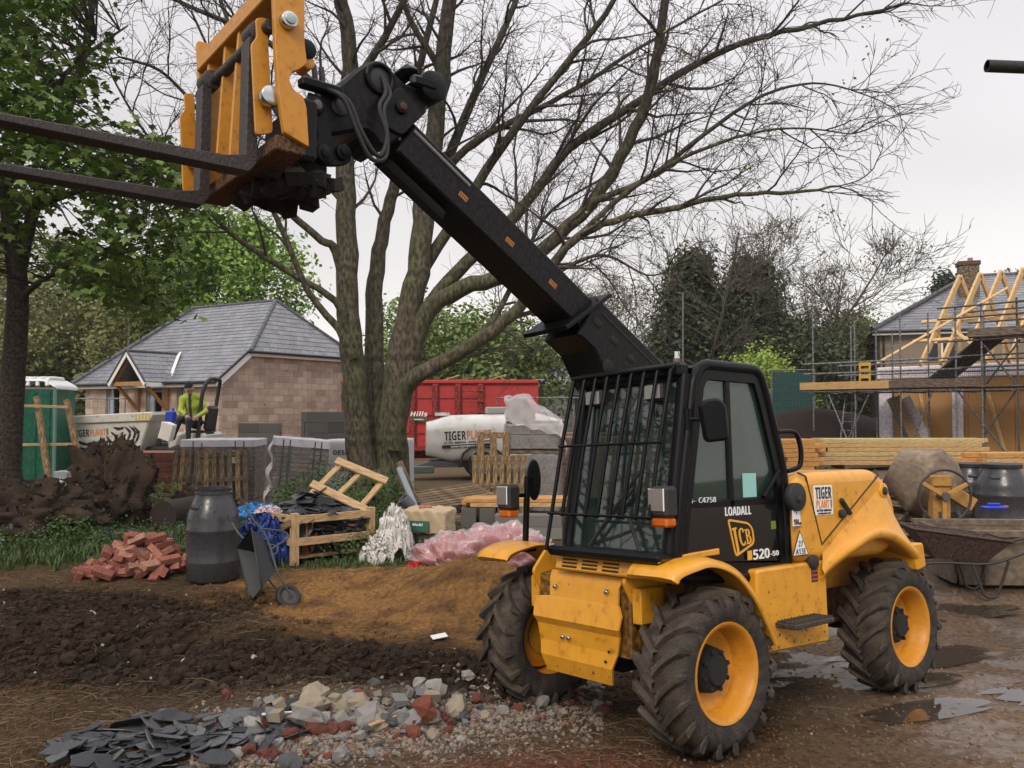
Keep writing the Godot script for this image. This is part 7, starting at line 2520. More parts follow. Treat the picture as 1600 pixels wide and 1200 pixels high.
	pole(pi, "pipe", Vector3.ZERO, at(624, 733, 12.4) - pi.position, .045, mat("pipe_grey", lin(.22, .25, .27), .4), 12)
	var p2 := thing("pipe_collar", "short dark grey pipe collar tilted beside the leaning pipe", "pipe", Transform3D(Basis(Vector3(0, 0, 1), .7) * Basis(Vector3.RIGHT, .3), at(637, 786, 10.9)))
	var pc := MB.new()
	pc.lathe([Vector2(.065, -.07), Vector2(.075, -.07), Vector2(.08, .06), Vector2(.08, .09), Vector2(.066, .09), Vector2(.06, -.07)], 20)
	put(pc.mesh(), "collar", mat("collar_grey", lin(.09, .10, .11), .45), p2)
	var ps := thing("timber_post", "brown timber post leaning behind the grey pipe", "post", Transform3D(Basis(), at(655, 798, 12.2)))
	board(ps, "post", Vector3.ZERO, at(624, 722, 12.6) - ps.position, .10, .05, wood(3), Vector3(0, 0, 1))
	crumple("white_sheet", "white plastic sheet draped like a dog over rubble beside the crate", "plastic sheet", Transform3D(Basis(Vector3.UP, .5), on_ground(617, 10.1)), Vector3(.46, .58, .34), mat("sheet_white", lin(.66, .64, .60), .45, {"back": lin(.1, .1, .1)}), 15, .04)
	crumple("white_sheet", "lower fold of white plastic lying on the grass beside the crate", "plastic sheet", Transform3D(Basis(Vector3.UP, .9), on_ground(590, 9.95)), Vector3(.34, .26, .32), mat("sheet_white"), 17, .05)
	var sk := thing("cement_bag", "torn beige bag with a green printed panel behind the white sheet", "bag", Transform3D(Basis(Vector3.UP, -.3), on_ground(671, 10.6) + Vector3(0, .22, 0)))
	put(wrap_mesh(Vector3(.52, .27, .36), 0, .04, 6), "bag", mat("bag_beige", lin(.44, .34, .22), .8), sk)
	put(box_mesh(Vector3(.30, .13, .01), .002), "green_panel", mat("panel_green", lin(.01, .09, .05), .6), sk, Transform3D(Basis(Vector3.RIGHT, -.2), Vector3(-.06, .11, .235)))
	letters(sk, "lettering", "Multi", .03, mat("white_print"), Transform3D(Basis(Vector3.RIGHT, -.2), Vector3(-.05, .13, .2425)), .13)
	put(wrap_mesh(Vector3(.5, .22, .4), 0, .03, 2), "lower_bag", mat("bag_dark", lin(.06, .05, .045), .8), sk, Transform3D(Basis(), Vector3(-.02, -.22, -.03)))
	put(box_mesh(Vector3(.16, .08, .12), .02), "brick_piece", bm[1], sk, Transform3D(Basis(Vector3.UP, .5), Vector3(-.05, .30, 0)))
	var bk := thing("dark_board", "black square board standing behind the white plastic sheet", "board", turned(624, 10.5, 12))
	put(box_mesh(Vector3(.2, .42, .02), .003), "board", mat("dark_inside"), bk, Transform3D(Basis(), Vector3(0, .24, 0)))
	# red nets in clear plastic
	var f := FastNoiseLite.new()
	f.seed = 2; f.frequency = 1.3; f.fractal_octaves = 4
	var j := 0
	for q in [[705, 9.5, .78, .36, "left bundle of red netting tied in clear plastic by the sand heap"], [782, 9.75, 1.05, .44, "big bundle of red netting in clear plastic behind the telehandler's front wing"]]:
		var nt := thing("red_bundle", q[4], "bundle", turned(q[0], q[1], 8), "bundles of red netting")
		for e in 2:
			var k := 1.0 + .07 * e
			put(sheet_mesh(func(u, v):
				var a: float = u * TAU
				var d := Vector3(cos(a) * sin(v * PI), -cos(v * PI), sin(a) * sin(v * PI))
				var knot := exp(-pow(Vector2(d.x + .3, d.y - .1).length() / .35, 2.0))
				var ray := sin(atan2(d.y - .1, d.x + .3) * 11.0) * .05 * exp(-pow(Vector2(d.x + .3, d.y - .1).length() / .7, 2.0))
				var r := (1 + .30 * f.get_noise_3dv(d * 1.5 + Vector3(j * 7, 0, 0)) + .05 * f.get_noise_3dv(d * 3.2) * (1 + e) + ray * (d.z + .2) - .10 * knot * maxf(d.z, 0)) * k
				return Vector3(d.x * q[2] / 2, q[3] * .42 + d.y * q[3] * .6, d.z * .36) * r, 56, 30, true), ["netting", "clear_plastic"][e], [mat("net_red", lin(.60, .05, .06), .7, {"tex": "strong", "s": 5.0}), mat("bundle_film", lin(.88, .80, .80), .22, {"alpha": .20})][e], nt)
		j += 1
	crumple("red_cloth", "scrap of bright red cloth lying on the grass edge", "cloth", Transform3D(Basis(), on_ground(655, 9.3)), Vector3(.26, .05, .2), mat("cloth_red", lin(.5, .02, .02), .7), 5, .03)
	# tipped barrow
	var up := Vector3(-.74, -.05, .67).normalized()
	var fw := Vector3(.48, -.80, .30)
	fw = (fw - up * fw.dot(up)).normalized()
	make_wheelbarrow("green wheelbarrow tipped up on its nose at the edge of the sand", Transform3D(Basis(fw, up, fw.cross(up)).scaled(Vector3.ONE * .64), on_ground(424, 8.45) + Vector3(.17, .33, 0)), mat("barrow_green", lin(.014, .022, .018), .45, {"tex": "strong", "s": 3.0}), mat("barrow_tube", lin(.05, .065, .06), .5))

func build_middle_clutter() -> void:
	var gb := [mat("grey_block_0"), mat("grey_block_1"), mat("grey_block_2")]
	# stacks under polythene
	var st := block_stack("wrapped_block_stack", "tall stack of grey blocks half covered by white polythene, behind the far mirror", "block stack", turned(834, 14.0, -6), Vector3i(2, 4, 2), Vector3(.42, .222, .42), [mat("smooth_block", lin(.19, .175, .17), .9, {"tex": "mottle", "s": 2.0})], 5)
	var top := 0
	for q in [[-.21, 1.0, .84], [-.21, 1.22, .84], [-.21, 1.44, .42], [-.25, 1.60, .30]]:
		put(box_mesh(Vector3(q[2] - .01, .21, .8), .005), "block", mat("smooth_block"), st, Transform3D(Basis(), Vector3(-.42 + q[2] / 2, q[1] + .1, 0)))
	put(box_mesh(Vector3(.95, .05, .9), .006), "pallet_board", wood(3), st, Transform3D(Basis(), Vector3(0, .935, 0)))
	put(wrap_mesh(Vector3(.88, 1.38, .88), .98, .012, 9), "polythene", mat("clear_film"), st)
	put(sheet_mesh(func(u, v):
		var x := lerpf(-.42, .50, u)
		var y := 1.83 - .36 * smoothstep(.25, .95, u) - .03 * sin(u * 15)
		if v > .5: y = lerpf(y, 1.42 - .25 * u, (v - .5) * 2)
		return Vector3(x + .02 * sin(v * 20), y + .02 * sin(u * 23 + v * 7), -.40 + minf(v * 2, 1) * .85 + .03 * sin(u * 17)), 30, 14), "white_cover", mat("cover_film", lin(.72, .69, .72), .3, {"alpha": .55}), st)
	put(sheet_mesh(func(u, v): return Vector3(.46 + .06 * sin(v * 6) + .10 * v * (1 - v), .75 + v * .75, -.2 + u * .6 + .02 * sin(v * 20)), 6, 14), "loose_cover", mat("white_film"), st)
	var lo := MB.new()
	put(wrap_mesh(Vector3(.88, .92, .90), .02, .012, 12), "lower_polythene", mat("clear_film"), st)
	make_pallet("weathered pallet standing upright in front of the wrapped block stack", turned(780, 13.3, -4, .45) * Transform3D(Basis(Vector3.RIGHT, PI / 2 - .06) * Basis(Vector3.UP, PI / 2), Vector3.ZERO), .95, .84, 8, 2)
	make_pallet("second pallet standing behind the upright one, showing as a gap-toothed top", turned(772, 13.7, -4, .75) * Transform3D(Basis(Vector3.RIGHT, PI / 2 - .06) * Basis(Vector3.UP, PI / 2), Vector3.ZERO), 1.0, .5, 3, 2)
	make_pallet("grey pallet lying tilted on the ground, upper one of two beside the upright pallet", turned(708, 12.6, 28, .26) * Transform3D(Basis(Vector3(0, 0, 1), .10) * Basis(Vector3.RIGHT, .16), Vector3.ZERO), 1.15, .95, 8, 3)
	make_pallet("grey pallet lying tilted under the upper one beside the upright pallet", turned(700, 12.2, 24, .06) * Transform3D(Basis(Vector3.RIGHT, .14), Vector3.ZERO), 1.15, .95, 8, 3)
	# low timber pile on blocks
	var tp := thing("timber_pile", "short pile of yellow sawn timbers lying across dark blocks before the pallet", "timber pile", turned(795, 11.9, 2, .36))
	var rng := rg(8)
	for k in 8:
		var y := .03 + .06 * (k / 4)
		board(tp, "plank", Vector3(-.70 + rng.randf() * .2, y, -.2 + .12 * (k % 4)), Vector3(.75 + rng.randf() * .2, y, -.2 + .12 * (k % 4)), .11, .055, wood(5 if k % 3 else 0))
	for k in 3:
		put(box_mesh(Vector3(.2, .36, .3), .006), "dark_block", gb[2], tp, Transform3D(Basis(Vector3.UP, .05 * k), Vector3(-.55 + .24 * k, -.19, .08)))
	var cb := []
	for k in 2: cb.append(mat("dense_block_%d" % k, [lin(.30, .29, .26), lin(.25, .24, .22)][k], .95, {"tex": "fine", "s": 3.0}))
	block_stack("block_stack", "low pale stack of concrete blocks under the timber pile", "block stack", turned(826, 11.5, -3), Vector3i(2, 2, 1), Vector3(.45, .16, .25), cb, 4)
	block_stack("brick_stack", "brownish stack of blocks seen through the cab bars", "block stack", turned(925, 15, 10), Vector3i(3, 5, 2), Vector3(.44, .225, .3), [mat("buff_block", lin(.30, .21, .15), .9, {"tex": "mottle", "s": 2.0}), mat("pink_block", lin(.33, .22, .17), .9, {"tex": "mottle", "s": 2.0})], 6)
	block_stack("brick_stack", "stack of reddish blocks behind the brownish one, under a pale sheet", "block stack", turned(900, 17.5, -5), Vector3i(3, 5, 2), Vector3(.44, .225, .3), [mat("pink_block")], 7)
	# wire site fence
	var fg := mat("galvanised", lin(.30, .31, .33), .45)
	for q in [[866, 24.0, 3.2, "wire mesh site fence panel between the container and the cottage", false], [960, 25.0, 3.4, "wire mesh site fence panel seen through the cab", false], [1240, 30.0, 1.5, "site fence panel hung with green mesh left of the spoil heap", true], [118, 26.0, 3.0, "wire mesh site fence panel left of the bungalow", false]]:
		var F := thing("site_fence", q[3], "fence", turned(q[0], q[1], 0))
		var w: float = q[2]
		for s in [-1, 1]:
			pole(F, "post", Vector3(s * w / 2, -.1, 0), Vector3(s * w / 2, 1.95, 0), .021, fg)
		for h in [.15, 1.93]:
			pole(F, "rail", Vector3(-w / 2, h, 0), Vector3(w / 2, h, 0), .018, fg)
		var m := MB.new()
		for k in int(w / .12): m.tube([Vector3(-w / 2 + k * .12, .15, 0), Vector3(-w / 2 + k * .12, 1.93, 0)], [.003], 3, false)
		for k in 8: m.tube([Vector3(-w / 2, .15 + k * .25, 0), Vector3(w / 2, .15 + k * .25, 0)], [.003], 3, false)
		stuff(put(m.mesh(), "wire_mesh", fg, F))
		if q[4]:
			put(box_mesh(Vector3(w, 1.6, .012), 0), "green_mesh", mat("mesh_green", lin(.012, .075, .065), .8, {"tex": "mottle", "s": 1.5}), F, Transform3D(Basis(), Vector3(0, 1.05, -.02)))
	var fl := thing("flue", "short flue with a white cowl standing up behind the cab roof", "flue", turned(1058, 36, 0))
	pole(fl, "pipe", Vector3.ZERO, at(1058, 560, 36) - fl.position, .16, mat("flue_brown", lin(.16, .12, .09), .8), 10)
	pole(fl, "cowl", at(1058, 560, 36) - fl.position, at(1058, 549, 36) - fl.position, .11, mat("white_trim"), 10)
	var lp := thing("lamp_column", "thin lamp column in front of the ivy trees", "lamp post", turned(1067, 38, 0))
	pole(lp, "column", Vector3.ZERO, at(1067, 458, 38) - lp.position, .045, fg)
	pole(lp, "arm", at(1067, 459, 38) - lp.position, at(1059, 457, 38) - lp.position, .035, fg)

func build_right_clutter() -> void:
	var rng := rg(31)
	# sawn timber in packs
	for q in [[1400, 21, 4.0, 5, 6, 0, 4, "long pale yellow pack of sawn timber running behind the mixer", .12, 3], [1240, 20.5, .9, 5, 7, 5, 5, "orange pack of sawn timber showing just behind the cab's grab handle", .10, 3], [1500, 18.5, 1.9, 4, 4, 4, 0, "greenish pack of sawn timber behind the mixer drum", .05, 5], [1570, 17.5, 1.3, 4, 5, 5, 0, "orange-topped pack of sawn timber behind the lidded barrel", .15, 8]]:
		var t := thing("timber_pack", q[7], "timber pack", turned(q[0], q[1], q[9], q[8]), "packs of sawn timber")
		for y in q[4]:
			for z in q[3]:
				var x0: float = -q[2] / 2 + rng.randfn() * .13
				board(t, "plank", Vector3(x0, .05 + y * .105, (z - q[3] / 2.0) * .16), Vector3(x0 + q[2], .05 + y * .105 + rng.randfn() * .006, (z - q[3] / 2.0) * .16), .15, .098, wood(q[5] if (y + z) % 3 else q[6]))
		for s in [-1, 1]:
			board(t, "bearer", Vector3(s * q[2] * .35, -.06, -.45), Vector3(s * q[2] * .35, -.06, .35), .1, .1, wood(3))
	for k in 14:
		var p := on_ground(1240 + rng.randf() * 160, rng.randf_range(16.0, 18.5)) + Vector3(0, .03 + .02 * k / 14.0, 0)
		var b := thing("loose_plank", ["loose yellow plank on the ground before the timber packs", "loose orange plank on the ground before the timber packs"][k % 2], "plank", Transform3D(Basis(Vector3.UP, rng.randfn() * .3), p), "loose planks before the timber packs")
		put(box_mesh(Vector3(1.1, .04, .12), .004), "plank", wood(5 if k % 2 else 0), b)
	var sp := thing("steel_trestle", "small dark steel prop head with forked arms standing before the timber", "prop", turned(1283, 16.5, 20, .1))
	for q in [[-.16, .0], [.0, .12], [.16, .0], [.05, -.12]]:
		pole(sp, "arm", Vector3(0, .05, 0), Vector3(q[0], .40, q[1]), .022, mat("dark_steel"))
	pole(sp, "foot", Vector3(-.16, .02, 0), Vector3(.16, .02, 0), .02, mat("dark_steel"))
	pole(sp, "stem", Vector3(0, -.3, 0), Vector3(0, .08, 0), .03, mat("dark_steel"))
	# cement mixer
	var o := on_ground(1455, 10.6)
	var M := thing("cement_mixer", "muddy cement mixer with a big round handwheel and yellow stand", "cement mixer", Transform3D(Basis(), o))
	var dm := mat("mixer_drum", Color.WHITE, .85, {"vc": true, "tex": "mottle", "s": 2.0})
	var ym := mat("mixer_yellow", lin(.46, .25, .06), .7, {"tex": "grime", "s": 3.0})
	var dr := MB.new()
	dr.lathe([Vector2(0, -.36), Vector2(.26, -.36), Vector2(.41, -.20), Vector2(.445, -.03), Vector2(.455, -.02), Vector2(.455, .03), Vector2(.445, .04), Vector2(.40, .12), Vector2(.25, .42), Vector2(.235, .43), Vector2(.23, .42), Vector2(.36, .12), Vector2(.38, -.15), Vector2(0, -.3)], 40)
	var fn := FastNoiseLite.new(); fn.frequency = 2.0
	for i in dr.v.size():
		dr.c[i] = lin(.17, .125, .09).lerp(lin(.34, .265, .185), clampf(.4 + 1.3 * fn.get_noise_3dv(dr.v[i] * 2), 0, 1))
	put(dr.mesh(), "drum", dm, M, Transform3D(aim(Vector3(-.8, .45, -.4)), Vector3(.05, .92, -.30)))
	board(M, "stand_post", Vector3(.02, .02, .12), Vector3(.02, .95, .12), .21, .14, ym, Vector3(0, 0, 1))
	put(box_mesh(Vector3(.24, .14, .20), .02), "gear_box", ym, M, Transform3D(Basis(), Vector3(.02, .96, .12)))
	put(box_mesh(Vector3(.09, .07, .01), .003), "plate", mat("pin_grey", lin(.09, .09, .09), .4), M, Transform3D(Basis(), Vector3(.02, .56, .195)))
	board(M, "motor_arm", Vector3(.14, .86, .05), Vector3(.46, .66, .05), .16, .12, ym, Vector3(0, 0, 1))
	for q in [[-.35, .45], [.40, .45], [.4, -.5], [-.35, -.5]]:
		pole(M, "leg", Vector3(q[0] * .5, .6, q[1] * .4), Vector3(q[0], .0, q[1]), .03, mat("dark_steel"))
	var hw := Node3D.new(); hw.name = "handwheel"; M.add_child(hw, true)
	hw.position = Vector3(.0, .79, .30)
	var ring := MB.new()
	var c := []
	for k in 33: c.append(Vector3(cos(TAU * k / 32) * .315, sin(TAU * k / 32) * .315, 0))
	ring.tube(c, [.016], 8, false)
	put(ring.mesh(), "rim", mat("wheel_dark", lin(.04, .03, .025), .6), hw)
	for k in 3:
		var a := TAU * k / 3 - .55 + PI
		board(hw, "spoke", Vector3.ZERO, Vector3(cos(a) * .31, sin(a) * .31, 0), .05, .03, ym, Vector3(0, 0, 1))
	pole(hw, "hub", Vector3(0, 0, -.2), Vector3(0, 0, .05), .05, mat("dull_steel"), 10)
	make_barrel("dark grey lidded barrel behind the mud-filled trough", turned(1564, 12.0, 10, .02), .36, .96, true)
	make_barrel("dark barrel half hidden between the mixer and the lidded barrel", turned(1512, 12.6, 40, .0), .30, .90, true)
	# mud trough
	var tr := thing("mortar_trough", "long battered trough caked with grey-brown mud at the right edge", "trough", turned(1572, 9.75, -4) * Transform3D(Basis.from_scale(Vector3.ONE * 1.2), Vector3.ZERO))
	var mm := mat("mud_metal", lin(.20, .15, .105), .85, {"tex": "mottle", "s": 1.5, "bump": .3})
	for s in [-1, 1]:
		var b := MB.new()
		b.prism(pv([-.62, 0, .95, 0, 1.05, .46, -.70, .46]), s * .40 - .02, s * .40 + .02, .005)
		put(b.mesh(), "side", mm, tr)
		board(tr, "rim", Vector3(-.72, .46, s * .41), Vector3(1.06, .46, s * .41), .07, .06, mm)
	board(tr, "end", Vector3(-.66, .24, -.4), Vector3(-.66, .24, .4), .46, .03, mm, Vector3(1, 0, 0))
	put(box_mesh(Vector3(1.6, .04, .78), 0), "mortar", mat("mortar_grey", lin(.22, .19, .155), .8, {"tex": "strong", "s": 2.0, "bump": 1.5}), tr, Transform3D(Basis(), Vector3(.15, .36, 0)))
	for k in [-.4, .35]:
		put(box_mesh(Vector3(.06, .46, .03), .01), "rib", mm, tr, Transform3D(Basis(), Vector3(k, .23, .43)))
	var bl := thing("blue_float", "bright blue plastic plastering float on the trough edge", "float", Transform3D(Basis(), at(1553, 793, 9.32)))
	put(box_mesh(Vector3(.25, .025, .11), .008), "plate", mat("float_blue", lin(.01, .03, .50), .4), bl)
	put(box_mesh(Vector3(.14, .03, .03), .01), "handle", mat("float_blue"), bl, Transform3D(Basis(), Vector3(0, .035, 0)))
	put(box_mesh(Vector3(.04, .02, .05), .006), "red_end", mat("float_red", lin(.45, .05, .08), .4), bl, Transform3D(Basis(), Vector3(.13, .012, 0)))
	make_wheelbarrow("rusty brown wheelbarrow standing on the wet mud at the right", Transform3D(Basis(Vector3.UP, PI - .12) * Basis(Vector3(0, 0, 1), .03), on_ground(1488, 9.0) + Vector3(0, .01, 0)), mat("barrow_rust", lin(.10, .055, .042), .7, {"tex": "strong", "s": 3.0}), mat("barrow_black", lin(.03, .027, .025), .5))
	# paving slabs beside the mixer
	var ss := thing("stone_pile", "pile of pale stone slabs between the bonnet and the mixer", "stone pile", turned(1408, 11.2, 10))
	for k in 16:
		var b := MB.new()
		b.chunk(Vector3(rng.randfn() * .10, .05 + .045 * k, rng.randfn() * .10), Vector3(.42, .07, .32), Basis.from_euler(Vector3(rng.randfn() * .08, rng.randf() * 6, rng.randfn() * .08)), rng, .15)
		put(b.mesh(), "stone", mat("slab_stone_%d" % (k % 2), [lin(.36, .26, .16), lin(.28, .20, .13)][k % 2], .9, {"tex": "strong", "s": 3.0}), ss)

func build_rubble() -> void:
	var rng := rg(55)
	var H := thing("rubble_heap", "spread of broken concrete, brick and stone tipped in front of the telehandler", "rubble", Transform3D(Basis(), on_ground(640, 5.1)))
	var o := H.position
	var ms := []
	var cols := [lin(.52, .50, .46), lin(.42, .40, .37), lin(.52, .44, .32), lin(.33, .335, .335), lin(.29, .085, .05), lin(.23, .07, .045), lin(.15, .155, .16)]
	for k in 7: ms.append(mat("rubble_%d" % k, cols[k], .93, {"tex": "fine", "s": 3.0, "bump": .3}))
	var rocks := []
	for k in 7:
		var b := MB.new()
		b.chunk(Vector3.ZERO, Vector3(1, .75, .85), Basis(), rng, .5)
		rocks.append(b.mesh())
	for k in 4: rocks.append(rock_mesh(k, .26, true))
	var place := func(t: float, w: float) -> Vector3:
		var px := lerpf(330, 960, t)
		var py := lerpf(1158, 1078, t) + w
		var d := 1.0
		var d0 := 1340.0 * 1.9 / (py - 640.0)
		for e in 3:
			var q := at(px, py, d0)
			d0 *= (1.65 - gh(q.x, q.z)) / (1.65 - q.y)
		var q := at(px, py, d0)
		return Vector3(q.x, gh(q.x, q.z), q.z)
	# big lumps along the back of the spread
	for k in 330:
		var t := rng.randf()
		var big := k < 60
		var p: Vector3 = place.call(lerpf(.10, .62, t) if big else pow(rng.randf(), .9), rng.randf_range(-34, 6) if big else rng.randfn() * 26 + 8)
		var s := rng.randf_range(.055, .115) if big else rng.randf_range(.02, .058)
		var kind := rng.randi() % 7
		if big and kind > 3: kind = [0, 1, 2, 4][rng.randi() % 4]
		put(rocks[rng.randi() % rocks.size()], "stone" if kind < 4 or kind == 6 else "brick_piece", ms[kind], H, Transform3D(Basis.from_euler(Vector3(rng.randfn() * .4, rng.randf() * 6, rng.randfn() * .4)) * Basis.from_scale(Vector3(s, s * rng.randf_range(.55, .9), s * rng.randf_range(.7, 1.2)) * (1.0 if big else 1.0)), p - o + Vector3(0, s * (.2 if rng.randf() < .6 else .75), 0)))
	var ts := []
	var cs := []
	for k in 8000:
		var p: Vector3 = place.call(rng.randf_range(-.05, .97), rng.randfn() * 26 + 10)
		var s := rng.randf_range(.004, .015)
		ts.append(Transform3D(rand_basis(rng, s), p - o + Vector3(0, s * .3, 0)))
		var gc: Color = cols[[0, 1, 3, 6, 1, 2, 4, 5][rng.randi() % 8]]
		cs.append(gc.lerp(lin(.15, .115, .088), .74))
	scatter_mesh(H, "grit", rocks[8], ts, cs, mat("grit", Color.WHITE, .95, {"vc": true}))
	# broken slates at the lower left
	var S := thing("broken_slates", "scatter of broken dark grey slates at the lower left of the rubble", "slates", Transform3D(Basis(), on_ground(330, 4.75)))
	o = S.position
	var sv := []
	for k in 8:
		var b := MB.new()
		var pl := PackedVector2Array()
		for e in 7: pl.append(Vector2(cos(TAU * e / 7 + rng.randf() * .6) * rng.randf_range(.10, .22), sin(TAU * e / 7 + rng.randf() * .6) * rng.randf_range(.06, .14)))
		pl = Geometry2D.convex_hull(pl)
		pl.remove_at(pl.size() - 1)
		b.prism(pl, -.0035, .0035)
		sv.append(b.mesh())
	for k in 230:
		var u := pow(rng.randf(), .8)
		var big := k < 60
		var p := on_ground(lerpf(470, 110, u) + rng.randfn() * 28, lerpf(4.95, 4.5, u) + rng.randfn() * .14)
		var s := rng.randf_range(.35, .8) if big else rng.randf_range(.10, .42)
		put(sv[rng.randi() % 8], "slate", mat("broken_slate_%d" % [0, 3, 1, 1, 2, 0][rng.randi() % 6]), S, Transform3D(Basis(Vector3.UP, rng.randf() * TAU) * Basis(Vector3.RIGHT, PI / 2 + rng.randfn() * .38) * Basis.from_scale(Vector3.ONE * s), p - o + Vector3(0, .015 + rng.randf() * .05, 0)))
	for q in [[600, 5.0, .9, "pale split lath lying across the rubble's right half"], [455, 4.95, .2, "short pale wood splinter among the slates"]]:
		var l := thing("wood_splinter", q[3], "wood scrap", Transform3D(Basis(Vector3.UP, q[2]), on_ground(q[0], q[1]) + Vector3(0, .06, 0)))
		put(box_mesh(Vector3(.2 if q[0] > 500 else .14, .012, .03), .003), "splinter", wood(1), l)
	var pp := thing("paper_scrap", "white scrap of board lying on the bare earth left of the front wheel", "litter", Transform3D(Basis.from_euler(Vector3(.15, .4, .1)), on_ground(687, 7.1) + Vector3(0, .03, 0)))
	put(box_mesh(Vector3(.13, .006, .08), .001), "scrap", mat("paper"), pp)
	var rd := thing("white_rod", "thin white plastic strip lying on the slates", "strip", Transform3D(Basis(Vector3.UP, .2), on_ground(440, 4.95) + Vector3(0, .07, 0)))
	put(box_mesh(Vector3(.19, .012, .012), .002), "strip", mat("white_trim"), rd)

func build_ground_cover() -> void:
	var rng := rg(91)
	# clods of earth and small stones
	var ts := []
	var cs := []
	while ts.size() < 19000:
		var d := lerpf(4.2, 11.0, pow(rng.randf(), 1.4))
		var x := rng.randf_range(-.62, .62) * d
		var dk := dark_earth(x, d)
		var sd := sandy(x, d)
		if rng.randf() > .28 + .72 * dk - .2 * sd - .2 * smoothstep(1.0, 2.5, x): continue
		var s := rng.randf_range(.003, .011) * (1 + 4.5 * dk * pow(rng.randf(), 5.0))
		ts.append(Transform3D(rand_basis(rng, s), Vector3(x, gh(x, -d) + s * .25, -d)))
		var c := gcol(x, -d)
		cs.append(c * rng.randf_range(.6, 1.25))
		if rng.randf() < .006: cs[cs.size() - 1] = lin(.35, .33, .3)
	scatter_mesh(self, "soil_clods", rock_mesh(9, .28, true), ts, cs, mat("clod", Color.WHITE, .97, {"vc": true, "spec": .25}))
	# dead stems, straw and twigs trodden into the earth
	ts = []; cs = []
	var sm := MB.new()
	stick(sm, PackedVector3Array([Vector3(-.5, 0, 0), Vector3(-.1, .05, .04), Vector3(.5, 0, -.06)]), .012, .006)
	while ts.size() < 9000:
		var d := lerpf(4.3, 11.5, pow(rng.randf(), 1.2))
		var x := rng.randf_range(-.62, .18) * d
		if rng.randf() < .7 * sandy(x, d) or rng.randf() < .5 * dark_earth(x, d): continue
		ts.append(Transform3D(Basis(Vector3.UP, rng.randf() * TAU) * Basis(Vector3(0, 0, 1), rng.randfn() * .15) * Basis.from_scale(Vector3.ONE * rng.randf_range(.04, .20)), Vector3(x, gh(x, -d) + .008, -d)))
		cs.append([lin(.16, .11, .06), lin(.09, .06, .035), lin(.24, .18, .10), lin(.05, .035, .02)][rng.randi() % 4])
	scatter_mesh(self, "dead_stems", sm.mesh(), ts, cs, mat("clod"))
	# grass and ground plants
	ts = []; cs = []
	var gm := MB.new()
	for k in 7:
		var a := rng.randf() * TAU
		var l := Vector3(cos(a), 0, sin(a))
		var b0 := l * .15
		var wv := l.cross(Vector3.UP) * .05
		gm.quad(b0 - wv, b0 + wv, b0 + l * .25 + Vector3(0, .6, 0) + wv * .7, b0 + l * .25 + Vector3(0, .6, 0) - wv * .7)
		gm.trio(b0 + l * .25 + Vector3(0, .6, 0) - wv * .7, b0 + l * .25 + Vector3(0, .6, 0) + wv * .7, b0 + l * .6 + Vector3(0, .95, 0), Vector3.UP)
	var lt := []
	var lc := []
	var fb := []
	var fc := []
	var tries := 0
	while ts.size() < 4200 and tries < 200000:
		tries += 1
		var d := rng.randf_range(9.0, 14.5)
		var x := rng.randf_range(-8.5, .3)
		var g := grassy(x, d)
		if rng.randf() > g: continue
		var p := Vector3(x, gh(x, -d), -d)
		var s := rng.randf_range(.06, .16) * (.6 if x > -2.4 and d < 10.6 else 1.0)
		ts.append(Transform3D(Basis(Vector3.UP, rng.randf() * TAU) * Basis.from_scale(Vector3(s, s, s)), p))
		cs.append(lin(.032, .058, .012).lerp(lin(.07, .11, .022), rng.randf()))
		if d > 10.2 and rng.randf() < .42:
			var q := p + Vector3(0, rng.randf() * .16, 0)
			lt.append(Transform3D(rand_basis(rng, rng.randf_range(.05, .10)), q))
			lc.append(lin(.03, .07, .012).lerp(lin(.07, .13, .025), rng.randf()))
		if x < -2.6 and d > 9.9 and d < 11.6 and nz1.get_noise_2d(x * 120, d * 120) > .08 and rng.randf() < .3:
			fb.append(Transform3D(rand_basis(rng, rng.randf_range(.02, .032)), p + Vector3(rng.randfn() * .03, rng.randf_range(.14, .26), 0)))
			fc.append([lin(.16, .16, .42), lin(.20, .20, .48), lin(.65, .66, .58)][rng.randi() % 3])
	tag(scatter_mesh(self, "grass", gm.mesh(), ts, cs, mat("grass_blade", Color.WHITE, .6, {"vc": true, "back": lin(.03, .05, .006)})), "short grass growing between the earth and the building materials", "grass")
	tag(scatter(self, "ground_plants", "clump", lt, lc, mat("leaf_far")), "low leafy plants growing round the barrel and crate", "ground plants")
	tag(scatter(self, "bluebells", "clump", fb, fc, mat("petal", Color.WHITE, .6, {"vc": true})), "small blue and white flowers among the ground plants", "flowers")
	# ivy and nettles round the trunk and the brick packs
	for q in [[592, 13.3, .62, 260, "dark green plants round the foot of the beech"], [500, 12.9, .75, 420, "nettles growing between the tilted brick pack and the crate"], [238, 13.2, .52, 300, "bright green plant tuft behind the tall stump"], [560, 10.2, .30, 200, "green weeds under the slate crate"], [110, 11.0, .3, 260, "green weeds between the two big stumps"]]:
		var o := on_ground(q[0], q[1])
		var t := thing("weeds", q[4], "weeds", Transform3D(Basis(), o))
		var a := []
		var c := []
		for k in q[3]:
			var p := Vector3(rng.randfn() * .42, 0, rng.randfn() * .22)
			p.y = q[2] * rng.randf() * exp(-p.x * p.x * 1.6)
			a.append(Transform3D(rand_basis(rng, rng.randf_range(.06, .13)), p))
			c.append(lin(.03, .065, .012).lerp(lin(.075, .14, .025), rng.randf()))
		scatter(t, "leaves", "clump", a, c, mat("leaf_far"))
	# standing water in the ruts at the right
	var w := mat("puddle_water", lin(.05, .04, .03), .04, {"alpha": .75})
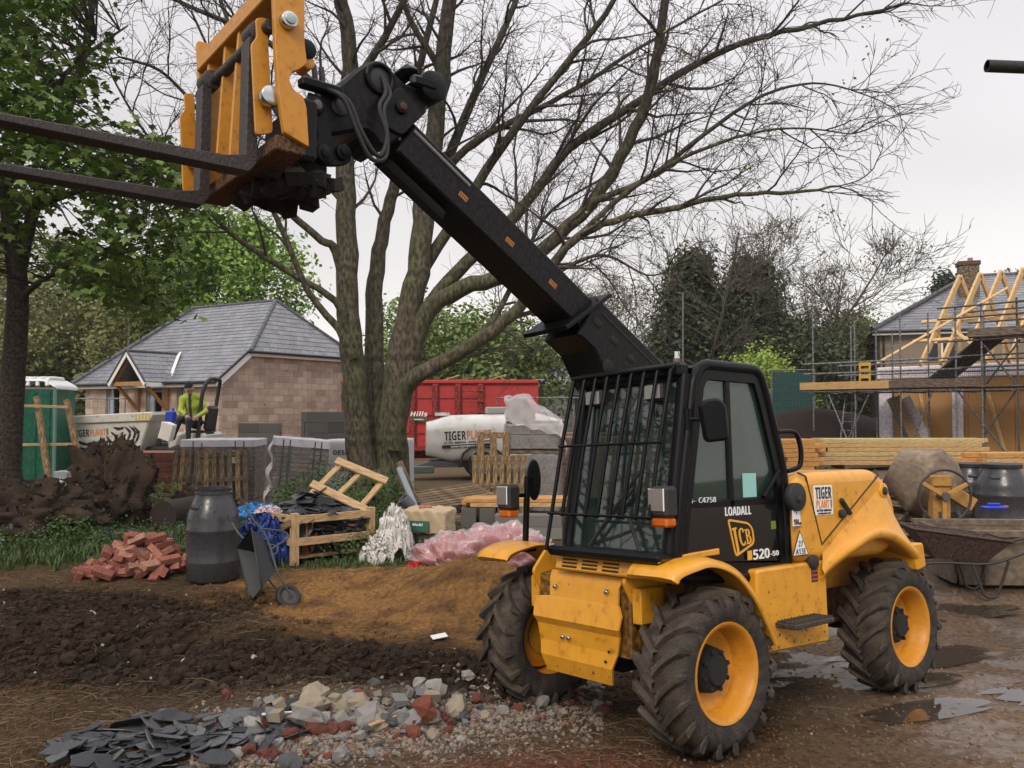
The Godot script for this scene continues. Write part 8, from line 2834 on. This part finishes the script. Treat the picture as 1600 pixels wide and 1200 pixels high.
	for q in [[3.25, 7.0, .75, .30, "long puddle in the wheel rut behind the rear wheel"], [3.9, 6.2, .6, .22, "puddle in the ruts at the right edge, nearest the camera"], [4.3, 8.4, .8, .3, "shallow puddle before the trough"], [2.7, 5.6, .5, .16, "narrow puddle beside the rear tyre's tread"], [3.1, 4.9, .7, .14, "thin puddle low at the right edge"], [3.6, 5.5, .5, .12, "small puddle between two longer ones at the right"], [3.0, 6.4, .4, .15, "puddle close behind the rear wheel"]]:
		var b := MB.new()
		var ring := []
		for k in 24: ring.append(Vector3(cos(TAU * k / 24) * q[2] * (1 + .22 * sin(k * 2.3) + .15 * sin(k * 5.1)), 0, sin(TAU * k / 24) * q[3]))
		for k in 24: b.trio(Vector3.ZERO, ring[k], ring[(k + 1) % 24], Vector3.UP)
		var y := 0.0
		for k in 24: y += gh(q[0] + ring[k].x * .6, -q[1] + ring[k].z * .6) / 24
		var o := put(b.mesh(), "puddle", w, self, Transform3D(Basis(Vector3.UP, .35), Vector3(q[0], y + .008, -q[1])))
		tag(o, q[4], "puddle", "", "structure")

func _ready() -> void:
	nz1.seed = 3; nz1.frequency = 0.011; nz1.fractal_octaves = 4
	nz2.seed = 9; nz2.frequency = 0.06; nz2.fractal_octaves = 4
	build_camera_and_sky()
	base_materials()
	build_ground()
	build_bungalow()
	build_far_houses()
	build_timber_frame()
	build_scaffold()
	build_beech()
	build_sycamore()
	build_far_trees()
	build_telehandler()
	build_dumper()
	build_worker()
	build_toilet("green portable toilet with a white ribbed roof behind the timber trestle", turned(62, 19, 6))
	build_toilet("green portable toilet cut off by the left edge of the picture", turned(-42, 19.5, 6))
	build_container()
	build_bowser()
	build_left_clutter()
	build_middle_clutter()
	build_right_clutter()
	build_rubble()
	build_ground_cover()

func base_materials() -> void:
	mat("dark_inside", lin(.012, .012, .012), .9)
	mat("dull_steel", lin(.12, .12, .12), .5, {"metal": .5})
	mat("clear_film", lin(.75, .72, .72), .25, {"alpha": .10})
	mat("black_rubber", lin(.02, .02, .02), .7)
